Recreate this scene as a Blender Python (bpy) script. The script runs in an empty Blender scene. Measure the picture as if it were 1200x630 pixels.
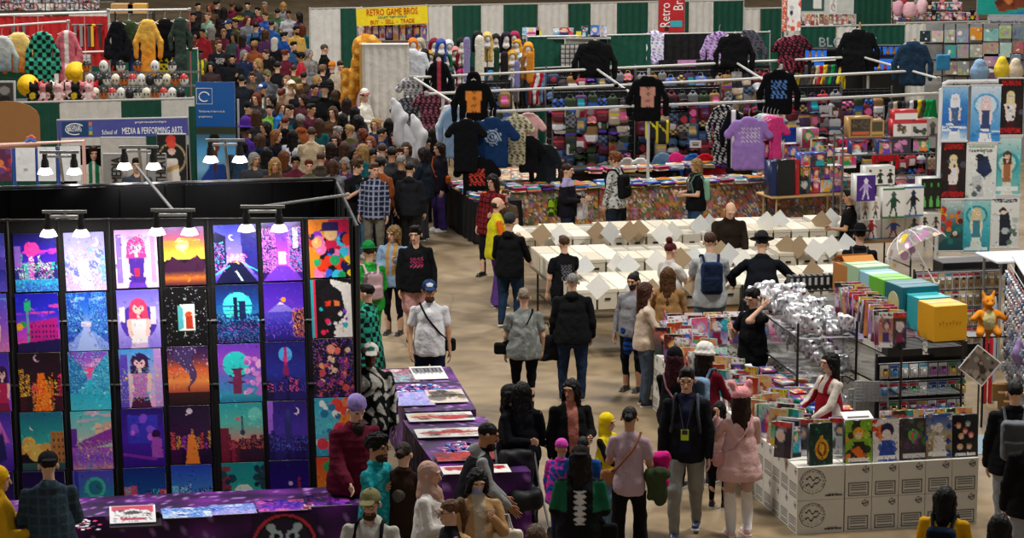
import bpy,math,random
import numpy as np
from math import radians as RAD,sin,cos,tan,pi,atan2,sqrt
from mathutils import Matrix,Vector
SC=bpy.context.scene
COL=SC.collection
# camera
IMG_W,IMG_H,FPX=1200,630,3100.0
CAM_H=8.0
PITCH=math.atan(555.0/FPX)
_cd=bpy.data.cameras.new('camera'); _cd.sensor_width=36; _cd.lens=36*FPX/IMG_W
_cd.clip_end=400
CAM=bpy.data.objects.new('camera',_cd); COL.objects.link(CAM)
CAM.location=(0,0,CAM_H); CAM.rotation_euler=(pi/2-PITCH,0,0)
SC.camera=CAM
# world, light, exposure
SC.view_settings.view_transform='Standard'
SC.view_settings.look='None'
SC.view_settings.exposure=0.0
SC.view_settings.gamma=1.0
SC.view_settings.use_curve_mapping=False
try:
 SC.cycles.use_denoising=True
 SC.cycles.max_bounces=5
 SC.cycles.diffuse_bounces=3
 SC.cycles.glossy_bounces=2
 SC.cycles.transmission_bounces=4
 SC.cycles.transparent_max_bounces=6
except Exception:pass
_w=bpy.data.worlds.new('hall_air'); SC.world=_w; _w.use_nodes=True
_w.node_tree.nodes['Background'].inputs[0].default_value=(1.0,0.97,0.93,1)
_w.node_tree.nodes['Background'].inputs[1].default_value=0.22
def area_light(x,y,z,sx,sy,power,col=(1,0.97,0.92)):
 d=bpy.data.lights.new('ceiling_light','AREA'); d.shape='RECTANGLE'; d.size=sx; d.size_y=sy
 d.energy=power; d.color=col
 o=bpy.data.objects.new('ceiling_light',d); COL.objects.link(o); o.location=(x,y,z)
 return o
for lx,ly in((-9,34),(7,30),(-10,56),(6,54),(-8,78),(12,76)):
 area_light(lx,ly,15.5,3,3,2300)
 # projection helpers
def ray(px,py):
 u=(px-600.0)/FPX; v=(315.0-py)/FPX
 return(u,cos(PITCH)+v*sin(PITCH),-sin(PITCH)+v*cos(PITCH))
def G(px,py,z=0.0):
 d=ray(px,py); t=(z-CAM_H)/d[2]
 return Vector((d[0]*t,d[1]*t,z))
def AT(px,py,dist):
 d=ray(px,py); t=dist/d[1]
 return Vector((d[0]*t,dist,CAM_H+d[2]*t))
def pxm(dist,z=0.0):
 """pixels per metre at ground distance dist"""
 return FPX/(dist*cos(PITCH)+(CAM_H-z)*sin(PITCH))
YAW=RAD(12.5)
E1=Vector((cos(YAW),sin(YAW),0)); E2=Vector((-sin(YAW),cos(YAW),0))
R=random.Random(7)
NR=np.random.RandomState(11)
# colours and materials
def lin(c):
 c=np.asarray(c,dtype=float)
 return np.where(c<=0.04045,c/12.92,((c+0.055)/1.055)**2.4)
def hx(s):
 s=s.lstrip('#'); s=s if len(s)==6 else ''.join(c*2 for c in s); return tuple(int(s[i:i+2],16)/255.0 for i in(0,2,4))
def C3(c):return hx(c) if isinstance(c,str) else tuple(c)
_mats={}
def vmat(kind='cloth'):
 """materials that take the object's own painted colours: cloth, skin, hair, paper, plastic, card"""
 k='painted_'+kind
 if k in _mats:return _mats[k]
 m=bpy.data.materials.new(k); m.use_nodes=True; nt=m.node_tree; b=nt.nodes['Principled BSDF']
 at=nt.nodes.new('ShaderNodeVertexColor'); at.layer_name='Col'
 rough=dict(cloth=.92,skin=.55,hair=.5,paper=.55,gloss=.28,plastic=.35,card=.85,satin=.6,foil=.3)[kind]
 b.inputs['Roughness'].default_value=rough
 b.inputs['Specular IOR Level'].default_value=dict(cloth=.12,skin=.35,hair=.16,paper=.3,gloss=.5,plastic=.5,card=.2,satin=.3,foil=.6)[kind]
 if kind in('cloth','hair','card','satin'):
  nz=nt.nodes.new('ShaderNodeTexNoise'); tc=nt.nodes.new('ShaderNodeTexCoord')
  nt.links.new(tc.outputs['Object'],nz.inputs['Vector'])
  nz.inputs['Scale'].default_value=dict(cloth=9,hair=30,card=14,satin=5)[kind]; nz.inputs['Detail'].default_value=3
  bp=nt.nodes.new('ShaderNodeBump'); bp.inputs['Strength'].default_value=dict(cloth=.9,hair=.8,card=.08,satin=.7)[kind]
  bp.inputs['Distance'].default_value=.03
  nt.links.new(nz.outputs['Fac'],bp.inputs['Height']); nt.links.new(bp.outputs['Normal'],b.inputs['Normal'])
  mx=nt.nodes.new('ShaderNodeMix'); mx.data_type='RGBA'; mx.blend_type='MULTIPLY'
  mr=nt.nodes.new('ShaderNodeMapRange'); mr.inputs[3].default_value=.78 if kind!='card' else.93; mr.inputs[4].default_value=1.2 if kind!='card' else 1.05
  nt.links.new(nz.outputs['Fac'],mr.inputs[0]); mx.inputs['Factor'].default_value=1
  nt.links.new(at.outputs['Color'],mx.inputs[6]); nt.links.new(mr.outputs[0],mx.inputs[7])
  nt.links.new(mx.outputs[2],b.inputs['Base Color'])
 else:
  nt.links.new(at.outputs['Color'],b.inputs['Base Color'])
 if kind=='foil':b.inputs['Metallic'].default_value=.5
 _mats[k]=m; return m
def pm(name,col,rough=.6,metal=0.0,noise=0.0,scale=6.0,emit=None,spec=.4,alpha=None,trans=0.0,bump=0.0):
 """procedural material of one colour with a little noise"""
 if name in _mats:return _mats[name]
 m=bpy.data.materials.new(name); m.use_nodes=True; nt=m.node_tree; b=nt.nodes['Principled BSDF']
 c=tuple(lin(C3(col)))+(1,)
 b.inputs['Base Color'].default_value=c; b.inputs['Roughness'].default_value=rough
 b.inputs['Metallic'].default_value=metal; b.inputs['Specular IOR Level'].default_value=spec
 if trans:b.inputs['Transmission Weight'].default_value=trans
 if alpha is not None:b.inputs['Alpha'].default_value=alpha
 if emit:b.inputs['Emission Color'].default_value=c; b.inputs['Emission Strength'].default_value=emit
 nz=nt.nodes.new('ShaderNodeTexNoise'); tc=nt.nodes.new('ShaderNodeTexCoord')
 nt.links.new(tc.outputs['Object'],nz.inputs['Vector']); nz.inputs['Scale'].default_value=scale
 if noise:
  mr=nt.nodes.new('ShaderNodeMapRange'); mr.inputs[3].default_value=1-noise; mr.inputs[4].default_value=1+noise
  mx=nt.nodes.new('ShaderNodeMix'); mx.data_type='RGBA'; mx.blend_type='MULTIPLY'; mx.inputs['Factor'].default_value=1
  nt.links.new(nz.outputs['Fac'],mr.inputs[0]); mx.inputs[6].default_value=c; nt.links.new(mr.outputs[0],mx.inputs[7])
  nt.links.new(mx.outputs[2],b.inputs['Base Color'])
 if bump:
  bp=nt.nodes.new('ShaderNodeBump'); bp.inputs['Strength'].default_value=bump; bp.inputs['Distance'].default_value=.02
  nt.links.new(nz.outputs['Fac'],bp.inputs['Height']); nt.links.new(bp.outputs['Normal'],b.inputs['Normal'])
 _mats[name]=m; return m
 # scene graph helpers
def tag(o,label=None,cat=None,group=None,kind=None):
 if label:o['label']=label
 if cat:o['category']=cat
 if group:o['group']=group
 if kind:o['kind']=kind
 return o
def empty(name,loc=(0,0,0),rz=0.0,label=None,cat=None,group=None):
 o=bpy.data.objects.new(name,None); COL.objects.link(o); o.location=loc; o.rotation_euler=(0,0,rz)
 o.empty_display_size=.2
 return tag(o,label,cat,group)
def link(name,me,parent=None,loc=None,rz=None):
 o=bpy.data.objects.new(name,me); COL.objects.link(o)
 if parent is not None:o.parent=parent
 if loc is not None:o.location=loc
 if rz is not None:o.rotation_euler=(0,0,rz) if not isinstance(rz,(tuple,list)) else rz
 return o
def copy_tree(o,parent=None,**kw):
 c=o.copy(); COL.objects.link(c); c.parent=parent
 for ch in list(o.children):copy_tree(ch,c)
 return c
def mesh_np(name,V,F,cols=None,mat=None,smooth=True,mats=None,mi=None):
 """mesh from numpy arrays; F is (n,4) or a list of polygons; cols per vertex sRGB"""
 me=bpy.data.meshes.new(name)
 if isinstance(F,np.ndarray):
  V=np.asarray(V,dtype=np.float32)
  me.vertices.add(len(V)); me.vertices.foreach_set('co',V.ravel())
  k=F.shape[1]
  me.loops.add(F.size); me.loops.foreach_set('vertex_index',F.astype(np.int32).ravel())
  me.polygons.add(len(F)); me.polygons.foreach_set('loop_start',np.arange(0,F.size,k,dtype=np.int32))
  me.polygons.foreach_set('loop_total',np.full(len(F),k,dtype=np.int32))
  me.update(calc_edges=True)
 else:
  me.from_pydata([tuple(v) for v in V],[],F)
 if cols is not None:
  a=me.color_attributes.new('Col','FLOAT_COLOR','POINT')
  cc=np.ones((len(V),4),dtype=np.float32); cc[:,:3]=lin(np.clip(cols,0,1)); a.data.foreach_set('color',cc.ravel())
 for m in(mats or([mat] if mat else[])):me.materials.append(m)
 if mi is not None:me.polygons.foreach_set('material_index',np.asarray(mi,dtype=np.int32))
 if smooth:me.polygons.foreach_set('use_smooth',np.ones(len(me.polygons),dtype=bool))
 me.update(); return me
class MB:
 """collects boxes, bars, tubes, lathes and quads, then becomes ONE mesh"""
 def __init__(s):s.v=[]; s.f=[]; s.c=[]; s.m=[]; s.col=(.8,.8,.8); s.mi=0
 def _add(s,vs,fs,col=None):
  n=len(s.v); s.v+=[tuple(v) for v in vs]; s.f+=[tuple(i+n for i in f) for f in fs]
  col=C3(col) if col is not None else s.col; s.c+=[col]*len(vs); s.m+=[s.mi]*len(fs); return s
 def box(s,c,d,col=None,rz=0.0,R3=None,bev=0.0):
  x,y,z=[q/2.0 for q in d]
  if bev:
   b=bev; vs=[]
   for sz in(-1,1):
    for zz,ins in(((z-0)*sz,b),((z-b)*sz,0)):
     vs.append([(x-ins-(b if 0 else 0),0,0)] and[(sx*(x-ins),sy*(y-ins),zz) for sx,sy in((-1,-1),(1,-1),(1,1),(-1,1))])
   rings=[vs[0],vs[1],vs[3],vs[2]]; pts=[p for r_ in rings for p in r_]
   fs=[(3,2,1,0),(12,13,14,15)]
   for k in range(3):
    for i in range(4):fs.append((k*4+i,k*4+(i+1)%4,k*4+4+(i+1)%4,k*4+4+i))
  else:
   pts=[(sx*x,sy*y,sz*z) for sz in(-1,1) for sx,sy in((-1,-1),(1,-1),(1,1),(-1,1))]
   fs=[(3,2,1,0),(4,5,6,7),(0,1,5,4),(1,2,6,5),(2,3,7,6),(3,0,4,7)]
  M=R3 if R3 is not None else(Matrix.Rotation(rz,3,'Z') if rz else None)
  c=Vector(c); pts=[(M@Vector(p) if M is not None else Vector(p))+c for p in pts]
  return s._add(pts,fs,col)
 def tube(s,pts,r,n=8,col=None,caps=True):
  pts=[Vector(p) for p in pts]; rr=r if isinstance(r,(list,tuple)) else[r]*len(pts); rings=[]
  for i,p in enumerate(pts):
   t=(pts[min(i+1,len(pts)-1)]-pts[max(i-1,0)]).normalized()
   a=Vector((0,0,1)) if abs(t.z)<.9 else Vector((1,0,0))
   u=t.cross(a).normalized(); w=t.cross(u)
   rings+=[p+(u*cos(2*pi*k/n)+w*sin(2*pi*k/n))*rr[i] for k in range(n)]
  fs=[(i*n+k,i*n+(k+1)%n,(i+1)*n+(k+1)%n,(i+1)*n+k) for i in range(len(pts)-1) for k in range(n)]
  if caps:fs+=[tuple(range(n)),tuple((len(pts)-1)*n+k for k in range(n-1,-1,-1))]
  return s._add(rings,fs,col)
 def lathe(s,prof,n=16,c=(0,0,0),col=None,sx=1,sy=1,R3=None):
  vs=[]
  for r_,z in prof:vs+=[(r_*cos(2*pi*k/n)*sx,r_*sin(2*pi*k/n)*sy,z) for k in range(n)]
  if R3 is not None:vs=[R3@Vector(v) for v in vs]
  vs=[Vector(v)+Vector(c) for v in vs]; m=len(prof)
  fs=[(i*n+k,i*n+(k+1)%n,(i+1)*n+(k+1)%n,(i+1)*n+k) for i in range(m-1) for k in range(n)]
  fs+=[tuple(range(n-1,-1,-1)),tuple((m-1)*n+k for k in range(n))]
  return s._add(vs,fs,col)
 def quad(s,a,b,c,d,col=None):return s._add([a,b,c,d],[(0,1,2,3)],col)
 def np(s,V,F,cols):
  n=len(s.v); s.v+=[tuple(v) for v in V]; s.f+=[tuple(int(i)+n for i in f) for f in F]
  s.c+=[tuple(c) for c in cols]; s.m+=[s.mi]*len(F); return s
 def mesh(s,name,mat=None,smooth=False,mats=None):
  return mesh_np(name,s.v,s.f,np.array(s.c),mat or(None if mats else vmat('paper')),smooth,mats,s.m if mats else None)
 def build(s,name,mat=None,parent=None,loc=None,rz=None,smooth=False,mats=None):
  return link(name,s.mesh(name,mat,smooth,mats),parent,loc,rz)
class SDF:
 def __init__(s,h,lo,hi):
  s.h=h; s.lo=np.array(lo,float)-2*h
  n=np.ceil((np.array(hi,float)+2*h-s.lo)/h).astype(int)+1
  s.ax=[s.lo[i]+h*np.arange(n[i]) for i in range(3)]
  s.F=np.full(tuple(n),1.0,dtype=np.float32)
 def _sub(s,lo,hi,pad):
  sl=[]
  for i in range(3):
   a=int(np.searchsorted(s.ax[i],lo[i]-pad)); b=int(np.searchsorted(s.ax[i],hi[i]+pad))
   if b<=a:return None
   sl.append(slice(a,b))
  X,Y,Z=np.meshgrid(s.ax[0][sl[0]],s.ax[1][sl[1]],s.ax[2][sl[2]],indexing='ij',copy=False)
  return tuple(sl),X,Y,Z
 def _put(s,sl,d,k,op):
  f=s.F[sl]; d=d.astype(np.float32)
  if op=='sub':s.F[sl]=np.maximum(f,-d); return
  if k<=0:s.F[sl]=np.minimum(f,d); return
  hh=np.clip(.5+.5*(f-d)/k,0,1); s.F[sl]=f*(1-hh)+d*hh-k*hh*(1-hh)
 def cap(s,a,b,ra,rb=None,k=.02,op='add',sy=1.0):
  rb=ra if rb is None else rb; a=np.array(a,float); b=np.array(b,float); m=max(ra,rb)
  g=s._sub(np.minimum(a,b)-m,np.maximum(a,b)+m,k+2.5*s.h)
  if g is None:return s
  sl,X,Y,Z=g; d=b-a; L=float(d@d)+1e-9; iy=1.0/sy
  t=np.clip(((X-a[0])*d[0]+(Y-a[1])*d[1]+(Z-a[2])*d[2])/L,0,1)
  D=np.sqrt((X-a[0]-t*d[0])**2+((Y-a[1]-t*d[1])*iy)**2+(Z-a[2]-t*d[2])**2)-(ra+(rb-ra)*t)
  s._put(sl,D,k,op); return s
 def ell(s,c,r,k=.02,op='add',M=None):
  c=np.array(c,float); r=np.array(r,float); m=r.max() if M is not None else r
  g=s._sub(c-m,c+m,k+2.5*s.h)
  if g is None:return s
  sl,X,Y,Z=g; X=X-c[0]; Y=Y-c[1]; Z=Z-c[2]
  if M is not None:
   M=np.array(M); X,Y,Z=(M[0,0]*X+M[1,0]*Y+M[2,0]*Z,M[0,1]*X+M[1,1]*Y+M[2,1]*Z,M[0,2]*X+M[1,2]*Y+M[2,2]*Z)
  q=np.sqrt((X/r[0])**2+(Y/r[1])**2+(Z/r[2])**2)+1e-6
  q2=np.sqrt((X/r[0]**2)**2+(Y/r[1]**2)**2+(Z/r[2]**2)**2)+1e-6
  s._put(sl,q*(q-1)/q2,k,op); return s
 def box(s,c,hd,rd=.02,k=.02,op='add',M=None):
  c=np.array(c,float); hd=np.array(hd,float); m=np.full(3,np.linalg.norm(hd)) if M is not None else hd
  g=s._sub(c-m,c+m,k+2.5*s.h)
  if g is None:return s
  sl,X,Y,Z=g; X=X-c[0]; Y=Y-c[1]; Z=Z-c[2]
  if M is not None:
   M=np.array(M); X,Y,Z=(M[0,0]*X+M[1,0]*Y+M[2,0]*Z,M[0,1]*X+M[1,1]*Y+M[2,1]*Z,M[0,2]*X+M[1,2]*Y+M[2,2]*Z)
  qx=np.abs(X)-hd[0]+rd; qy=np.abs(Y)-hd[1]+rd; qz=np.abs(Z)-hd[2]+rd
  D=np.sqrt(np.maximum(qx,0)**2+np.maximum(qy,0)**2+np.maximum(qz,0)**2)+np.minimum(np.maximum(qx,np.maximum(qy,qz)),0)-rd
  s._put(sl,D,k,op); return s
 def cut(s,axis,val,keep_below=True):
  A=s.ax[axis]-val; A=A if keep_below else-A
  sh=[1,1,1]; sh[axis]=-1
  s.F=np.maximum(s.F,A.reshape(sh).astype(np.float32)); return s
 def ripple(s,amp,fx,fy,fz,ph=0.0):
  X=s.ax[0].reshape(-1,1,1); Y=s.ax[1].reshape(1,-1,1); Z=s.ax[2].reshape(1,1,-1)
  s.F+=(amp*(np.sin(fx*X+2.1*np.sin(fz*.37*Z+ph)+ph)*np.sin(fz*Z+1.7*np.sin(fx*.5*X+1+ph)+fy*.6*Y))).astype(np.float32); return s
 def fold(s,amp,n,ph=0.0,cx=0.0,cy=0.0):
  """vertical folds round an axis"""
  X=s.ax[0].reshape(-1,1,1)-cx; Y=s.ax[1].reshape(1,-1,1)-cy; Z=s.ax[2].reshape(1,1,-1)
  s.F+=(amp*np.sin(n*np.arctan2(Y,X)+3*np.sin(4*Z+ph)+ph)).astype(np.float32); return s
 def nets(s):
  F=s.F; ins=F<0; n=np.array(F.shape); c=ins.astype(np.int8)
  tot=sum(c[i:n[0]-1+i,j:n[1]-1+j,k:n[2]-1+k] for i in(0,1) for j in(0,1) for k in(0,1))
  act=(tot>0)&(tot<8); idx=np.full(act.shape,-1,dtype=np.int64); I=np.argwhere(act); idx[act]=np.arange(len(I))
  if len(I)==0:return np.zeros((0,3)),np.zeros((0,4),int)
  S=np.zeros((len(I),3)); W=np.zeros(len(I))
  off=[(i,j,k) for i in(0,1) for j in(0,1) for k in(0,1)]
  val={o:F[I[:,0]+o[0],I[:,1]+o[1],I[:,2]+o[2]] for o in off}
  for o in off:
   for a in range(3):
    if o[a]==0:
     p=list(o); p[a]=1; p=tuple(p); A=val[o]; B=val[p]; m=(A<0)!=(B<0)
     t=np.where(m,A/np.where(m,A-B,1),0)
     for q in range(3):S[:,q]+=m*(o[q]+(t if q==a else 0))
     W+=m
  V=s.lo+(I+S/W[:,None])*s.h; Q=[]
  for a in range(3):
   A=np.take(ins,range(n[a]-1),a); B=np.take(ins,range(1,n[a]),a)
   for fl,E in((0,A&~B),(1,~A&B)):
    e=np.argwhere(E); b,c2=(a+1)%3,(a+2)%3
    e=e[(e[:,b]>0)&(e[:,c2]>0)&(e[:,b]<n[b]-1)&(e[:,c2]<n[c2]-1)]
    q=[]
    for db,dc in((-1,-1),(0,-1),(0,0),(-1,0)):
     t=e.copy(); t[:,b]+=db; t[:,c2]+=dc; q.append(idx[t[:,0],t[:,1],t[:,2]])
    q=np.stack(q,1); Q.append(q if fl==0 else q[:,::-1])
  return V,np.concatenate(Q)
def sdf_mesh(name,s,col,mat):
 V,F=s.nets(); cols=col(V) if callable(col) else np.tile(np.array(C3(col)),(len(V),1))
 return mesh_np(name,V,F,cols,mat)
 # people
ARMS=dict(down=(4,9,12,0),relax=(0,12,25,10),bent=(12,10,78,20),hold=(22,12,98,35),reach=(55,6,25,0),low=(30,8,30,10),face=(38,16,138,25),cross=(18,10,98,78),pocket=(-8,20,40,25),up=(120,10,60,10),back=(-20,10,25,0),phone=(28,10,108,45),side=(0,38,20,0),hips=(-5,34,80,60),neck=(95,50,130,40),wide=(25,50,40,20))
def hand_mesh(curl):
 s=SDF(.0075,(-.06,-.05,-.2),(.07,.06,.02))
 s.box((0,0,-.055),(.038,.014,.045),.013,k=.008); s.cap((0,0,.0),(0,0,-.03),.026,.024,k=.01,sy=.8)
 for i,(x,L) in enumerate(((-.029,.075),(-.0095,.086),(.0095,.08),(.028,.062))):
  p=np.array((x,0,-.092)); a=0.0; seg=(L*.45,L*.32,L*.26)
  for j,g in enumerate(seg):
   a+=curl*(.8,1.0,.8)[j]; q=p+np.array((x*.10,-sin(a)*g,-cos(a)*g)); s.cap(p,q,.0095-.001*j,.0088-.001*j,k=.0025); p=q
 s.cap((-.028,-.004,-.03),(-.052,-.018,-.062),.013,.0105,k=.008); s.cap((-.052,-.018,-.062),(-.05,-.03-.01*curl,-.092),.0105,.0085,k=.003)
 return s.nets()
_HANDS={k:hand_mesh(v) for k,v in dict(relax=.35,grip=1.05,flat=.08).items()}
def rot3(axis,deg):return np.array(Matrix.Rotation(RAD(deg),3,axis))
def vcol(c,V):return np.tile(np.array(C3(c),float),(len(V),1))
def blob(V,c,r):return(((V-np.array(c))/np.array(r))**2).sum(1)<1
class Pose:
 """joints of a figure that faces -Y, 1.75 m tall before scaling"""
 def __init__(s,H=1.75,arms=('down','down'),lean=0,turn=0,nod=8,stride=0.0,stance=.10,fat=1.2,wide=1.08,twist=0,sit=False):
  s.k=H/1.75; s.lean=rot3('X',lean); s.hip=np.array((0,0,.95)); s.tw=rot3('Z',twist); s.fat=fat*1.04; s.wide=wide=wide*1.09
  s.HM=s.lean@s.tw@rot3('Z',turn)@rot3('X',nod); s.headc=s.U((0,-.005,1.63)); s.neckb=s.U((0,.012,1.46))
  s.sh,s.el,s.wr,s.fd=[],[],[],[]
  for i,sx in enumerate((-1,1)):
   a=ARMS[arms[i]] if isinstance(arms[i],str) else arms[i]
   sh=np.array((sx*.166*wide,.01,1.376))
   M=rot3('Y',-sx*a[1])@rot3('X',-a[0]); d1=M@np.array((0,0,-1.0))
   d2=rot3('Y',-sx*a[1]*.4)@rot3('X',-(a[0]+a[2]))@np.array((0,0,-1.0)); d2=rot3('Z',-sx*a[3]*-1)@d2 if 0 else rot3('Z',sx*-a[3])@d2
   el=sh+d1*.285; wr=el+d2*.25
   s.sh.append(s.U(sh)); s.el.append(s.U(el)); s.wr.append(s.U(wr)); s.fd.append(s.lean@s.tw@d2)
  s.kn,s.an,s.hp=[],[],[]
  for i,sx in enumerate((-1,1)):
   st=stride*(1 if i==0 else-1)
   an=np.array((sx*stance,-st*.55,.075)); hp=np.array((sx*.085*wide,0,.90)); kn=(an+hp)/2+np.array((sx*.008,-.035-abs(st)*.12,.02))
   if st<0:an[2]+=.03
   s.an.append(an); s.kn.append(kn); s.hp.append(hp)
 def U(s,p):return s.lean@(s.tw@(np.array(p,float)-s.hip))+s.hip
 def Hd(s,p):return s.HM@((np.array(p,float)-np.array((0,-.005,1.63)))*1.12)+s.headc
 def bounds(s,pad=.25):
  P=np.array(s.sh+s.el+s.wr+s.an+s.kn+[s.headc,(0,0,.9)]); return P.min(0)-pad,P.max(0)+pad
def face_cols(V,p,skin,beard=None,makeup=False,mask=None):
 sk=np.array(C3(skin)); c=np.tile(sk,(len(V),1)); L=(V-p.headc)@p.HM+np.array((0,-.005,1.63))
 hd=L[:,2]>1.47
 for sx in(-1,1):
  c[hd&blob(L,(sx*.05,-.09,1.605),(.03,.04,.022))]=sk*np.array((1.0,.90,.88))
  c[hd&blob(L,(sx*.033,-.098,1.648),(.017,.03,.0085))]=(.16,.11,.10)
  c[hd&blob(L,(sx*.034,-.098,1.668),(.022,.03,.006))]=sk*.45
 c[hd&blob(L,(0,-.1,1.575),(.026,.04,.009))]=np.array((.62,.30,.28))*(.6+.4*sk.mean()) if not makeup else(.7,.12,.16)
 if beard:
  m=hd&(L[:,2]<1.60)&(L[:,1]<-.005)&(L[:,2]>1.50)&~blob(L,(0,-.1,1.577),(.022,.04,.006)); c[m]=C3(beard)
 if mask:c[hd&(L[:,2]<1.612)&(L[:,2]>1.52)&(L[:,1]<-.03)]=C3(mask)
 return c
def body(p,skin,h,beard=None,makeup=False,mask=None,hands=('relax','relax')):
 k=p.k; lo,hi=p.bounds(); s=SDF(h,lo,hi)
 fat=p.fat*.88; w=p.wide*.95
 s.ell(p.U((0,0,1.28)),(.145*w,.10*fat,.17),k=.04,M=p.lean); s.ell(p.U((0,-.01*fat,1.10)),(.13*w*fat,.095*fat,.17),k=.05,M=p.lean); s.ell((0,.01,.93),(.142*w*fat,.105*fat,.12),k=.03)
 [s.cap(p.U((0,.01,1.45)),p.U((sx*.13*w,.005,1.375)),.048,.044,k=.03) for sx in(-1,1)]
 s.cap(p.neckb,p.Hd((0,.01,1.58)),.056,.05,k=.03)
 H=p.Hd; M=p.HM
 s.ell(H((0,.006,1.655)),(.076,.097,.092),k=.02,M=M); s.ell(H((0,-.032,1.60)),(.058,.064,.078),k=.03,M=M); s.ell(H((0,-.065,1.548)),(.03,.028,.024),k=.02,M=M)
 s.cap(H((0,-.092,1.645)),H((0,-.112,1.606)),.010,.015,k=.012)
 s.cap(H((-.04,-.082,1.668)),H((.04,-.082,1.668)),.014,k=.012)
 s.cap(H((-.018,-.09,1.577)),H((.018,-.09,1.577)),.010,k=.01)
 for sx in(-1,1):
  s.ell(H((sx*.033,-.107,1.645)),(.016,.018,.010),k=.008,op='sub',M=M) if h<.014 else None
  s.ell(H((sx*.079,.008,1.625)),(.012,.022,.034),k=.006,M=M)
 for i in(0,1):
  s.cap(p.sh[i],p.el[i],.046,.037,k=.03); s.cap(p.el[i],p.wr[i],.037,.025,k=.02)
  s.cap(p.hp[i],p.kn[i],.078*fat,.052,k=.04); s.cap(p.kn[i],p.an[i],.05,.034,k=.03)
  s.cap(p.kn[i]*.6+p.an[i]*.4+np.array((0,.02,0)),p.an[i],.042,.03,k=.03)
  s.cap(p.an[i]+np.array((0,.03,-.03)),p.an[i]+np.array((0,-.12,-.045)),.032,.024,k=.02)
 V,F=s.nets(); c=face_cols(V,p,skin,beard,makeup,mask)
 Vs=[V]; Fs=[F]; Cs=[c]; n=len(V)
 for i,sx in enumerate((-1,1)):
  hv,hf=_HANDS[hands[i]]; hv=hv.copy()*.95; hf=hf
  if sx<0:hv[:,0]*=-1; hf=hf[:,::-1]
  d=p.fd[i]/np.linalg.norm(p.fd[i]); z=-d; x=np.array((1.0,0,0)) if abs(z[2])>.75 else np.array((0,0,1.0))*-sx
  if abs(z[2])>.75:x=np.array((0,1.0,0))*-1*sx
  y=np.cross(z,x); y/=np.linalg.norm(y); x=np.cross(y,z)
  if sx>0 and 0:y=-y
  Vh=hv@np.stack((x,y,z))+p.wr[i]; Vs.append(Vh); Fs.append(hf+n); Cs.append(vcol(np.array(C3(skin))*.97,Vh)); n+=len(Vh)
 return mesh_np('body',np.concatenate(Vs)*k,np.concatenate(Fs),np.concatenate(Cs),vmat('skin'))
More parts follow.
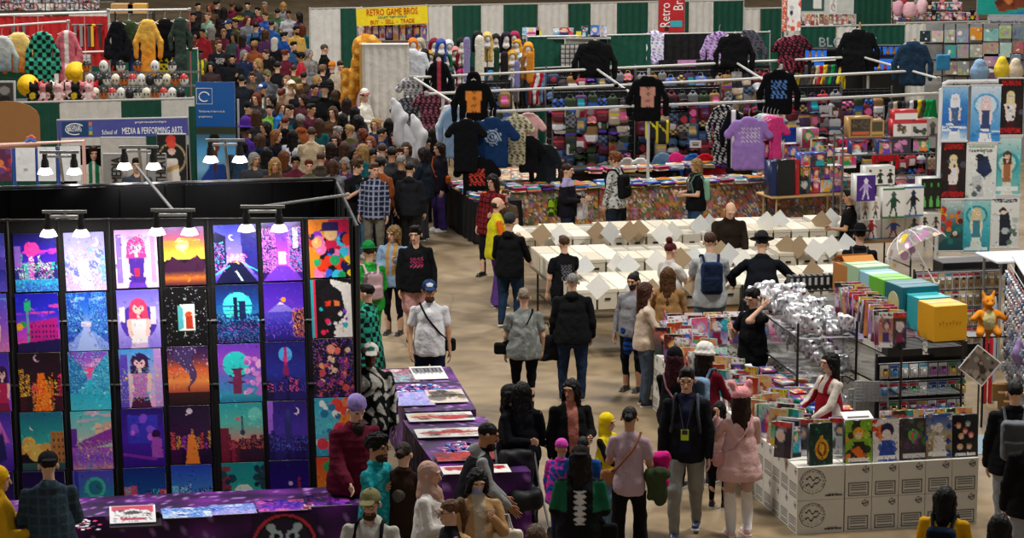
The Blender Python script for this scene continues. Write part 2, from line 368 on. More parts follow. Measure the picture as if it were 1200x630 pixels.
def hair_mesh(p,kind,col,h,hat=None):
 lo,hi=p.headc-.6,p.headc+.32; s=SDF(max(h*.9,.011),lo,hi); H=p.Hd; M=p.HM; rip=.004
 face=lambda:(s.ell(H((0,-.10,1.595)),(.064,.075,.094),op='sub',M=M),s.ell(H((0,-.075,1.53)),(.068,.07,.06),op='sub',M=M))
 if kind in('buzz',):
  s.ell(H((0,.008,1.664)),(.081,.101,.090),M=M); s.box(H((0,-.15,1.50)),(.2,.15,.17),op='sub',M=M)
  s.ell(H((0,-.10,1.595)),(.07,.07,.08),op='sub',M=M); rip=.001
 elif kind in('fringe_bald',):
  s.ell(H((0,.02,1.63)),(.086,.096,.06),M=M); s.box(H((0,-.12,1.6)),(.2,.12,.2),op='sub',M=M)
 elif kind in('short','messy','curly','swept'):
  g=dict(short=1.0,messy=1.08,curly=1.16,swept=1.05)[kind]
  s.ell(H((0,.014,1.672)),(.084*g,.104*g,.088*g),M=M); s.ell(H((0,-.04,1.735)),(.06*g,.05*g,.03*g),k=.03,M=M); face()
  s.box(H((0,.0,1.46)),(.2,.2,.09),op='sub',M=M); rip=dict(short=.004,messy=.011,curly=.014,swept=.006)[kind]
 elif kind=='afro':
  s.ell(H((0,.02,1.70)),(.135,.135,.12),M=M); face(); rip=.01
 elif kind in('long','longback','bob','wavy','halfup'):
  g=1.1 if kind=='wavy' else 1.0
  s.ell(H((0,.014,1.668)),(.088*g,.106*g,.092*g),M=M)
  drop=dict(long=.40,longback=.44,bob=.16,wavy=.33,halfup=.42)[kind]
  back=H((0,.06,1.63)); dn=np.array((0,.03,-drop)) if p.lean[2,2]>.9 else np.array((0,-.04,-drop))
  s.cap(back,back+dn,.082*g,.05*g,k=.04,sy=.75)
  for sx in(-1,1):
   a=H((sx*.065,.02,1.64)); s.cap(a,a+np.array((sx*.02,.02,-drop*.88)),.045*g,.032*g,k=.035)
   a=H((sx*.055,-.045,1.68)); b=H((sx*.082,-.035,1.58)); s.cap(a,b,.026,.024*g,k=.02)
  face(); rip=.006 if kind!='wavy' else.012
 elif kind in('pony','bun','low_pony','topbun','braid'):
  s.ell(H((0,.012,1.668)),(.083,.102,.089),M=M); face(); s.box(H((0,.0,1.45)),(.2,.2,.10),op='sub',M=M)
  if kind=='pony':a=H((0,.11,1.70)); s.ell(a,(.04,.04,.04),M=M); s.cap(a,a+np.array((0,.05,-.12)),.04,.045,k=.03); s.cap(a+np.array((0,.05,-.12)),a+np.array((0,.03,-.32)),.045,.015,k=.03)
  if kind=='low_pony':a=H((0,.10,1.60)); s.cap(a,a+np.array((0,.01,-.26)),.038,.016,k=.03)
  if kind=='braid':a=H((0,.10,1.60)); s.cap(a,a+np.array((.03,.01,-.3)),.03,.02,k=.02)
  if kind=='bun':s.ell(H((0,.115,1.64)),(.05,.045,.048),k=.01,M=M)
  if kind=='topbun':s.ell(H((0,.05,1.775)),(.055,.055,.05),k=.01,M=M)
 elif kind=='hijab':
  s.ell(H((0,.014,1.665)),(.094,.112,.098),M=M); s.cap(H((0,.02,1.58)),p.U((0,.02,1.42)),.085,.12,k=.05); s.cap(p.U((0,-.05,1.42)),p.U((0,-.09,1.25)),.09,.07,k=.05)
  s.ell(H((0,-.105,1.61)),(.052,.07,.066),op='sub',M=M); rip=.004
 elif kind=='bun_low':pass
 if hat and hat[0]!='bear':s.box(H((0,0,1.84)),(.3,.3,.145),op='sub',M=M)
 if rip:s.ripple(rip*1.1,110,80,45,1.3+R.random()*3)
 base=np.array(C3(col))
 def cf(V):
  n=.74+.26*(.5+.5*np.sin(V[:,0]*190+3*np.sin(V[:,2]*25))*np.sin(V[:,1]*150+V[:,2]*14)); return np.clip(base*n[:,None],0,1)
 V,F=s.nets()
 if len(V)==0:return None
 return mesh_np('hair',V*p.k,F,cf(V) if kind!='hijab' else vcol(col,V),vmat('hair' if kind!='hijab' else 'cloth'))
def pattern_cols(V,p,col,pat,col2,Uinv):
 """colours of a garment in the torso's own frame"""
 L=Uinv(V); c=vcol(col,V); c2=np.array(C3(col2)) if col2 is not None else None; fr=L[:,1]<0
 tor=np.abs(L[:,0])<.2*p.wide
 if pat=='open':m=fr&(np.abs(L[:,0])<.055+.03*(L[:,2]-1.0))&(L[:,2]>.9); c[m]=c2
 elif pat=='zip':c[fr&(np.abs(L[:,0])<.012)]=c2
 elif pat=='print':c[fr&tor&(np.abs(L[:,0])<.10)&(L[:,2]>1.17)&(L[:,2]<1.33)&(np.sin(L[:,0]*120+5*np.sin(L[:,2]*50))*np.sin(L[:,2]*95)>.12)]=c2
 elif pat=='backprint':c[~fr&tor&(np.abs(L[:,0])<.09)&(L[:,2]>1.05)&(L[:,2]<1.32)&(np.sin(L[:,0]*110+5*np.sin(L[:,2]*50))*np.sin(L[:,2]*90)>.15)]=c2
 elif pat=='spine':c[~fr&(np.abs(L[:,0])<.05*np.abs(np.sin(L[:,2]*55))+.012)&(L[:,2]>1.0)&(L[:,2]<1.34)]=c2; c[(np.abs(L[:,0])>.13)&(L[:,2]>1.12)&(L[:,2]<1.42)]=hx('#1c5a40')
 elif pat=='check':c[(np.floor(V[:,0]/.07)+np.floor(V[:,2]/.07)+np.floor(V[:,1]/.12))%2==0]=c2
 elif pat=='plaid':
  t=(np.sin(V[:,0]*70)>.75)|(np.sin(V[:,2]*70)>.75); c[t]=c2
 elif pat=='stripe':c[np.sin(V[:,2]*75)>.2]=c2
 elif pat=='spots':c[(np.sin(V[:,0]*62+2.5*np.sin(V[:,2]*31))*np.sin(V[:,2]*55+2*np.sin(V[:,0]*40+V[:,1]*50))>.28)]=c2
 elif pat=='swirl':c[(np.sin(V[:,0]*22+3*np.sin(V[:,2]*13))*np.sin(V[:,2]*19+2.4*np.sin(V[:,0]*17+V[:,1]*20))>.12)]=c2
 elif pat=='yoke':c[(L[:,2]>1.28)|(np.abs(L[:,0])>.19)]=c2
 elif pat=='pinafore':c[(np.abs(L[:,0])>.19)|((L[:,2]>1.27)&(np.abs(np.abs(L[:,0])-.085)>.03))]=c2
 elif pat=='sleeves':c[np.abs(L[:,0])>.185*p.wide]=c2
 elif pat=='scarf':c[fr&(np.abs(np.abs(L[:,0])-.06)<.035)&(L[:,2]>.98)]=c2
 elif pat=='shoulder':c[(L[:,2]>1.36)]=c2
 elif pat=='trim':c[(fr&(np.abs(np.abs(L[:,0])-.05)<.012))|(np.abs(L[:,2]-.86)<.02)]=c2
 return c
def garment_top(p,kind,col,h,pat=None,col2=None,hem=None,loose=1.0,inner=None):
 lo,hi=p.bounds(.22); s=SDF(h,lo,hi); w=p.wide; fat=p.fat
 o=dict(tee=.012,shirt=.014,hoodie=.028,jacket=.028,puffer=.05,tank=.008,dress=.014,coat=.03,vest=.03,robe=.03,long=.012)[kind]*loose
 hem=hem if hem is not None else dict(tee=.79,shirt=.78,hoodie=.80,jacket=.79,puffer=.78,tank=.84,dress=.5,coat=.55,vest=.80,robe=.35,long=.82)[kind]
 s.ell(p.U((0,0,1.27)),(.142*w+o*.7,.098*fat+o,.165+o*.5),k=.03,M=p.lean); s.ell(p.U((0,-.01*fat,1.08)),(.130*w*fat+o*.7,.10*fat+o,.20),k=.03,M=p.lean)
 s.ell((0,.012,.92),(.152*w*fat+o*.5,.118*fat+o*.6,.17),k=.03)
 p.hem=max(getattr(p,'hem',0),hem)
 b=p.U((0,0,1.12)); t=np.array((0,.005,hem+.06)); fl=1.25 if kind in('dress','robe','coat') else 1.0
 s.cap(b,t,.122*w*fat+o,(.142*w*fat+o)*fl,k=.02,sy=.80)
 [s.cap(p.U((0,.01,1.445)),p.U((sx*.135*w,.005,1.368)),.05+o*.3,.050+o*.3,k=.025) for sx in(-1,1)]
 s.cap(p.U((0,.012,1.40)),p.U((0,.012,1.455)),.07+o*.6,.062+o*.4,k=.03)
 frac=dict(tee=.55,tank=0,vest=0)
 for i in(0,1):
  e=p.sh[i]+(p.el[i]-p.sh[i])*1.0; f=frac.get(kind,2)
  if f==.55:s.cap(p.sh[i],p.sh[i]*.42+p.el[i]*.58,.045+o*.7,.049+o,k=.015)
  elif f==2:
   s.cap(p.sh[i],p.el[i],.045+o*.55,.040+o*.7,k=.018); s.cap(p.el[i],p.wr[i]*.96+p.el[i]*.04,.040+o*.7,.030+o*.6,k=.018)
 if kind in('hoodie',):
  s.ell(p.U((0,.085,1.455)),(.095,.06,.062),k=.03,M=p.lean); s.ell(p.U((0,-.01,1.475)),(.05,.085,.05),op='sub',M=p.lean)
 if kind in('jacket','coat','puffer','shirt'):
  s.ell(p.U((0,.02,1.47)),(.078+o*.5,.08,.03),k=.02,M=p.lean)
 if hem>.7:s.cut(2,hem*1.0,keep_below=False)
 else:s.cut(2,hem,keep_below=False)
 s.ripple(.0055 if kind!='puffer' else.004,26,18,22,R.random()*6)
 if kind=='puffer':s.F+=(.006*np.abs(np.sin(s.ax[2].reshape(1,1,-1)*42))-.003).astype(np.float32)
 if kind in('dress','robe','coat'):
  pass
 V,F=s.nets(); Li=p.lean@p.tw; Uinv=lambda X:(X-p.hip)@Li+p.hip
 c=pattern_cols(V,p,col,pat,col2,Uinv)
 if inner is not None:
  L=Uinv(V); c[(L[:,1]<-.03)&(np.abs(L[:,0])<.05)&(L[:,2]>1.3)]=C3(inner)
 return mesh_np({'tee':'tee_shirt','shirt':'shirt','hoodie':'hoodie','jacket':'jacket','puffer':'puffer_jacket','tank':'tank_top','dress':'dress','coat':'coat','vest':'vest','robe':'robe','long':'sweater'}[kind],V*p.k,F,c,vmat('cloth'))
def garment_bottom(p,kind,col,h,pat=None,col2=None,loose=1.0):
 s=SDF(h,(-.5,-.6,-.02),(.5,.6,1.12)); w=p.wide; fat=p.fat; o=.014*loose+(.006 if kind=='jeans' else 0)
 s.ell((0,.012,.92),(.145*w*fat+o*.6,.11*fat+o*.6,.12),k=.03); s.cap((0,0,.95),(0,0,1.02),.115*w*fat+o,.11*w*fat+o,k=.03,sy=.8)
 for i in(0,1):
  if kind in('jeans','trousers','wide','leggings','cargo'):
   oo=o if kind!='leggings' else.006; e=dict(wide=.09,trousers=.058,cargo=.065,jeans=.052,leggings=.038)[kind]
   s.cap(p.hp[i],p.kn[i],.082*fat+oo,.056+oo,k=.04); s.cap(p.kn[i],p.an[i]+np.array((0,.012,.0)),.056+oo,e,k=.03)
  elif kind=='shorts':
   s.cap(p.hp[i],p.hp[i]*.12+p.kn[i]*.88,.085*fat+o,.088+o,k=.04)
  elif kind=='skirt':s.cap(p.hp[i],p.hp[i]*.25+p.kn[i]*.75,.10+o,.125+o,k=.10)
  elif kind=='longskirt':s.cap(p.hp[i],p.kn[i]*.2+p.an[i]*.8,.10+o,.15+o,k=.10)
 s.ripple(.005,30,20,26,R.random()*6)
 if kind in('skirt','longskirt'):s.fold(.008,12,1.0)
 s.cut(2,min(1.04,getattr(p,'hem',1.0)+.035),True); s.cut(2,.045,False)
 V,F=s.nets(); c=vcol(col,V)
 if pat:c=pattern_cols(V,p,col,pat,col2,lambda X:X)
 nm=dict(jeans='jeans',trousers='trousers',wide='trousers',leggings='leggings',cargo='trousers',shorts='shorts',skirt='skirt',longskirt='skirt')[kind]
 return mesh_np(nm,V*p.k,F,c,vmat('cloth'))
def shoe_mesh(p,i,col,sole='#e8e6e0',boot=False,h=.012):
 a=p.an[i]; s=SDF(h,a-.2,a+.24); z=a[2]-.075
 s.cap(a+(0,.035,-.03),a+(0,-.135,-.043),.042,.036,k=.02); s.cap(a+(0,.02,-.02),a+(0,.02,.16 if boot else.02),.045,.05 if boot else.042,k=.02)
 s.box(a+np.array((0,-.05,-.065)),(.046,.135,.014),.012,k=.006); s.cut(2,a[2]-.077,False)
 V,F=s.nets(); c=vcol(col,V); c[V[:,2]<a[2]-.052]=C3(sole)
 return mesh_np('shoe',V*p.k,F,c,vmat('plastic'))
def hat_mesh(p,kind,col,col2=None,h=.012):
 lo,hi=p.headc-.3,p.headc+.34; s=SDF(h*.85,lo,hi); H=p.Hd; M=p.HM; nm='cap'; cf=None; mk='cloth'
 if kind in('cap','backcap'):
  f=1 if kind=='cap' else-1
  s.ell(H((0,.006,1.685)),(.094,.112,.085),M=M); s.box(H((0,0,1.55)),(.2,.2,.125),op='sub',M=M)
  s.ell(H((0,-f*.125,1.688)),(.075,.085,.012),k=.01,M=M); s.ell(H((0,0,1.772)),(.01,.01,.008),k=.01)
  if col2:cf=lambda V:np.where(((((V-p.headc)@M)[:,1]*f<-.06)&(((V-p.headc)@M)[:,2]>.085)&(np.abs(((V-p.headc)@M)[:,0])<.045))[:,None],np.array(C3(col2)),np.array(C3(col)))
 elif kind=='beanie':
  nm='beanie'; s.ell(H((0,.012,1.70)),(.096,.112,.098),M=M); s.box(H((0,0,1.537)),(.2,.2,.135),op='sub',M=M)
  s.ell(H((0,.008,1.692)),(.102,.118,.024),k=.008,M=M); s.ripple(.003,130,90,5)
 elif kind in('fedora','bowler','wide'):
  nm='hat'; br=dict(fedora=.17,bowler=.135,wide=.20)[kind]; s.ell(H((0,.005,1.72)),(.092,.108,.095 if kind!='fedora' else.10),M=M); s.box(H((0,0,1.56)),(.3,.3,.135),op='sub',M=M)
  if kind=='fedora':s.ell(H((0,.0,1.83)),(.025,.09,.035),op='sub',M=M)
  s.ell(H((0,.0,1.70)),(br,br*1.08,.014),k=.012,M=M)
  if col2:cf=lambda V:np.where((np.abs(((V-p.headc)@M)[:,2]-.088)<.014)[:,None]&(np.abs(((V-p.headc)@M)[:,:1])<.11),np.array(C3(col2)),np.array(C3(col)))
 elif kind=='top':
  nm='hat'; s.cap(H((0,.005,1.72)),H((0,.005,1.80)),.10,.102); s.ell(H((0,0,1.70)),(.17,.18,.014),k=.01,M=M)
 elif kind=='bucket':
  nm='hat'; s.ell(H((0,.005,1.70)),(.11,.125,.10),M=M); s.ell(H((0,.005,1.655)),(.135,.15,.05),k=.03,M=M); s.box(H((0,-.02,1.53)),(.3,.3,.10),op='sub',M=M); s.ripple(.004,60,60,60)
 elif kind=='bear':
  nm='hat'; s.ell(H((0,.012,1.70)),(.115,.125,.095),M=M); s.box(H((0,0,1.54)),(.2,.2,.125),op='sub',M=M)
  for sx in(-1,1):s.cap(H((sx*.06,.01,1.76)),H((sx*.10,.01,1.815)),.035,.042,k=.02)
  s.ripple(.004,80,80,80)
 elif kind=='hood':
  nm='hood'; s.ell(H((0,.02,1.665)),(.105,.12,.11),M=M); s.cap(H((0,.04,1.6)),p.U((0,.04,1.44)),.09,.10,k=.04); s.ell(H((0,-.12,1.62)),(.066,.09,.085),op='sub',M=M)
 elif kind=='catears':
  nm='hood'; s.ell(H((0,.02,1.665)),(.105,.12,.11),M=M)
  for sx in(-1,1):s.cap(H((sx*.06,.02,1.74)),H((sx*.095,.03,1.84)),.03,.008,k=.015)
  s.cap(H((0,.04,1.6)),p.U((0,.04,1.44)),.09,.10,k=.04); s.ell(H((0,-.12,1.62)),(.066,.09,.085),op='sub',M=M)
 elif kind=='headscarf':
  nm='headwrap'; s.ell(H((0,.02,1.70)),(.098,.118,.09),M=M); s.box(H((0,-.03,1.54)),(.2,.2,.11),op='sub',M=M); s.ell(H((0,.11,1.66)),(.05,.05,.04),k=.02)
 V,F=s.nets()
 return nm,mesh_np(nm,V*p.k,F,cf(V) if cf else vcol(col,V),vmat(mk))
def glasses_mesh(p,col='#151515'):
 b=MB(); H=p.Hd
 for sx in(-1,1):
  b.tube([H((sx*.033+.021*cos(a),-.122+.01*abs(cos(a)),1.645+.016*sin(a)))*p.k for a in np.linspace(0,2*pi,11)],.0028*p.k,5,col)
  b.tube([H((sx*.056,-.115,1.648))*p.k,H((sx*.084,.0,1.645))*p.k],.0028*p.k,5,col)
 b.tube([H((-.013,-.122,1.65))*p.k,H((.013,-.122,1.65))*p.k],.0028*p.k,5,col); return b.mesh('glasses',vmat('plastic'))
def beard_mesh(p,col,long=False,h=.012):
 s=SDF(h*.85,p.headc-.3,p.headc+.1); H=p.Hd
 s.ell(H((0,-.06,1.562)),(.066,.062,.05),M=p.HM); s.ell(H((0,-.1,1.582)),(.03,.04,.010),op='sub',M=p.HM)
 if long:s.cap(H((0,-.085,1.55)),H((0,-.11,1.42)),.062,.04,k=.02)
 s.ripple(.004,120,80,70); return sdf_mesh('beard',s,col,vmat('hair'))
LABELS={}
def add_label(lb):
 LABELS[lb]=LABELS.get(lb,0)+1; return lb
 # bags
def backpack_mesh(col,col2,big=1.0,h=.016,pat=None):
 s=SDF(h,(-.2*big,.0,.75),(.2*big,.36*big,1.5)); s.box((0,.17,1.17),(.145*big,.075*big,.215*big),.06,k=.02); s.box((0,.17+.085*big,1.08),(.11*big,.03,.10*big),.03,k=.015)
 s.ripple(.004,30,20,30)
 V,F=s.nets(); c=vcol(col,V); c[V[:,1]>.235]=C3(col2)
 if pat=='spots':c[np.sin(V[:,0]*70+2*np.sin(V[:,2]*50))*np.sin(V[:,2]*65)>.3]=C3(col2)
 b=MB(); b.np(V,F,c)
 for sx in(-1,1):
  b.tube([(sx*.09,.14,1.36),(sx*.11,.06,1.47),(sx*.12,-.06,1.46),(sx*.125,-.14,1.33),(sx*.15,-.10,1.12),(sx*.13,.12,1.0)],.018,6,col2)
 return b.mesh('backpack',vmat('cloth'),smooth=True)
def make_bag(p,root_loc,yaw,kind,col,label,col2=None,group=None,pos=None,pat=None,lean=None):
 """a bag that hangs from a person: a thing of its own"""
 b=MB(); col2=col2 or tuple(np.array(C3(col))*.6); k=p.k
 if kind=='backpack':
  me=backpack_mesh(col,col2,pat=pat); Vn=np.zeros(len(me.vertices)*3); me.vertices.foreach_get('co',Vn); Vn=Vn.reshape(-1,3); Vn=((Vn-p.hip)@(p.lean@p.tw).T+p.hip)*k; me.vertices.foreach_set('co',Vn.ravel())
  nm='backpack'; cat='backpack'
 elif kind=='sling':
  x,y,z=pos or(.22,-.02,.92); s=SDF(.013,(x-.2,y-.15,z-.18),(x+.2,y+.15,z+.18)); s.box((x,y,z),(.12,.05,.085),.04); V,F=s.nets(); b.np(V*k,F,vcol(col,V))
  sx=1 if x>0 else-1
  for yy,zz in((-.15,0),(.14,0)):
   b.tube([np.array(q)*k for q in((x,y,z+.07),(sx*.12,yy*.95,1.10),(-sx*.04,yy,1.30),(-sx*.12,yy*.5,1.455),(-sx*.12,0,1.47))],.013,6,col2)
  me=b.mesh('shoulder_bag',vmat('cloth'),smooth=True); nm='shoulder_bag'; cat='bag'
 elif kind in('tote','plastic'):
  x,y,z=pos or(.3,-.05,.62); wd=.17 if kind=='tote' else.15; s=SDF(.015,(x-.25,y-.2,z-.25),(x+.25,y+.2,z+.25)); s.box((x,y,z),(wd,.06,.18),.03); s.ripple(.01,25,25,22); V,F=s.nets(); c=vcol(col,V)
  if pat:c=pattern_cols(V,p,col,pat,col2,lambda X:X)
  b.np(V*k,F,c)
  b.tube([np.array(q)*k for q in((x-.07,y,z+.16),(x-.02,y,z+.34),(x+.02,y,z+.34),(x+.07,y,z+.16))],.009,6,col2)
  me=b.mesh('tote_bag',vmat('cloth' if kind=='tote' else 'plastic'),smooth=True); nm='tote_bag' if kind=='tote' else 'carrier_bag'; cat='bag'
 elif kind=='jacketover':
  x,y,z=pos or(.2,-.12,.95); s=SDF(.015,(x-.3,y-.25,z-.35),(x+.3,y+.25,z+.25)); s.cap((x-.08,y,z+.06),(x+.08,y,z+.04),.07,.06,k=.03); s.cap((x-.03,y,z),(x-.05,y+.02,z-.24),.08,.07,k=.04,sy=.6); s.cap((x+.05,y,z),(x+.06,y,z-.2),.06,.05,k=.04,sy=.6); s.ripple(.012,30,30,26)
  V,F=s.nets(); c=vcol(col,V)
  if pat:c=pattern_cols(V,p,col,pat,col2,lambda X:X)
  me=mesh_np('coat',V*k,F,c,vmat('cloth')); nm='coat'; cat='coat'
 o=link(nm,me,None,root_loc,yaw); tag(o,add_label(label),cat,group); return o
def P(x,ytop,H,yaw,label,skin='#c99b7d',hair=('short','#2a1d16'),top=('tee','#333'),bot=('jeans','#26324a'),shoes=('#222','#ddd'),arms=('down','down'),hat=None,bags=(),group='visitors in the aisles',glasses=None,beard=None,mask=None,makeup=False,near=None,hands=None,extra=None,hatH=0.0,at=None,lowpart=True,**pk):
 """a person whose head top is seen at pixel (x, ytop)"""
 p=Pose(H,arms,**pk)
 htop=(p.Hd((0,.01,1.752))[2])*p.k+hatH
 g=G(x,ytop,htop)
 off=p.Hd((0,.01,1.70)); off=np.array((off[0],off[1],0))*p.k
 yw=RAD(yaw); M=Matrix.Rotation(yw,3,'Z'); g=Vector((g.x,g.y,0))-M@Vector(off)
 if at is not None:g=Vector((at[0],at[1],0))
 d=g.y; near=near if near is not None else d<46
 h=.0125 if d<40 else(.016 if d<50 else.021)
 root=empty('person',(g.x,g.y,0),yw,add_label(label),'person',group)
 hands=hands or tuple('grip' if a in('hold','phone','face','cross','bent') else 'relax' for a in arms)
 link('body',body(p,skin,h,None,makeup,mask,hands),root)
 if hair and hair[0] not in('bald',):
  me=hair_mesh(p,hair[0],hair[1],h,hat)
  if me is not None:link('headscarf' if hair[0]=='hijab' else 'hair',me,root)
 if beard:link('beard',beard_mesh(p,beard if isinstance(beard,str) else beard[0],not isinstance(beard,str),h),root)
 t=dict(pat=None,col2=None); tk={}
 if len(top)>2:tk=top[2]
 me=garment_top(p,top[0],top[1],h,**tk); link(me.name.split('.')[0],me,root)
 if lowpart:
  bk=bot[2] if len(bot)>2 else{}
  me=garment_bottom(p,bot[0],bot[1],h,**bk); link(me.name.split('.')[0],me,root)
  for i in(0,1):link('shoe',shoe_mesh(p,i,shoes[0],shoes[1],len(shoes)>2,h),root)
 if hat:
  nm,me=hat_mesh(p,hat[0],hat[1],hat[2] if len(hat)>2 else None,h); link(nm,me,root)
 if glasses:link('glasses',glasses_mesh(p,glasses),root)
 for bg in bags:
  kw=bg[3] if len(bg)>3 else{}
  make_bag(p,(g.x,g.y,0),yw,bg[0],bg[1],bg[2],**kw)
 if extra:extra(p,root)
 return root,p
 # pictures painted into vertex colours (posters, covers, prints)
class Cv:
 def __init__(s,w,h,col='#101018',seed=0):
  s.w,s.h=w,h; s.a=np.tile(np.array(C3(col),float),(h,w,1)); s.r=np.random.RandomState(seed)
  s.Y,s.X=np.meshgrid((np.arange(h)+.5)/h,(np.arange(w)+.5)/w,indexing='ij'); s.asp=h/w
 def put(s,m,c,al=1.0):s.a[m]=s.a[m]*(1-al)+np.array(C3(c))*al; return s
 def grad(s,stops,y0=0,y1=1):
  t=(s.Y-y0)/(y1-y0); m=(t>=0)&(t<=1); n=len(stops)-1; cs=np.array([C3(c) for c in stops]); q=np.clip(t*n,0,n-1e-6); i=q.astype(int); f=(q-i)[...,None]
  g=cs[i]*(1-f)+cs[np.minimum(i+1,n)]*f; s.a[m]=g[m]; return s
 def circ(s,x,y,r,c,al=1.0,ry=None):return s.put(((s.X-x)/r)**2+((s.Y-y)/(ry or r/s.asp))**2<1,c,al)
 def rect(s,x0,y0,x1,y1,c,al=1.0):return s.put((s.X>=x0)&(s.X<=x1)&(s.Y>=y0)&(s.Y<=y1),c,al)
 def poly(s,pts,c,al=1.0):
  m=np.zeros(s.X.shape,bool); n=len(pts)
  for i in range(n):
   (x0,y0),(x1,y1)=pts[i],pts[(i+1)%n]
   if y0==y1:continue
   m^=((s.Y>=min(y0,y1))&(s.Y<max(y0,y1))&(s.X<x0+(s.Y-y0)*(x1-x0)/(y1-y0)))
  return s.put(m,c,al)
 def line(s,x0,y0,x1,y1,wd,c,al=1.0):
  dx,dy=x1-x0,(y1-y0)*s.asp; L=dx*dx+dy*dy+1e-9; px=s.X-x0; py=(s.Y-y0)*s.asp
  t=np.clip((px*dx+py*dy)/L,0,1); return s.put((px-t*dx)**2+(py-t*dy)**2<wd*wd,c,al)
 def stars(s,n,c='#ffffff',y1=1.0):
  for _ in range(n):s.a[int(s.r.rand()*s.h*y1),int(s.r.rand()*s.w)]=C3(c)
  return s
 def clouds(s,y,cols,n=7,sp=.08,rx=.16):
  for _ in range(n):s.circ(s.r.rand(),y+(s.r.rand()-.5)*sp*2,rx*(.5+s.r.rand()),cols[s.r.randint(len(cols))],.8,ry=.012+.02*s.r.rand())
  return s
 def sky_line(s,y,hmin,hmax,cols,wins=None,n=9,y1=1.0,dens=.35):
  x=0.0
  while x<1:
   w=(.6+.8*s.r.rand())/n; t=y-hmin-s.r.rand()*(hmax-hmin); s.rect(x,t,x+w,y1,cols[s.r.randint(len(cols))])
   if wins:s.put((s.X>x+.01)&(s.X<x+w-.01)&(s.Y>t+.01)&(s.Y<y)&(s.r.rand(s.h,s.w)<dens),wins[s.r.randint(len(wins))])
   x+=w
  return s
 def speck(s,x0,y0,x1,y1,cols,dens):
  m=(s.X>x0)&(s.X<x1)&(s.Y>y0)&(s.Y<y1)
  for c in cols:s.put(m&(s.r.rand(s.h,s.w)<dens),c,.85)
  return s
 def blots(s,n,cols,r0=.05,r1=.15,x0=0,y0=0,x1=1,y1=1,al=1.0):
  for _ in range(n):s.circ(x0+s.r.rand()*(x1-x0),y0+s.r.rand()*(y1-y0),r0+s.r.rand()*(r1-r0),cols[s.r.randint(len(cols))],al)
  return s
 def street(s,vx,vy,left,right,road,sky=None,wins=None):
  s.poly([(0,0),(vx-.08,vy-.10),(vx-.05,vy+.03),(0,1.0)],left); s.poly([(1,0),(vx+.08,vy-.1),(vx+.05,vy+.03),(1,1.0)],right)
  s.poly([(vx,vy),(1.25,1.02),(-.25,1.02)],road)
  if wins:s.put(((s.X<vx-.1)|(s.X>vx+.1))&(s.Y<.75)&(s.r.rand(s.h,s.w)<.25),wins[0],.9); s.put(((s.X<vx-.06)|(s.X>vx+.06))&(s.r.rand(s.h,s.w)<.12),wins[-1],.9)
  return s
 def detail(s,n,amp=.3,r0=.008,r1=.035):
  for _ in range(n):
   x,y=s.r.rand(),s.r.rand(); c=s.a[int(y*s.h),int(x*s.w)]*(1+(s.r.rand()-.5)*2*amp)+(s.r.rand(3)-.5)*amp*.5
   c=np.clip(c,0,1); rr=r0+(r1-r0)*s.r.rand(); a=s.r.rand()*3.1
   if s.r.rand()<.5:s.line(x,y,x+cos(a)*rr*3,y+sin(a)*rr*2,rr*.45,c)
   else:s.circ(x,y,rr,c)
  return s
 def girl(s,x,y,sc,hair,skin,top,low=None):
  s.circ(x,y,.17*sc,hair); s.poly([(x-.17*sc,y),(x+.17*sc,y),(x+.21*sc,y+.30*sc),(x-.21*sc,y+.30*sc)],hair)
  s.circ(x,y+.02*sc,.105*sc,skin); s.rect(x-.035*sc,y+.08*sc,x+.035*sc,y+.15*sc,skin)
  s.poly([(x-.2*sc,y+.17*sc),(x+.2*sc,y+.17*sc),(x+.15*sc,y+.52*sc),(x-.15*sc,y+.52*sc)],top)
  s.poly([(x-.24*sc,y+.18*sc),(x-.15*sc,y+.16*sc),(x-.12*sc,y+.42*sc),(x-.20*sc,y+.42*sc)],skin)
  s.poly([(x+.24*sc,y+.18*sc),(x+.15*sc,y+.16*sc),(x+.12*sc,y+.42*sc),(x+.20*sc,y+.42*sc)],skin)
  if low:s.poly([(x-.15*sc,y+.5*sc),(x+.15*sc,y+.5*sc),(x+.24*sc,y+.75*sc),(x-.24*sc,y+.75*sc)],low)
  for q in(-1,1):s.circ(x+q*.045*sc,y+.02*sc,.02*sc,'#20182c')
  s.poly([(x-.12*sc,y-.06*sc),(x+.12*sc,y-.06*sc),(x,y+.01*sc)],hair); return s
def jit(c,a,r):return tuple(np.clip(np.array(C3(c))+(r.rand(3)-.5)*a,0,1))
def canvas_geo(cv,w,h,M=None,org=(0,0,0),t=0.0):
 """grid of vertices facing -Y, origin bottom centre"""
 a=cv.a if isinstance(cv,Cv) else cv; H,W=a.shape[:2]; xs=np.linspace(-w/2,w/2,W); zs=np.linspace(h,0,H)
 X,Z=np.meshgrid(xs,zs); V=np.stack((X.ravel(),np.full(X.size,-t),Z.ravel()),1)+np.array(org)
 I=np.arange(H*W).reshape(H,W); F=np.stack((I[:-1,:-1].ravel(),I[1:,:-1].ravel(),I[1:,1:].ravel(),I[:-1,1:].ravel()),1)
 return V,F,a.reshape(-1,3)
def panel_mesh(name,cv,w,h,d=.01,side='#e8e6e0',mat='paper',top=None):
 """a slab with a picture on its front: front at y=-d/2, origin bottom centre"""
 V,F,c=canvas_geo(cv,w,h,t=d/2+.0005); n=len(V); x,y=w/2,d/2
 B=np.array([(sx*x,sy*y,z) for z in(0,h) for sx,sy in((-1,-1),(1,-1),(1,1),(-1,1))]); bf=np.array([(3,2,1,0),(4,5,6,7),(0,1,5,4),(1,2,6,5),(2,3,7,6),(3,0,4,7)])+n
 bc=vcol(side,B)
 return mesh_np(name,np.concatenate((V,B)),np.concatenate((F,bf)),np.concatenate((c,bc)),vmat(mat),smooth=False)
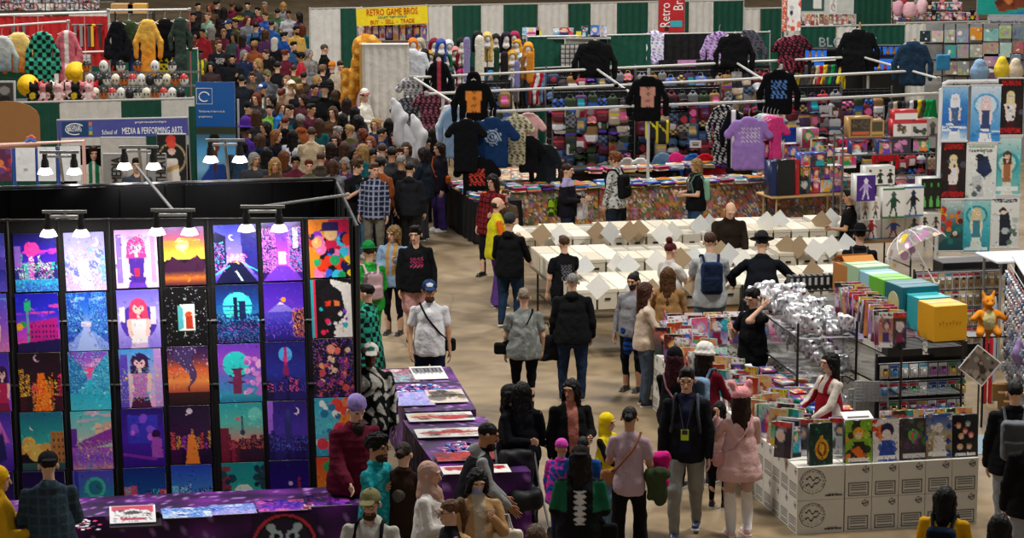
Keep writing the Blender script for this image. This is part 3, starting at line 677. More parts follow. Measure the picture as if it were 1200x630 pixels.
BRIGHT=['#d83a2c','#2a62c8','#e8c22a','#1f9a58','#e86aa8','#6a3ab8','#f08a2a','#20a8b8','#f0ece4','#18181c','#8a1c3a','#c8d8e8']
def cover(seed,w=9,h=13,dark=False,pal=None):
 r=np.random.RandomState(seed); pal=pal or BRIGHT; c=Cv(w,h,pal[r.randint(len(pal))],seed)
 if dark:c.a*=.35
 b1=pal[r.randint(len(pal))]; c.grad([jit(b1,.2,r),jit(pal[r.randint(len(pal))],.2,r)])
 if dark:c.a*=.4
 c.blots(4,pal,.12,.3,al=.85)
 hair=pal[r.randint(len(pal))]; x=.35+.3*r.rand(); y=.32+.1*r.rand(); c.circ(x,y,.26,hair); c.circ(x,y+.03,.16,'#f0c8a8'); c.poly([(x-.28,1),(x-.18,y+.2),(x+.18,y+.2),(x+.28,1)],pal[r.randint(len(pal))])
 if r.rand()<.6:c.rect(.05,.02,.95,.14,['#ffffff','#e8c22a','#d83a2c','#18181c'][r.randint(4)]); c.speck(.08,.03,.92,.13,['#18181c','#d83a2c'],.3)
 if r.rand()<.5:c.rect(0,.86,1,1,['#ffffff','#18181c'][r.randint(2)])
 c.speck(0,0,1,1,[pal[r.randint(len(pal))]],.05); return c.detail(22,.35,.02,.06)
def text_mesh(txt,size,col='#ffffff',mat='paper',sx=1.0,align='CENTER',ext=.003):
 cu=bpy.data.curves.new('lettering','FONT'); cu.body=txt; cu.size=size; cu.extrude=ext; cu.align_x=align; cu.align_y='CENTER'; cu.resolution_u=2
 o=bpy.data.objects.new('lettering',cu); COL.objects.link(o); bpy.context.view_layer.update() if False else None
 me=bpy.data.meshes.new_from_object(o); bpy.data.objects.remove(o); bpy.data.curves.remove(cu)
 V=np.zeros(len(me.vertices)*3); me.vertices.foreach_get('co',V); V=V.reshape(-1,3); V2=np.stack((V[:,0]*sx,-V[:,2],V[:,1]),1); me.vertices.foreach_set('co',V2 .ravel())
 a=me.color_attributes.new('Col','FLOAT_COLOR','POINT'); cc=np.ones((len(V),4),dtype=np.float32); cc[:,:3]=lin(C3(col)); a.data.foreach_set('color',cc.ravel())
 me.materials.clear(); me.materials.append(vmat(mat)); me.name='lettering'; me.update(); return me
ORD=['first','second','third','fourth','fifth','sixth','seventh','eighth','ninth','tenth','eleventh','twelfth','thirteenth','fourteenth','fifteenth','sixteenth','seventeenth','eighteenth','nineteenth','twentieth','twenty-first','twenty-second','twenty-third','twenty-fourth','twenty-fifth','twenty-sixth','twenty-seventh','twenty-eighth','twenty-ninth','thirtieth']+['%d-th'%i for i in range(31,90)]
CN=[('red','#d83a2c'),('blue','#2a62c8'),('yellow','#e8c22a'),('green','#1f9a58'),('pink','#e86aa8'),('purple','#6a3ab8'),('orange','#f08a2a'),('teal','#20a8b8'),('white','#f0ece4'),('black','#18181c'),('crimson','#8a1c3a'),('pale blue','#c8d8e8'),('grey','#808080'),('brown','#6a4a30'),('beige','#d8c8a8'),('navy','#1a2850'),('lilac','#b8a0d8'),('dark grey','#404048'),('maroon','#501820'),('dark green','#184030')]
_CA=np.array([C3(c) for _,c in CN])
def cname(col):return CN[int(((np.array(C3(col))-_CA)**2).sum(1).argmin())][0]
def cvname(cv):
 a=(cv.a if isinstance(cv,Cv) else cv).reshape(-1,3); k=((a[:,None]-_CA[None])**2).sum(2).argmin(1); n=np.bincount(k,minlength=len(CN)); o=n.argsort()[::-1]
 return CN[o[0]][0]+(' and '+CN[o[1]][0] if n[o[1]]>0 else '')
 # the hall: floor, far wall
def floor_material():
 m=bpy.data.materials.new('polished_concrete'); m.use_nodes=True; nt=m.node_tree; N=nt.nodes.new; L=nt.links.new; b=nt.nodes['Principled BSDF']
 tc=N('ShaderNodeTexCoord'); n1=N('ShaderNodeTexNoise'); n1 .inputs['Scale'].default_value=.35; n1 .inputs['Detail'].default_value=8; n1 .inputs['Roughness'].default_value=.62
 n2=N('ShaderNodeTexNoise'); n2 .inputs['Scale'].default_value=2.4; n2 .inputs['Detail'].default_value=7; n2 .inputs['Distortion'].default_value=.8
 v=N('ShaderNodeTexVoronoi'); v.feature='DISTANCE_TO_EDGE'; v.inputs['Scale'].default_value=.07; v.inputs['Randomness'].default_value=.9
 for n in(n1,n2):L(tc.outputs['Object'],n.inputs['Vector'])
 mp=N('ShaderNodeMixRGB'); mp.blend_type='ADD'; mp.inputs[0].default_value=.12; L(tc.outputs['Object'],mp.inputs[1]); L(n2 .outputs['Color'],mp.inputs[2]); L(mp.outputs[0],v.inputs['Vector'])
 cr=N('ShaderNodeValToRGB'); e=cr.color_ramp.elements; e[0].position=.36; e[1].position=.66
 e[0].color=tuple(lin(hx('#6c5b44')))+(1,); e[1].color=tuple(lin(hx('#9f8a6b')))+(1,)
 mx=N('ShaderNodeMix'); mx.data_type='FLOAT'; mx.inputs[0].default_value=.45; L(n1 .outputs['Fac'],mx.inputs[2]); L(n2 .outputs['Fac'],mx.inputs[3]); L(mx.outputs[0],cr.inputs[0])
 ck=N('ShaderNodeMapRange'); ck.inputs[1].default_value=0; ck.inputs[2].default_value=.0016; ck.inputs[3].default_value=.72; ck.inputs[4].default_value=1; L(v.outputs['Distance'],ck.inputs[0])
 ml=N('ShaderNodeMix'); ml.data_type='RGBA'; ml.blend_type='MULTIPLY'; ml.inputs['Factor'].default_value=1; L(cr.outputs[0],ml.inputs[6]); L(ck.outputs[0],ml.inputs[7]); L(ml.outputs[2],b.inputs['Base Color'])
 rr=N('ShaderNodeMapRange'); rr.inputs[3].default_value=.35; rr.inputs[4].default_value=.7; L(n2 .outputs['Fac'],rr.inputs[0]); L(rr.outputs[0],b.inputs['Roughness']); b.inputs['Specular IOR Level'].default_value=.3
 return m
b=MB(); b.box((0,65,-.1),(110,130,.2)); fl=b.build('floor',floor_material()); fl['kind']='structure'
b=MB(); b.box((0,112,4),(110,.4,12)); w=b.build('wall_far',pm('hall_wall','#4a4642',.9,noise=.15)); w['kind']='structure'
# pipe and drape
WHITE_DR,GREEN_DR='#d9d6d0','#0f4a3a'
def drape_mesh(w,h,col,ph=0.0,n=None,amp=.035):
 n=n or max(8,int(w*22)); m=7; xs=np.linspace(-w/2,w/2,n); V=[];
 for j in range(m):
  z=h*j/(m-1); a=amp*(.35+.65*(1-j/(m-1)))
  for i,x in enumerate(xs):V.append((x+.01*sin(i*1.3+ph),a*sin(x*34+ph+.3*sin(x*9+z)),z))
 for j in range(m):
  z=h*j/(m-1); a=amp*(.35+.65*(1-j/(m-1)))
  for i,x in enumerate(xs):V.append((x+.01*sin(i*1.3+ph),a*sin(x*34+ph+.3*sin(x*9+z))+.006,z))
 F=[(j*n+i,j*n+i+1,(j+1)*n+i+1,(j+1)*n+i) for j in range(m-1) for i in range(n-1)]
 F+=[(n*m+j*n+i+1,n*m+j*n+i,n*m+(j+1)*n+i,n*m+(j+1)*n+i+1) for j in range(m-1) for i in range(n-1)]
 return mesh_np('drape',V,F,vcol(col,V),vmat('satin'))
def drape_line(p0,p1,h,panels,where,base=0.0):
 """panels: (length fraction, 'w'|'g'); each panel of cloth is a thing, the pipe above another"""
 p0=Vector(p0); p1=Vector(p1); d=p1-p0; L=d.length; d.normalize(); rz=atan2(d.y,d.x); tot=sum(f for f,_ in panels); x=0; nw=dict(w=0,g=0)
 pr=empty('drape_pipe',(p0 .x,p0 .y,0),rz,add_label('slim grey pipe frame holding the drapes '+where),'pipe')
 b=MB(); b.tube([(0,0,h),(L,0,h)],.022,6,'#b8b8b4'); b.build('crossbar',vmat('plastic'),pr)
 for q in(0,L):b=MB(); b.tube([(q,.03,0),(q,.03,h+.03)],.025,6,'#b8b8b4'); b.lathe([(.2,0),(.2,.01)],12,(q,.03,0),'#888'); b.build('upright',vmat('plastic'),pr)
 for i,(f,k) in enumerate(panels):
  w=L*f/tot; c=p0+d*(x+w/2); nw[k]+=1
  o=link('drape',drape_mesh(w*.99,h-base-.02,WHITE_DR if k=='w' else GREEN_DR,i*1.7),None,(c.x,c.y,base),rz)
  tag(o,add_label(('white' if k=='w' else 'dark green')+' drape, '+ORD[nw[k]-1]+' of its colour from the left, '+where),'drape','drapes'); x+=w
def z_of(px,py,dist):return AT(px,py,dist).z
# back rows of the hall
def dl(xa,xb,ytop,h,panels,where,dist=None,base=0.0):
 a=G(xa,ytop,h);
 if dist:a=AT(xa,ytop,dist); h=a.z
 # run parallel to the grid of the hall
 t=(G(xb,ytop-(xb-xa)*.017,h)-a).length
 b_=a+E1*t; drape_line((a.x,a.y,0),(b_.x,b_.y,0),h,panels,where,base)
 return a,b_
 # the art booth on the left
A_TR=G(412,256,3.55); A_TL=G(-30,271,3.55); A_D=A_TR.y
_au=Vector((A_TR.x-A_TL.x,0,0)); A_W=_au.length
ART=empty('art_display_board',(A_TR.x,A_D,0),RAD(1.0),add_label('tall black mesh display board holding rows of neon city posters'),'display board')
A_ROLL=.030
def on_board(px,py,dy=0.0):
 """board coordinates of a pixel: x left from the right edge, z up"""
 d=ray(px,py); t=(A_D-.02)/d[1]; return Vector((d[0]*t-A_TR.x,dy,CAM_H+d[2]*t))
bm=MB(); bm.box((-A_W/2,.02,1.79),(A_W,.02,3.52),'#0b0b0d'); bm.build('mesh_panel',pm('black_mesh','#0c0c0f',.8,noise=.3,scale=60,bump=.3),ART)
for i in range(8):
 x=on_board((413,359,306,247,190,132,73,14)[i],300).x; bm=MB(); bm.tube([(x,.0,0),(x-.03,0,3.56)],.016,6,'#18181a'); bm.build('upright',vmat('plastic'),ART)
for z in(3.55,2.45,1.75):bm=MB(); bm.tube([(-A_W,.0,z-.01),(.01,0,z)],.016,6,'#1c1c1e'); bm.build('crossbar',vmat('plastic'),ART)
W0,H0=54,74
def pc(seed,col='#101018'):return Cv(W0,H0,col,seed)
def art_designs():
 D={}
 N1=['#1a1450','#2a1a78','#181040']; PK=['#ff4fc0','#ff7ad8','#c040e0']
 D[0,0]=(pc(1).grad(['#3a48c8','#7a5ae0','#c060d8']).clouds(.2,['#6a8af0','#9a70e8']).rect(0,.4,1,.62,'#4a3ab0').blots(5,['#d83a5a','#e86a3a'],.04,.1,0,.3,1,.5).grad(['#2a2a98','#5a48c0'],.62,1),'blue and violet sky above a street with red roofs')
 D[0,1]=(pc(2).grad(['#4a50d0','#8a50d8','#e080c0']).girl(.5,.35,1.1,'#e8d040','#f8d0c0','#7a40d0').clouds(.1,['#60a0f8']),'blond figure against a violet and blue sky')
 D[0,2]=(pc(3).grad(['#3a2ab0','#7038d0','#b048e0']).girl(.75,.35,1.0,'#28184a','#ffc8c8','#c82060','#8a1850'),'dark haired girl in crimson on violet')
 D[0,3]=(pc(4).grad(['#3a28a8','#8048e0','#4020a0']).poly([(.2,.2),(.6,.1),(.9,.5),(.5,.6)],'#e070e0').poly([(.3,.4),(.7,.35),(.8,.8),(.4,.9)],'#20206a'),'pink hand reaching out over deep violet')
 D[0,4]=(pc(5).grad(['#181048','#2a1a70','#100c38']).speck(0,.5,1,1,['#4a50c8'],.2),'dark indigo rooftops')
 D[1,0]=(pc(6).grad(['#14105a','#2418a0','#4a20c0'],0,.5).clouds(.32,['#ff3ab0','#c02ad0'],10,.04).circ(.42,.27,.17,'#ff3aa8').sky_line(.62,.05,.28,['#5a48b8','#3a9ab8','#b848c0','#2a2a80'],['#f0f0ff','#40e0d0'],7,1).rect(.02,.22,.16,.58,'#8a60c8').speck(.1,.5,.9,.8,['#e8f0ff','#20d890','#ff50b0'],.12).grad(['#2a9ad8','#3a48c0'],.78,1).speck(0,.78,1,1,['#40d0f0'],.3),'pink sun over a night city with teal canal')
 D[1,1]=(pc(7).grad(['#1818b0','#2a30d8','#c03ad8','#ff5a90']).clouds(.3,['#ff4ab8','#8a30e0'],8).poly([(.28,.5),(.95,.42),(.95,.82),(.28,.85)],'#c01a88').put((pc(7).X>.3)&(pc(7).X<.95)&(pc(7).Y>.48)&(pc(7).Y<.8)&(np.sin(pc(7).X*75)>.2)&(np.sin(pc(7).Y*70)>.1),'#2a1060').rect(.24,.1,.30,1,'#6a98a8').rect(.2,.12,.36,.30,'#20b878').poly([(0,1),(0,.85),(1,.78),(1,1)],'#181050').blots(3,['#e8a02a','#20a050'],.05,.1,0,.45,.2,.7),'magenta house at a crossroads with a green street sign')
 D[1,2]=(pc(8).grad(['#180818','#2a0a28','#400c30']).circ(.45,.1,.08,'#d0a0c0').circ(.48,.09,.07,'#1c0a1c').sky_line(.75,.2,.5,['#1a0614','#3a0c24','#24081c'],['#ff8a1a','#ffc040','#ff3a6a'],9,1,.4).poly([(.45,.35),(.6,.35),(.75,1),(.35,1)],'#ff7a18').speck(.3,.5,.8,1,['#ffd050','#ff4020'],.3),'burning orange city avenue under a black sky')
 D[1,3]=(pc(9).grad(['#0a6a88','#1a98a0','#48c0b0'],0,.6).circ(.27,.27,.05,'#f0f4e0').circ(.29,.26,.045,'#1a8a98').blots(9,['#f0c860','#e8a848'],.08,.16,0,.52,.6,.75).rect(.68,.34,1,.95,'#b87a38').put((pc(9).X>.7)&(np.sin(pc(9).X*60)>.3)&(np.sin(pc(9).Y*55)>.2)&(pc(9).Y>.38),'#4a3040').grad(['#3a6a58','#28485a'],.86,1),'teal dusk sky beside a yellow brick building')
 D[1,4]=(pc(10).grad(['#140c40','#241458','#3a1a78']).sky_line(.7,.1,.4,['#1a1048','#2c1868'],['#8a40d8'],8,1,.2),'dark violet skyline')
 D[2,0]=(pc(11).grad(['#8a88f0','#b0a8f8','#d0b8f8']).circ(.75,.17,.1,'#f8f0ff').circ(.71,.15,.09,'#9a94f0').blots(22,['#7aa8f0','#c8a0e8','#e8c8f8','#6a78d8'],.05,.12,0,.3,1,.8).poly([(.3,.5),(.55,.45),(.7,1),(.4,1)],'#e8d8ff').speck(0,.3,1,1,['#ffffff','#6a6ad0'],.08),'lilac hillside town under a crescent moon')
 D[2,1]=(pc(12).grad(['#1a50d0','#3a80f0','#c8d8ff','#e8c8f0']).clouds(.18,['#5aa0ff','#a8c8ff'],8).street(.48,.58,'#2a50c8','#3a68d8','#8aa8f8',wins=['#6ac8ff','#1a2a90']).rect(.35,.5,.6,.58,'#e8e0ff').poly([(.4,.6),(.55,.6),(.8,1),(.2,1)],'#a8c0ff'),'blue alley opening on a white dawn sky')
 D[2,2]=(pc(13).grad(['#8a50d8','#e070c8','#ffa0c8']).clouds(.22,['#f8b0e0','#c870e0'],8).circ(.5,.33,.09,'#ff5090').street(.5,.45,'#2a88c8','#38b0d8','#30c0e0',wins=['#1860b0','#90f0ff']).grad(['#28b8d8','#48d0e8'],.72,1),'cyan shopping street with a pink sky')
 D[2,3]=(pc(14).grad(['#48c8d0','#c8d8c8','#ffd8a0']).clouds(.1,['#f8b0d0'],5).blots(6,['#f0d0b0','#e8b0a0'],.08,.14,0,.25,1,.4).poly([(.1,.55),(1,.3),(1,.55),(.1,.7)],'#9a3ab0').poly([(0,.3),(.14,.3),(.14,1),(0,1)],'#6a30a8').grad(['#c060d0','#8a48d8','#e890c0'],.62,1).speck(.1,.5,1,1,['#3a90d8','#ffd080'],.12),'violet arcades in front of a peach sunset')
 D[2,4]=(pc(15).grad(['#5a48d0','#2a98b8','#30b0a8']).circ(.55,.3,.25,'#48c8b8').circ(.55,.3,.17,'#2a80a0').rect(.05,0,.15,1,'#3a38b0').speck(.2,.5,1,1,['#60e0c8'],.1),'teal round gate between violet pillars')
 D[3,0]=(pc(16).grad(['#d8b0f0','#f0d8f8','#e0c0f0']).rect(.04,.08,.16,.9,'#8a70e0').rect(.84,.1,.95,.9,'#b890e8').girl(.5,.28,1.25,'#e03a90','#f8c0c8','#4a2a98','#6a38c0').rect(.45,.66,.55,.8,'#e82a50').speck(.3,.1,.8,.4,['#8a2ac0','#40c8f0'],.12),'pink haired girl in violet holding a red cup')
 D[3,1]=(pc(17).grad(['#6a60e0','#b8a8f8','#8a78e8']).circ(.5,.55,.42,'#5038b8').rect(.06,.3,.18,.55,'#f0e8ff').rect(.78,.3,.9,.6,'#e8e0f8').girl(.5,.3,1.2,'#e84070','#f8d0c8','#f8f0f4','#d8b8e8'),'red haired girl in white before a violet circle')
 D[3,2]=(pc(18).grad(['#48a0f0','#c8b0f8','#f8b8e0']).rect(0,.1,.2,1,'#6048c8').rect(.82,0,1,1,'#c898e8').girl(.48,.22,1.2,'#382058','#f8c8d0','#c070c8','#501848').speck(0,.3,1,.9,['#3ad0f0','#ffd060'],.08),'long haired girl between blue shop fronts')
 D[3,3]=(pc(19).grad(['#281478','#4820b0','#381890']).rect(.15,.12,.85,.6,'#3a38c8').blots(7,['#c860e0','#8a50e8','#f080d0'],.05,.11,.2,.15,.8,.5).circ(.8,.45,.1,'#2a1040').poly([(.7,.5),(.92,.5),(.95,.85),(.68,.85)],'#b050c8').poly([(0,.75),(.8,.85),(.8,.9),(0,.8)],'#8a30b0'),'violet room with glowing moons in its window')
 D[3,4]=(pc(20).grad(['#1a3088','#2060b0','#6030a0']).sky_line(.6,.1,.3,['#d0507a','#2a90c0','#283890'],['#50e0f0','#ff80b0'],6,1,.3),'blue canal city with pink lights')
 D[4,0]=(pc(21).grad(['#6a2a98','#b04a70','#ff9a30','#ffcf50'],0,.55).circ(.45,.3,.16,'#ffe080').circ(.45,.3,.1,'#fff0b8').clouds(.3,['#ff8a28','#ffb850'],8,.1).poly([(0,.66),(.2,.5),(.5,.62),(.8,.48),(1,.62),(1,.78),(0,.78)],'#3a1838').grad(['#2a1438','#c86a28','#3a1a30'],.74,1),'golden sun above a dark lake')
 D[4,1]=(pc(22,'#101014').stars(90,'#8890a0').stars(30).rect(.3,.3,.7,.74,'#e8f4f4').poly([(.3,.3),(.42,.36),(.42,.7),(.3,.74)],'#58b8c0').circ(.56,.48,.09,'#d85a2a').poly([(.48,.5),(.64,.5),(.66,.72),(.48,.72)],'#c03a20'),'small bright doorway in a black starfield')
 D[4,2]=(pc(23).grad(['#28184a','#5a3058','#e8683a','#ff9850','#b04838','#381828']).put(np.abs(pc(23).X-.5+.12*np.sin(pc(23).Y*9))<.28*(1-pc(23).Y*1.35),'#483a70',.9).stars(60,'#f0c8f0',.5).rect(.48,.68,.52,.77,'#180c14').grad(['#3a1a20','#281018'],.78,1),'milky way above an orange horizon and tiny figure')
 D[4,3]=(pc(24).grad(['#1c0c30','#381040','#58183a']).circ(.5,.1,.07,'#e0c8e0').sky_line(.75,.1,.4,['#200c34','#3c1040'],['#ff5a4a','#ffb040','#c040d0'],10,1,.45).poly([(.45,.5),(.6,.5),(.7,1),(.35,1)],'#ff8a30'),'night city with a glowing orange avenue')
 D[4,4]=(pc(25).grad(['#2a48c8','#4898e8','#2030a0']).sky_line(.6,.1,.35,['#2858c8','#58b8f0','#1c2c90'],['#b8f0ff'],7,1,.35),'icy blue neon street')
 D[5,0]=(pc(26).grad(['#4048d8','#7068e8','#a088f0','#4030b8']).circ(.42,.22,.07,'#f0f0ff').circ(.45,.21,.06,'#5858e0').poly([(0,.1),(.28,.2),(.28,.65),(0,.85)],'#181a48').poly([(1,0),(.62,.15),(.66,.6),(1,.9)],'#2a2888').poly([(.35,.62),(.6,.62),(1,1),(0,1)],'#141840').speck(0,.3,.25,.8,['#40c8ff','#e050e0'],.2).line(.5,.8,.62,.95,.02,'#d8f8ff').line(0,.85,.35,.7,.012,'#38e0ff').line(1,.8,.7,.68,.012,'#38e0ff').speck(.3,.5,.7,.65,['#ff60c0','#ffe080'],.4),'blue neon crossing under a crescent moon')
 D[5,1]=(pc(27).grad(['#142058','#1c48a0','#2890c8'],0,.6).circ(.5,.38,.34,'#48e8e0').put((np.sin(pc(27).Y*90)>.7)&(pc(27).Y>.35),'#1c6ab0').sky_line(.62,.05,.15,['#10285a','#1a3878'],['#48a8f0'],10,.7).rect(.4,.22,.5,.6,'#10204a').rect(.54,.28,.68,.6,'#142858').grad(['#10183c','#1c3a78','#0c1434'],.62,1).speck(0,.62,1,1,['#a848d8','#3898e8'],.12),'cyan sun behind dark towers')
 D[5,2]=(pc(28).grad(['#7038c8','#a850d8','#5088d8','#30b8c8']).circ(.42,.35,.3,'#30e0e0').poly([(.28,.42),(.6,.42),(.55,.46),(.33,.46)],'#58204a').poly([(.24,.53),(.64,.53),(.58,.57),(.3,.57)],'#58204a').poly([(.2,.64),(.68,.64),(.6,.68),(.28,.68)],'#58204a').rect(.34,.44,.54,.85,'#802a58').blots(26,['#e890e8','#c868d8','#f8b8f0'],.04,.08,.6,.25,1,.9).grad(['#30a8b8','#2078a8'],.86,1),'red pagoda, teal moon and pink blossoms')
 D[5,3]=(pc(29).grad(['#28a8b0','#58c8b8','#f08878','#e84848']).circ(.82,.2,.16,'#70d8c8').sky_line(.78,.1,.25,['#58182a','#901c38','#301428'],['#ff7050'],9,1,.2).rect(.5,.18,.54,.7,'#1c3850').circ(.52,.5,.06,'#1c3850').rect(.0,.42,.2,1,'#7a1830').circ(.42,.27,.04,'#f05048'),'slim tower and red blocks on a teal sky')
 D[5,4]=(pc(30).grad(['#189098','#30b8b0','#88e0d0']).circ(.5,.55,.24,'#e8f8f0').blots(24,['#183848','#284858','#8a3a48'],.05,.1,0,.1,.25,.6).blots(18,['#183848','#284858'],.05,.1,.8,.1,1,.6).poly([(0,.75),(.5,.66),(1,.75),(1,1),(0,1)],'#20607a'),'pale moon behind dark trees on teal')
 D[6,0]=(pc(31).grad(['#4820a8','#9038d8','#c850e8','#5a28b8']).poly([(0,0),(.32,.1),(.34,.7),(0,1)],'#281460').poly([(1,0),(.72,.1),(.68,.7),(1,1)],'#301a78').rect(.78,.1,.9,.45,'#e8f0ff').speck(0,.1,.35,.85,['#e050f0','#f0a0ff'],.3).speck(.65,.1,1,.85,['#50a0ff','#ff70d0'],.3).poly([(.35,.75),(.65,.75),(1,1),(0,1)],'#7038d0').rect(.4,.5,.6,.72,'#d8c8ff'),'narrow violet neon alley')
 D[6,1]=(pc(32).grad(['#3818a0','#6a38d8','#e068c8']).poly([(.1,.5),(.42,.33),(.8,.5)],'#8878e8').poly([(.34,.38),(.42,.33),(.52,.38)],'#f0e0ff').circ(.5,.3,.06,'#ffa040').grad(['#5048d0','#3828a8','#201870'],.5,1).poly([(.72,.5),(1,.45),(1,.9),(.78,.9)],'#1c1450').speck(.7,.45,1,.95,['#ff7050','#ffb060'],.2).speck(0,.55,.7,.9,['#8a68f0'],.12),'snow capped mountain at a pink and violet dusk')
 D[6,2]=(pc(33).grad(['#1a1868','#2830a0','#181458']).circ(.5,.22,.17,'#48b0f8').rect(.47,.1,.53,.9,'#b82a78').circ(.5,.3,.07,'#d03a88').poly([(.44,.4),(.56,.4),(.62,.9),(.38,.9)],'#902068').sky_line(.85,.1,.3,['#141048','#201868'],['#5a50e0','#ff60a0'],9,1,.25),'magenta tower before a round blue moon')
 D[6,3]=(pc(34).grad(['#281878','#4830b0','#383098']).circ(.72,.18,.08,'#f8f0ff').circ(.69,.17,.07,'#301c88').poly([(0,0),(.15,0),(.1,1),(0,1)],'#a868e8').rect(.42,.25,.6,.9,'#28307a').rect(.47,.15,.55,.3,'#303c90').sky_line(.85,.1,.35,['#1a1458','#242070'],['#5868e8'],8,1,.25),'tall blue tower under a crescent moon on violet')
 D[6,4]=(pc(35).grad(['#1c1060','#2a1888','#201468']).circ(.52,.4,.05,'#d8c0f0').rect(.7,.3,.78,.8,'#a02a50').sky_line(.8,.05,.25,['#140c48'],['#6038c0'],8,1,.2),'deep indigo night with a red lamp post')
 D[7,0]=(pc(36).poly([(0,0),(.55,0),(.1,1),(0,1)],'#f88a20').poly([(.5,0),(1,0),(1,.6),(.4,.5)],'#d81850').blots(34,['#2868e8','#e83a20','#20a868','#8a30c8','#38c8f0','#f8d028','#1a1a58','#f07ab8'],.07,.17,.05,.28,1,1).circ(.55,.25,.16,'#f8c890').poly([(.35,.05),(.75,.05),(.75,.2),(.32,.2)],'#281c60').circ(.2,.4,.12,'#f8b070'),'rainbow painted figure in a cap on red and orange')
 D[7,1]=(pc(37,'#101018').poly([(.5,0),(1,.1),(1,1),(.6,1)],'#f0ece8').rect(0,0,.07,1,'#20a8b8').line(.1,0,.1,1,.03,'#e82a50').poly([(.25,.2),(.5,.08),(.75,.22),(.85,.6),(.6,.8),(.3,.7)],'#18181f').poly([(.36,.38),(.5,.36),(.48,.46),(.36,.46)],'#e83a20').poly([(.56,.36),(.7,.38),(.7,.46),(.58,.46)],'#f08040').blots(14,['#e82a60','#20b8c8','#8a40e0','#f8f0f0'],.03,.07,.15,.45,.9,.95),'abstract helmet face in black, white and neon strokes')
 D[7,2]=(pc(38,'#140c30').blots(16,['#e8685a','#f0a868','#c8485a','#e8c8a0'],.05,.08,.12,.15,.9,.85).blots(30,['#281868','#8a2a78','#201048','#d04848'],.04,.09,.1,.3,.95,1).circ(.45,.18,.1,'#f09878').speck(0,0,1,1,['#ff8a50','#6a58f0'],.07),'crowd of glowing orange faces on midnight blue')
 D[7,3]=(pc(39).grad(['#28a8c8','#58c8d8','#3098c0']).blots(14,['#f08a30','#e8483a','#f8d060'],.07,.16,.5,0,1,.5).blots(14,['#f0f8f8','#1c78a8','#58e0e0'],.04,.1,0,0,.6,.8).blots(12,['#e03a48','#b82058','#f06848'],.08,.14,0,.5,1,1),'swirling teal, white and flame shapes')
 D[7,4]=(pc(40).grad(['#e8482a','#f08a30','#c82a48']).blots(20,['#f8d040','#7a1838','#30a860','#202050'],.05,.12),'red and orange swirl')
 return D
_AX=[(-28,10),(18,70),(77,126),(136,187),(193,242),(252,303),(308,355),(363,411)]
_AY=[272.5,272,271,268,265,262.5,260,256.5]
_cn=['leftmost','second','third','fourth','fifth','sixth','seventh','rightmost']
for(c,r_),(cv,txt) in art_designs().items():
 x0,x1=_AX[c]; yt=_AY[c]+r_*69.3+(1 if r_ else 0); sh=r_*2.4+(r_*.3 if c<4 else 0)
 a=on_board(x0+sh,yt); b2=on_board(x1+sh,yt+68)
 wd=b2 .x-a.x; ht=a.z-b2 .z
 cv.detail(110,.22); me=panel_mesh('poster',cv,wd,ht,.006,'#d8d8d8','gloss')
 bx=a.x+wd/2; M=ART.matrix_basis; wp=Matrix.Translation(ART.location)@Matrix.Rotation(RAD(1.0),4,'Z')@Vector((bx,-.028,b2 .z))
 o=link('poster',me,None,wp,(0,-A_ROLL,RAD(1.0)))
 tag(o,add_label('poster of '+txt+', column '+_cn[c]+' row '+ORD[r_]),'poster','neon posters on the black display board')
 # black rear wall of the booth and its right side frame
B_TL=G(-40,216,3.55); B_TR=G(392,204,3.55)
def slab_wall(name,p,q,h,th,col,label,cat,z0=0.0):
 p=Vector(p); q=Vector(q); d=q-p; L=sqrt(d.x**2+d.y**2); r=empty(name,(p.x,p.y,0),atan2(d.y,d.x),add_label(label),cat)
 b=MB(); n=max(3,int(L/.25));
 for i in range(n):b.box((L*(i+.5)/n,.01*sin(i*2.3),(h+z0)/2),(L/n+.01,th+.02*abs(sin(i*1.7)),h-z0-.06),col)
 b.build('curtain',pm('black_curtain','#09090b',.95,noise=.3,scale=3,spec=.1),r)
 b=MB(); b.tube([(0,0,h),(L,0,h)],.022,6,'#26262a'); b.build('crossbar',vmat('plastic'),r)
 for x in(0,L):b=MB(); b.tube([(x,0,0),(x,0,h)],.022,6,'#26262a'); b.build('upright',vmat('plastic'),r)
 return r
slab_wall('black_backdrop',B_TL,B_TR,3.5,.03,'#09090b','long black cloth backdrop behind the poster board','backdrop')
slab_wall('black_backdrop',(A_TR.x+.06,A_TR.y+.05,0),(B_TR.x+.03,B_TR.y-.05,0),3.45,.03,'#09090b','black cloth side wall joining poster board and rear backdrop','backdrop')
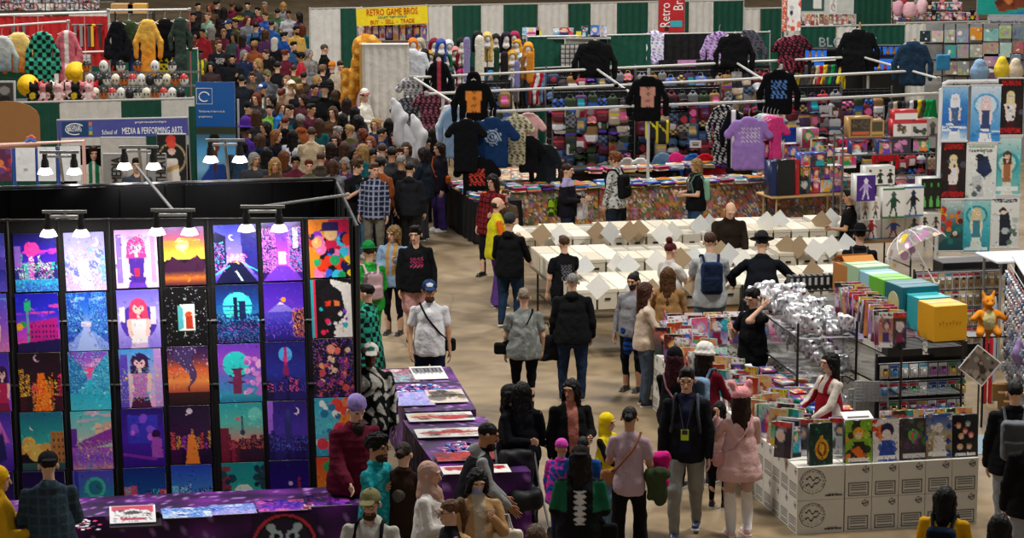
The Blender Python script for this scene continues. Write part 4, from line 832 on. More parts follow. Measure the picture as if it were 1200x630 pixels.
def lamp_pair(pos,label,arm_to=None,sc=1.0,rz=0.0,power=14,aim=(0,-.25,-1),bar_z=.18,spread=.17,light=True,upcol='#f4f4f0'):
 """two white clip lamps under a short bar, with their own light"""
 pos=Vector(pos); r=empty('spotlight_pair',pos,rz,add_label(label),'lamp','clip lamps of the art booth')
 b=MB(); b.box((0,0,bar_z),(.46,.03,.03),'#9a9a98'); b.box((0,0,bar_z-.05),(.34,.05,.025),'#c8c8c4'); b.build('mounting_bar',vmat('plastic'),r)
 if arm_to is not None:
  a=Vector(arm_to)-pos; a=Matrix.Rotation(-rz,3,'Z')@a; b=MB(); b.tube([(0,0,bar_z),a],.018,8,'#a8a8a8'); b.build('arm',pm('dull_steel','#9a9a9a',.35,.7),r)
 for sx in(-1,1):
  b=MB(); b.tube([(sx*spread,0,bar_z-.02),(sx*spread,-.01,bar_z-.1)],.03,8,'#141414'); b.lathe([(.035,.1),(.045,.06),(.05,-.02)],12,(sx*spread,-.01,.0),'#141416')
  b.build('lamp_socket',vmat('plastic'),r)
  b=MB(); b.lathe([(.05,.0),(.075,-.03),(.095,-.075),(.088,-.075),(.07,-.03),(.045,-.005)],16,(sx*spread,-.01,.0),upcol); b.build('lamp_shade',pm('lit_shade','#fff8ee',.4,emit=1.6),r,smooth=True)
  b=MB(); b.lathe([(.02,-.03),(.07,-.05),(.078,-.07),(.05,-.085),(.01,-.09)],14,(sx*spread,-.01,0),'#ffffff'); b.build('bulb',pm('lit_bulb','#fff6e6',.4,emit=9.0),r,smooth=True)
  if light:
   d=bpy.data.lights.new('lamp_light','SPOT'); d.energy=power; d.color=(1,.95,.88); d.spot_size=RAD(150); d.spot_blend=.8; d.shadow_soft_size=.07
   lo=bpy.data.objects.new('lamp_light',d); COL.objects.link(lo); lo.parent=r; lo.location=(sx*spread,-.02,-.12); lo.rotation_euler=Vector((0,0,-1)).rotation_difference(Vector(aim)).to_euler()
 return r
LZ=A_D-.75
for px,py,ax,ay,lb in((76,268,76,250,'pair of white clip lamps above the third poster column'),(203,266,160,195,'pair of white clip lamps on a long arm above the fifth poster column'),(308,262,408,228,'pair of white clip lamps on a slanted arm above the sixth and seventh columns')):
 p=AT(px,py,LZ); lamp_pair(p,lb,AT(ax,ay,A_D+(.05 if ay>240 else 1.6)),power=34,aim=(0,.75,-1),upcol='#f0f0ee')
for px,py,lb in((70,196,'pair of lit lamps in front of the white sheets'),(163,190,'pair of lit lamps in front of the performing arts banner'),(264,182,'pair of lit lamps in front of the blue roll-up banner')):
 p=AT(px,py,B_TR.y-.6); lamp_pair(p,lb,AT(px+4,212,B_TR.y),power=20,aim=(0,.4,-1))
 # tables, counters and their goods
def frame_of(p,q):
 d=Vector(q)-Vector(p); return sqrt(d.x**2+d.y**2),atan2(d.y,d.x)
def folding_table(p,q,depth,h,label,top='#3a3634',leg='#1c1c1e',group=None,plain=True):
 """p, q: front corners; the table reaches depth behind them"""
 L,a=frame_of(p,q); r=empty('folding_table',(p[0],p[1],0),a,add_label(label),'table',group)
 b=MB(); b.box((L/2,depth/2,h-.018),(L,depth,.035),top,bev=.006); b.build('tabletop',pm('table_'+top.strip('#'),top,.6,noise=.1),r)
 for x in(.12,L-.12):
  for y in(.08,depth-.08):
   b=MB(); b.tube([(x,y,0),(x,y,h-.04)],.016,8,leg); b.build('leg',vmat('plastic'),r)
  b=MB(); b.tube([(x,.08,.28),(x,depth-.08,.28)],.012,6,leg); b.build('stretcher',vmat('plastic'),r)
 return r
def cloth_cover(p,q,depth,h,colf,label,cat='tablecloth',drop=None,name='tablecloth',step=.06,amp=.02,z0=.02,mat='satin',nz=12):
 """cloth over a table with skirts to the floor on all sides; colf(V)->colours"""
 L,a=frame_of(p,q); nx=max(3,int(L/step)); ny=max(3,int(depth/step)); V=[]; F=[]
 per=[(L*i/nx,0) for i in range(nx)]+[(L,depth*i/ny) for i in range(ny)]+[(L-L*i/nx,depth) for i in range(nx)]+[(0,depth-depth*i/ny) for i in range(ny)]
 n=len(per); cx,cy=L/2,depth/2
 for j in range(nz+1):
  t=j/nz; z=h+.004-(h-z0)*t
  for i,(x,y) in enumerate(per):
   k=amp*t*(.5+.5*sin(i*.9+1.7*sin(i*.23)))+.012; nxn=(x-cx)/(L/2); nyn=(y-cy)/(depth/2)
   m=max(abs(nxn),abs(nyn)); dx=(k if abs(nxn)>.999 else 0)*(1 if nxn>0 else-1); dy=(k if abs(nyn)>.999 else 0)*(1 if nyn>0 else-1)
   V.append((x+dx,y+dy,z))
 for j in range(nz):
  for i in range(n):F.append((j*n+i,(j+1)*n+i,(j+1)*n+(i+1)%n,j*n+(i+1)%n))
 base=len(V)
 for jy in range(ny+1):
  for ix in range(nx+1):V.append((-.012+(L+.024)*ix/nx,-.012+(depth+.024)*jy/ny,h+.005))
 for jy in range(ny):
  for ix in range(nx):k=base+jy*(nx+1)+ix; F.append((k,k+1,k+nx+2,k+nx+1))
 V=np.array(V); c=colf(V) if callable(colf) else vcol(colf,V)
 o=link(name,mesh_np(name,V,F,c,vmat(mat),smooth=True),None,(p[0],p[1],0),a); return tag(o,add_label(label),cat)
def galaxy(V):
 n=np.sin(V[:,0]*6+2*np.sin(V[:,1]*5+V[:,2]*4))*np.sin(V[:,2]*7+V[:,0]*3+2*np.sin(V[:,1]*6)); t=np.clip(n*.5+.5,0,1)[:,None]**1.6
 c=np.array(hx('#2c1240'))*(1-t)+np.array(hx('#7a2a98'))*t; s=NR.rand(len(V))>.93; c[s]=hx('#a878c8'); return c
def comicprint(seed,n_pal=None):
 pal=np.array([hx(x) for x in['#a8322a','#c8a03a','#2a5a88','#d8c8a8','#5a3a30','#3a7a58','#c86a3a','#a87ab0','#2a2428','#d8d4cc','#8a5a40','#b04858']])
 def f(V):
  cell=(np.floor(V[:,0]/.09)*73+np.floor((V[:,2]+V[:,1]*1.0)/.09)*151+seed*17).astype(int)%997; r=np.random.RandomState(seed).randint(0,len(pal),997)[cell]
  ph=(V[:,0]/.09)%1-.5; pz=((V[:,2]+V[:,1])/.09)%1-.5; d2=ph**2+pz**2; base=np.array(hx('#8c6e50'))*(.75+.5*NR.rand(len(V),1))
  return np.where((d2<.04)[:,None],pal[(r+5)%len(pal)],np.where((d2<.17)[:,None],pal[r],base))
 return f
def flat_print(cv,pos,w,h,rz,label,cat='art print',tilt=0.0,mat='gloss',group=None,name='art_print',d=.006):
 me=panel_mesh(name,cv,w,h,d,'#e8e8e8',mat); o=link(name,me,None,(pos[0],pos[1],pos[2]+.006),(-pi/2+tilt,0,rz)); o.rotation_mode='XYZ'
 return tag(o,add_label(label),cat,group)
def print_cv(seed,cols,style=0,w=30,h=22):
 c=Cv(w,h,cols[0],seed).grad([cols[0],cols[1]]); c.blots(8,cols,.06,.18)
 if style==1:c.clouds(.3,cols,6)
 c.speck(0,0,1,1,cols,.12); return c
 # front table of the art booth
TZ=.76
p=G(-60,613,TZ); q=G(426,592,TZ);
folding_table(p,q,.76,TZ,'long folding table hidden under the galaxy cloth below the poster board')
cloth_cover(p,q,.76,TZ+.004,galaxy,'violet galaxy print tablecloth along the foot of the poster board',step=.045)
ft_a=frame_of(p,q)[1]
for px,py,w,h,cols,lb,rz in((220,607,.50,.20,['#3a80e0','#c8e0f8','#e8f0f8','#1848a0'],'blue and white temple print lying left on the front table',.02),(275,603,.46,.2,['#4a8ae8','#b8a8f0','#e8f0ff','#2040b0'],'blue and lilac riverside print beside the temple print',.03),(332,599,.50,.22,['#2a38b8','#8a30c8','#e060a8','#181858'],'indigo seascape print with a pink horizon on the front table',.02),(388,593,.44,.24,['#181038','#8a38d8','#d050d8','#2a1858'],'dark purple city print at the right end of the front table',.06)):
 g=G(px,py,TZ+.01); flat_print(print_cv(int(px),cols,1),(g.x,g.y,TZ+.012),w,h*1.9,ft_a+rz,lb,group='prints on the front table')
g=G(157,614,TZ+.01); cvv=Cv(34,24,'#f0f0f2',5); cvv.rect(.06,.06,.94,.3,'#c81c48'); cvv.blots(10,['#d82048','#18181c','#f4f4f4'],.04,.12,.1,.3,.9,.8); cvv.circ(.5,.5,.26,'#e8e8ea',ry=.28).circ(.5,.42,.2,'#18181c',ry=.08).rect(.28,.72,.76,.84,'#c81c48'); cvv.speck(.1,.3,.9,.9,['#18181c'],.18)
st=empty('print_stand',(g.x,g.y+.1,TZ+.006),ft_a,add_label('tilted black easel stand at the left of the front table'),'stand'); b=MB(); b.box((0,.06,.04),(.5,.02,.08),'#141416'); b.box((0,-.1,.012),(.52,.3,.02),'#141416'); b.build('base',vmat('plastic'),st)
flat_print(cvv,(g.x,g.y-.06,TZ+.035),.46,.30,ft_a,'black framed print with a red and white car on the easel stand',tilt=.35)
g=G(100,618,TZ)
for i in range(34):
 px=82+R.random()*38; py=609+R.random()*12; gg=G(px,py,TZ+.015); b=MB(); b.box((0,0,.006),(.05,.035,.006),R.choice(['#e8e8f0','#d04070','#e07090','#302030','#c8c8d8']))
 o=b.build('sticker',vmat('gloss'),None,(gg.x,gg.y,TZ+.008+.001*(i%9)),R.random()*3); tag(o,add_label('small die-cut sticker in the pink and white pile on the front table'),'sticker','sticker pile on the front table')
g=G(359,596,TZ)
for k in range(2):
 b=MB(); b.box((0,0,.01),(.10,.08,.012),'#d8d0d0' if k else '#b88a98'); b.box((0,0,.02),(.06,.05,.006),'#a03048'); o=b.build('sticker_pack',vmat('gloss'),None,(g.x+.02*k,g.y-.04+.11*k,TZ+.006),.3); tag(o,add_label(('pale' if k else 'mauve')+' sticker pack between the two right-hand prints of the front table'),'sticker pack')
 # round neon emblem on the front of the cloth
g=G(338,640,.52); em=Cv(44,44,'#2c1240',3).circ(.5,.5,.49,'#e83a50').circ(.5,.5,.45,'#181428').circ(.5,.5,.40,'#2a2040').circ(.38,.36,.10,'#c8e0f0').circ(.62,.36,.10,'#c8e0f0').circ(.38,.36,.05,'#181428').circ(.62,.36,.05,'#181428').circ(.3,.22,.07,'#c8e0f0').circ(.7,.22,.07,'#c8e0f0').circ(.5,.55,.05,'#e83a50')
fp=Vector((p.x,p.y,0)); fd=Vector((cos(ft_a),sin(ft_a),0)); tt=(Vector((g.x,g.y,0))-fp).dot(fd); pos=fp+fd*tt+Vector((sin(ft_a),-cos(ft_a),0))*.045
o=link('emblem_print',panel_mesh('emblem_print',em,.66,.66,.004,'#2c1240'),None,(pos.x,pos.y,.06),ft_a); tag(o,add_label('round emblem with a red ring pinned on the galaxy cloth front'),'emblem')
# two side tables running back along the aisle
def quad_table(BL,BR,FR,FL,label,clabel,colf,z=TZ):
 """a table whose front-left and front-right corners come from pixels, depth runs back"""
 fl=G(*FL,z); fr=G(*FR,z); bl=G(*BL,z); br=G(*BR,z)
 d=((bl-fl)+(br-fr))/2; L=d.length; a=atan2(d.y,d.x); w=((fr-fl).length+(br-bl).length)/2; mid=(fl+fr)/2
 s_=Vector((sin(a),-cos(a),0)); p_=mid-s_*w/2; q_=p_+Vector((cos(a),sin(a),0))*L
 p2=mid+s_*w/2
 folding_table((p2 .x,p2 .y),(p2 .x+cos(a)*L,p2 .y+sin(a)*L),w,z,label); cloth_cover((p2 .x,p2 .y),(p2 .x+cos(a)*L,p2 .y+sin(a)*L),w,z+.004,colf,clabel,step=.045)
 return p2,a,L,w
T1=quad_table((454,434),(523,429),(552,476),(480,487),'rear side table under a galaxy cloth beside the aisle','violet galaxy cloth on the rear side table',galaxy)
T2=quad_table((483,497),(557,485),(606,545),(534,566),'near side table under a galaxy cloth beside the aisle','violet galaxy cloth on the near side table',galaxy)
def ptc(cols,seed,kind=0):
 c=Cv(30,22,cols[0],seed)
 if kind==1:c.blots(7,cols[1:],.08,.2,.1,.25,.9,.8); c.line(.15,.5,.85,.45,.08,cols[1]); c.speck(.1,.2,.9,.8,cols[1:],.1)
 elif kind==2:c.rect(.08,.12,.92,.5,cols[1]); c.put((np.sin(c.X*55)>.1)&(c.Y>.2)&(c.Y<.8)&(c.X>.1)&(c.X<.9),cols[2]); c.rect(.1,.6,.9,.9,cols[0])
 else:c.grad([cols[0],cols[1]]); c.blots(10,cols,.06,.2); c.speck(0,0,1,1,cols,.15)
 return c
for px,py,w,h,cols,kd,lb,dz in((474,443,.42,.75,['#c83a58','#58b0c0','#e8d0c8','#302038'],0,'pink and teal print at the far left of the side tables',0),(507,440,.42,.75,['#e8e8e8','#303038','#888890','#d8d8d8'],2,'black and white print at the far right corner',0),(489,471,.46,.72,['#b8a8e8','#8898e0','#e8c8e8','#6a58b8'],0,'lilac harbour print in the middle of the side tables',0),(528,468,.46,.7,['#d8cfc0','#302428','#b08a58','#787068'],1,'beige and black portrait print beside the lilac one',0),(519,492,.78,.42,['#f0efec','#c82430','#28242a','#e8c8a0'],1,'white print with a red figure across the side table',.002),(530,511,.78,.42,['#f2f1ee','#c02028','#3a3034','#d8d0c8'],1,'white print with a red spear across the side table',0),(550,539,.7,.36,['#c8181e','#e83028','#701018','#18181a'],0,'bright red print near the front of the side table',0),(560,555,.74,.34,['#f4f2f0','#d03028','#b02028','#f4f2f0'],2,'white print with red lettering strokes at the front',0)):
 g=G(px,py,TZ+.01); a=T2[1]-pi/2+.05; _zk=globals().get('_zk',0)+1; flat_print(ptc(cols,int(px*7+py),kd),(g.x,g.y-h*.35,TZ+.010+.004*_zk),w,h,a*.6,lb,group='prints on the side tables')
for cx_,cy_,rx,ry,n,lb in((493,456,30,6,90,'round glossy badge in the pink and blue heap behind the lilac print'),(541,525,24,7,80,'round glossy badge in the pink and blue heap before the red print')):
 for i in range(n):
  t=R.random()*2*pi; rr=sqrt(R.random()); g=G(cx_+rx*rr*cos(t),cy_+ry*rr*sin(t),TZ+.02); b=MB(); b.lathe([(.03,0),(.033,.004),(.025,.009),(.001,.010)],10,(0,0,0),R.choice(['#c84a90','#4a90d8','#e8e8f4','#6a3ab0','#3a50c0','#e07ab0']))
  o=link('badge',b.mesh('badge',vmat('gloss'),True),None,(g.x,g.y,TZ+.008+.004*(i%6)),(R.uniform(-.2,.2),R.uniform(-.2,.2),0)); tag(o,add_label(lb),'badge',('badges in the '+('far' if cy_<500 else 'near')+' heap'))
  # the counter of white printed boxes
def box_face_narrow(w=24,h=30):
 c=Cv(w,h,'#d9d6cc',2); c.circ(.76,.17,.12,'#3a3836'); c.circ(.76,.17,.085,'#cdcac0'); c.line(.70,.19,.82,.15,.02,'#3a3836')
 c.rect(.14,.55,.86,.93,'#3c3a38'); c.rect(.17,.575,.83,.905,'#d9d6cc')
 for i in range(5):y=.60+i*.062; c.rect(.2,y,.8,y+.028,'#4a4846')
 return c
def box_face_wide(w=56,h=42):
 c=Cv(w,h,'#dad7cd',2); c.circ(.33,.44,.27,'#2e2c2a'); c.circ(.33,.44,.255,'#dad7cd'); c.circ(.33,.44,.215,'#2e2c2a'); c.circ(.33,.44,.205,'#d3d0c6')
 ang=np.arctan2((c.Y-.44)*c.asp,c.X-.33); rad=np.sqrt((c.X-.33)**2+((c.Y-.44)*c.asp)**2); c.put((rad>.222)&(rad<.248)&(np.sin(ang*46)>0)&(c.Y<.62),'#3a3836')
 for y0,ph in((.34,0),(.52,1.2)):
  yy=y0+.035*np.sin((c.X-.18)*52+ph)+.05*np.sin((c.X)*21+ph)-(c.X-.33)*.25; c.put((np.abs(c.Y-yy)<.026)&(rad<.17),'#2e2c2a')
 for i in range(4):x=.66+i*.075; c.rect(x,.80,x+.05,.87,'#4a4846'); c.rect(x+.012,.815,x+.036,.855,'#dad7cd')
 return c
def counter_box_mesh():
 w,d,h=.305,.54,.375; N=box_face_narrow(); Wd=box_face_wide(); Vs,Fs,Cs,n=[],[],[],0
 for cv,ww,rot,dist in((N,w,0,d/2),(N,w,pi,d/2),(Wd,d,pi/2,w/2),(Wd,d,-pi/2,w/2)):
  V,F,c=canvas_geo(cv,ww,h,t=dist); M=np.array(Matrix.Rotation(rot,3,'Z')); Vs.append(V@M.T); Fs.append(F+n); Cs.append(c); n+=len(V)
 for z,fl in((0,0),(h,1)):
  B=np.array([(-w/2,-d/2,z),(w/2,-d/2,z),(w/2,d/2,z),(-w/2,d/2,z)]); Vs.append(B); Fs.append(np.array([(0,1,2,3)] if fl else[(3,2,1,0)])+n); Cs.append(vcol('#dcd9d0',B)); n+=4
 return mesh_np('cardboard_box',np.concatenate(Vs),np.concatenate(Fs),np.concatenate(Cs),vmat('card'),smooth=False)
CBM=counter_box_mesh()
_mic=text_mesh('MADE IN CHINA',.034,'#3a3836','card',.8)
CK=G(935,548,.755); FR_=G(1148,536,.755); LB=G(760,409,.755)
L_,aF=frame_of(CK,FR_); aL=atan2(LB.y-CK.y,LB.x-CK.x); LL=(LB-CK).length
def cbox(x,y,z,rz,label):o=link('cardboard_box',CBM,None,(x,y,z),rz); tag(o,add_label(label),'cardboard box','white printed counter boxes'); return o
nF=5; wF=.312; uF=Vector((cos(aF),sin(aF),0)); nFv=Vector((-sin(aF),cos(aF),0)); uL=Vector((cos(aL),sin(aL),0)); nLv=Vector((sin(aL),-cos(aL),0))
if nLv.x<0:nLv=-nLv
for row in(0,1):
 rn='upper' if row else 'lower'; z=row*.38
 c=CK+uF*.27+nFv*.155; o=cbox(c.x,c.y,z,aF+pi/2,rn+' white corner box with the big round logo facing the viewer')
 t_=link('lettering',_mic,o,(-.156,-.15,.045),(0,0,-pi/2))
 for i in range(nF):c=CK+uF*(.55+wF*(i+.5))+nFv*.27; cbox(c.x,c.y,z,aF,'%s row white box with striped label, %s right of the corner box'%(rn,ORD[i]))
 nL=int((LL-.33)/wF)
 for i in range(nL):c=CK+uL*(.34+wF*(i+.5))+nLv*.28; cbox(c.x,c.y,z,aL-pi,'%s row white box on the aisle side, %s behind the corner box'%(rn,ORD[i]))
 # far run with a big logo box and the rows behind it
FB0=G(772,402,.76); FBd=frame_of(FB0,G(1000,394,.76))
for row in(0,1):
 for i in range(7):
  c=Vector((FB0 .x,FB0 .y,0))+Vector((cos(FBd[1]),sin(FBd[1]),0))*(.5+.55*i); cbox(c.x,c.y,row*.38,FBd[1]+pi/2,'%s white box of the far counter run, %s from the left'%('upper' if row else 'lower',ORD[i]))
g=G(918,455,.3); cbox(g.x,g.y,.0,FBd[1]+pi/2,'white logo box on the floor inside the counter, under another'); cbox(g.x,g.y,.38,FBd[1]+pi/2,'white logo box inside the counter beside the man in the black tee')
# bagged goods standing on the counter
def bagged_mesh(seed,w=.21,h=.33,d=.05,dark=False,pal=None):
 me=panel_mesh('bagged_print',cover(seed,12,18,dark,pal),w,h,d,jit('#9a8a88',.3,np.random.RandomState(seed)),'gloss'); return me
WARM=['#c84a30','#e8a050','#f0d8c0','#3a3038','#8a3a48','#e8e0e0','#d87a5a','#5a4a88','#2a2a30','#e8c860']
BAGM=[bagged_mesh(100+i,pal=WARM if i%2 else None,dark=(i%5==0)) for i in range(18)]
BAGN=[cvname(cover(100+i,9,13,(i%5==0),WARM if i%2 else None)) for i in range(18)]
k=0
for i in range(int(nL*1.35)):
 for j in range(3):
  c=CK+uL*(.36+wF*.74*(i+.5+.3*(j%2))+R.uniform(-.04,.04))+nLv*(.10+.17*j+R.uniform(-.03,.03)); m=R.randrange(18)
  o=link('bagged_print',BAGM[m],None,(c.x,c.y,.757),aL+pi/2*0+R.choice([0.75,.9,1.05])-pi/2-.35+(pi if 0 else 0)); o.rotation_euler=(-.06+R.uniform(-.05,.05),R.uniform(-.08,.08),R.uniform(-.6,.5)); o.scale=(R.uniform(.75,1.1),1,R.uniform(.8,1.3))
  tag(o,add_label('%s bagged print in aisle-side row, %s from the corner, %s line'%(BAGN[m],ORD[i],ORD[j])),'bagged print','bagged prints standing on the aisle side of the counter')
  # the five big lucky bags and the crested one
def big_bag(px,cv,w,h,label,rz=0.0,dark='#202024',off=.10):
 g=G(px,548-(px-935)*.0566,.76); t=(Vector((g.x,g.y,0))-Vector((CK.x,CK.y,0))).dot(uF); c=Vector((CK.x,CK.y,0))+uF*t+nFv*off
 o=link('lucky_bag',panel_mesh('lucky_bag',cv.detail(170,.45),w,h,.09,dark,'gloss'),None,(c.x,c.y,.757),(-.08,0,aF+rz)); tag(o,add_label(label),'gift bag','large picture bags on the front of the counter')
c1=Cv(38,56,'#10342c',1); c1 .blots(16,['#1a5040','#0a241e','#286048'],.05,.12); c1 .circ(.52,.62,.3,'#d8981c',ry=.25).circ(.52,.62,.2,'#7a3a10',ry=.17).circ(.52,.6,.12,'#e8b030',ry=.1).rect(.46,.3,.58,.42,'#d8981c').blots(6,['#e8b030','#a05a14'],.03,.06,.3,.45,.75,.85)
big_bag(965,c1,.27,.46,'dark green bag with a gold crest at the corner of the counter',.1)
c2=Cv(38,56,'#88b828',2); c2 .blots(14,['#f08a20','#a8c838','#28301c','#e86a20'],.08,.18); c2 .circ(.5,.3,.2,'#f0a828').circ(.5,.36,.13,'#f0c8a0').poly([(.15,1),(.3,.5),(.7,.5),(.85,1)],'#201c1c').poly([(.2,.7),(.5,.6),(.8,.85),(.5,.9)],'#e87018').rect(.1,.88,.9,.97,'#e8e0d8')
big_bag(1009,c2,.31,.47,'picture bag with an orange haired fighter on lime green')
c3=Cv(38,56,'#e8e4e0',3); c3 .blots(8,['#e03a28','#f07838'],.08,.16,0,0,.4,.5); c3 .blots(8,['#3a68c8','#88b8e8','#2838a8'],.08,.16,.3,.5,1,1).circ(.55,.26,.24,'#241c48').circ(.52,.36,.16,'#f0e4e0').poly([(.2,.98),(.35,.5),(.7,.5),(.9,.98)],'#2a48a8').rect(.15,.85,.85,.95,'#f4f4f4')
big_bag(1041,c3,.31,.47,'picture bag with a dark haired boy in blue beside the lime green bag')
c4=Cv(38,56,'#38303a',4); c4 .blots(16,['#6a4a38','#58385a','#2a2430','#4a6a38'],.08,.16); c4 .circ(.5,.4,.2,'#58b848').circ(.5,.42,.12,'#d85a48').rect(.1,.84,.95,.95,'#d8d8d8').blots(5,['#38a858','#a040a0'],.05,.09,.3,.3,.7,.6)
big_bag(1073,c4,.30,.46,'brown and violet picture bag with a small green figure')
c5=Cv(38,56,'#4a70b0',5); c5 .grad(['#3858b0','#c8b890','#6a5848']); c5 .blots(12,['#e8e0d0','#b88a50','#2848a0'],.06,.13).circ(.5,.3,.16,'#e8e8f0').circ(.5,.33,.1,'#f0d0b8').poly([(.25,.95),(.35,.48),(.65,.48),(.8,.95)],'#e8e4dc').rect(.1,.84,.8,.93,'#f4f4f0')
big_bag(1103,c5,.31,.49,'picture bag with a white robed figure on blue and brown')
c6=Cv(38,56,'#1c2024',6); c6 .rect(.05,.05,.95,.95,'#181c20')
for x,y,cc in((.25,.25,'#c87a48'),(.6,.22,'#7aa8b8'),(.35,.5,'#e8a878'),(.72,.48,'#d85a68'),(.3,.75,'#e8b898'),(.65,.75,'#c89a78'),(.5,.38,'#b84838')):c6 .circ(x,y,.11,cc).circ(x,y+.02,.07,'#f0d0b8')
c6 .rect(.1,.9,.9,.97,'#e8e8e8'); big_bag(1134,c6,.30,.47,'black picture bag dotted with small round faces at the right end')
for i,(px,col) in enumerate(((925,'#8a8a8e'),(934,'#55555a'),(942,'#c8c8c8'),(949,'#3a3a40'),(990,'#a09aa0'),(996,'#585060'))):
 g=G(px,541-i,.76); c=Vector((g.x,g.y,0))+nFv*(.22+.04*(i%3)); o=link('bagged_print',panel_mesh('bagged_print',cover(300+i,12,18,i<4,['#202024','#8a8a90','#d8d8dc','#404048']),.2,.4,.06,col,'gloss'),None,(c.x,c.y,.757),(-.1,0,aF-.7+.1*i)); tag(o,add_label('%s %s bagged print leaning %s the green crested bag'%(ORD[i],cname(col),'left of' if px<965 else 'right of')),'bagged print')
 # three rows of tables with white comic boxes
ZB=1.02
def longbox_mesh(h=.30,w=.30,L=.66,lid=True,tone='#d6cebc'):
 b=MB(); b.box((0,L/2,h/2),(w-.03,L-.02,h),tone,bev=.006); b.box((0,L/2,h-.03),(w-.012,L-.008,.062),tuple(np.array(hx(tone))*1.04),bev=.008)
 b.box((0,-.001,h*.52),(.085,.008,.028),'#2a2826'); b.box((0,L+.001,h*.52),(.085,.008,.028),'#2a2826'); return b.mesh('comic_box',vmat('card'))
def openbox_mesh(h=.27,w=.30,L=.66,tone='#cbc3b2',cols=None):
 b=MB(); t=.008
 b.box((0,t,h/2),(w,t,h),tone); b.box((0,L-t,h/2),(w,t,h),tone); b.box((-w/2+t,L/2,h/2),(t,L,h),tone); b.box((w/2-t,L/2,h/2),(t,L,h),tone); b.box((0,L/2,.008),(w,L,.016),tone)
 b.box((0,0,h*.52),(.085,.01,.028),'#2a2826'); r=random.Random(5)
 for i in range(30):y=.03+(L-.07)*i/29; b.box((r.uniform(-.004,.004),y,h*.47+r.uniform(-.006,.008)),(w-.05,.012,h*.92),r.choice(cols or['#e6e3da','#dedad0','#efede6','#c8c2b4','#d8cfc0']),R3=Matrix.Rotation(RAD(r.uniform(-9,-3)),3,'X'))
 return b.mesh('comic_box',vmat('card'))
LBM=[longbox_mesh(),longbox_mesh(tone='#dfd9ca'),longbox_mesh(tone='#cdc4b0')]; OBM=[openbox_mesh(),openbox_mesh(tone='#d4cdbc')]
def flap_mesh(col,s=.26):b=MB(); b.box((0,0,s*.6),(s,.004,s),col,R3=Matrix.Rotation(RAD(45),3,'Y')); return b.mesh('divider_card',vmat('card'))
FLW,FLG,FLB=flap_mesh('#dddbd4'),flap_mesh('#cfd0ce'),flap_mesh('#9a8468')
_row=['far','middle','near']
rows=[((606,279),13.5,41.4),((640,300),12,39.3),((676,334),10.4,37.1)]
def boxrow(ri,x0,y0,x1,nback=2):
 a=G(x0,y0,ZB); n=int(((G(x1,y0-(x1-x0)*.048,ZB)-a).length)/.305); ang=YAW*.9; u=Vector((cos(ang),sin(ang),0)); v=Vector((-sin(ang),cos(ang),0)); L=n*.305
 q=a+u*L; a2=a+v*.02
 folding_table((a2 .x,a2 .y),(q.x+v.x*.02,q.y+v.y*.02),1.38,.72,'brown topped folding table under the %s row of comic boxes'%_row[ri],'#7a6a52')
 for j in range(nback):
  for i in range(n):
   opn=R.random()<(.3 if ri else.2); m=R.choice(OBM if opn else LBM); c=a+u*.305*(i+.5)+v*(.0+.69*j)
   o=link('comic_box',m,None,(c.x,c.y,.722),ang); tag(o,add_label('%s white comic box, %s table row, %s line, %s from left'%('open' if opn else 'lidded',_row[ri],'front' if j==0 else 'back',ORD[i])),'comic box','white comic boxes on the long tables')
 return a,u,v,ang,n
BR_=[boxrow(0,606,279,1010),boxrow(1,642,306,1004),boxrow(2,676,340,1005)]
for i in range(9):
 g=G(780+26*i,384-1.2*i,.0); b=MB(); b.box((0,0,.17),(.36,.3,.34),'#a07a4c',bev=.006); b.box((0,-.152,.2),(.3,.004,.05),'#8a6438'); o=b.build('brown_carton',vmat('card'),None,(g.x,g.y+.6,0),YAW); tag(o,add_label('brown carton on the floor under the near comic box table, %s from the left'%ORD[i]),'carton','brown cartons under the near table')
FL=[(633,268,'b'),(652,268,'w'),(700,266,'b'),(716,266,'w'),(736,265,'b'),(748,263,'b'),(775,268,'w'),(790,266,'w'),(820,258,'w'),(832,257,'w'),(898,254,'w'),(912,252,'w'),(962,253,'b'),(975,250,'w'),(682,306,'w'),(725,304,'w'),(737,305,'w'),(770,300,'w'),(797,297,'b'),(812,296,'w'),(921,282,'b'),(935,283,'b'),(957,286,'w'),(973,282,'w'),(995,279,'w'),(845,288,'b'),(856,292,'w'),(747,330,'w'),(762,334,'b'),(815,330,'b'),(845,320,'w'),(955,312,'b'),(700,330,'w'),(870,300,'w')]
for i,(px,py,c) in enumerate(FL):
 g=G(px,py+6,ZB+.1); m=FLB if c=='b' else R.choice([FLW,FLG]); o=link('divider_card',m,None,(g.x,g.y,ZB-.06),R.uniform(-.5,.5)); o.rotation_euler[0]=R.uniform(-.5,-.1)
 rw='far' if py<275 else('middle' if py<312 else 'near'); tag(o,add_label('%s cardboard divider standing up from the %s row, %s card'%('brown' if c=='b' else 'white',rw,ORD[i])),'divider card','divider cards in the comic boxes')
 # tables covered with comic print cloth
CT0=G(596,226,.76); CT1=G(1010,209,.76); cl_,ca_=frame_of(CT0,CT1)
cu_=Vector((cos(ca_),sin(ca_),0)); cv_=Vector((-sin(ca_),cos(ca_),0))
for i in range(4):
 a=CT0+cu_*(cl_/4*i+.02); q=CT0+cu_*(cl_/4*(i+1)-.04); folding_table((a.x,a.y),(q.x,q.y),.8,.76,'folding table under the comic print cloth, %s from the left'%ORD[i])
 cloth_cover((a.x,a.y),(q.x,q.y),.8,.765,comicprint(i+3),'busy comic print tablecloth, %s table from the left in the goods row'%ORD[i],step=.03,amp=.03,nz=24)
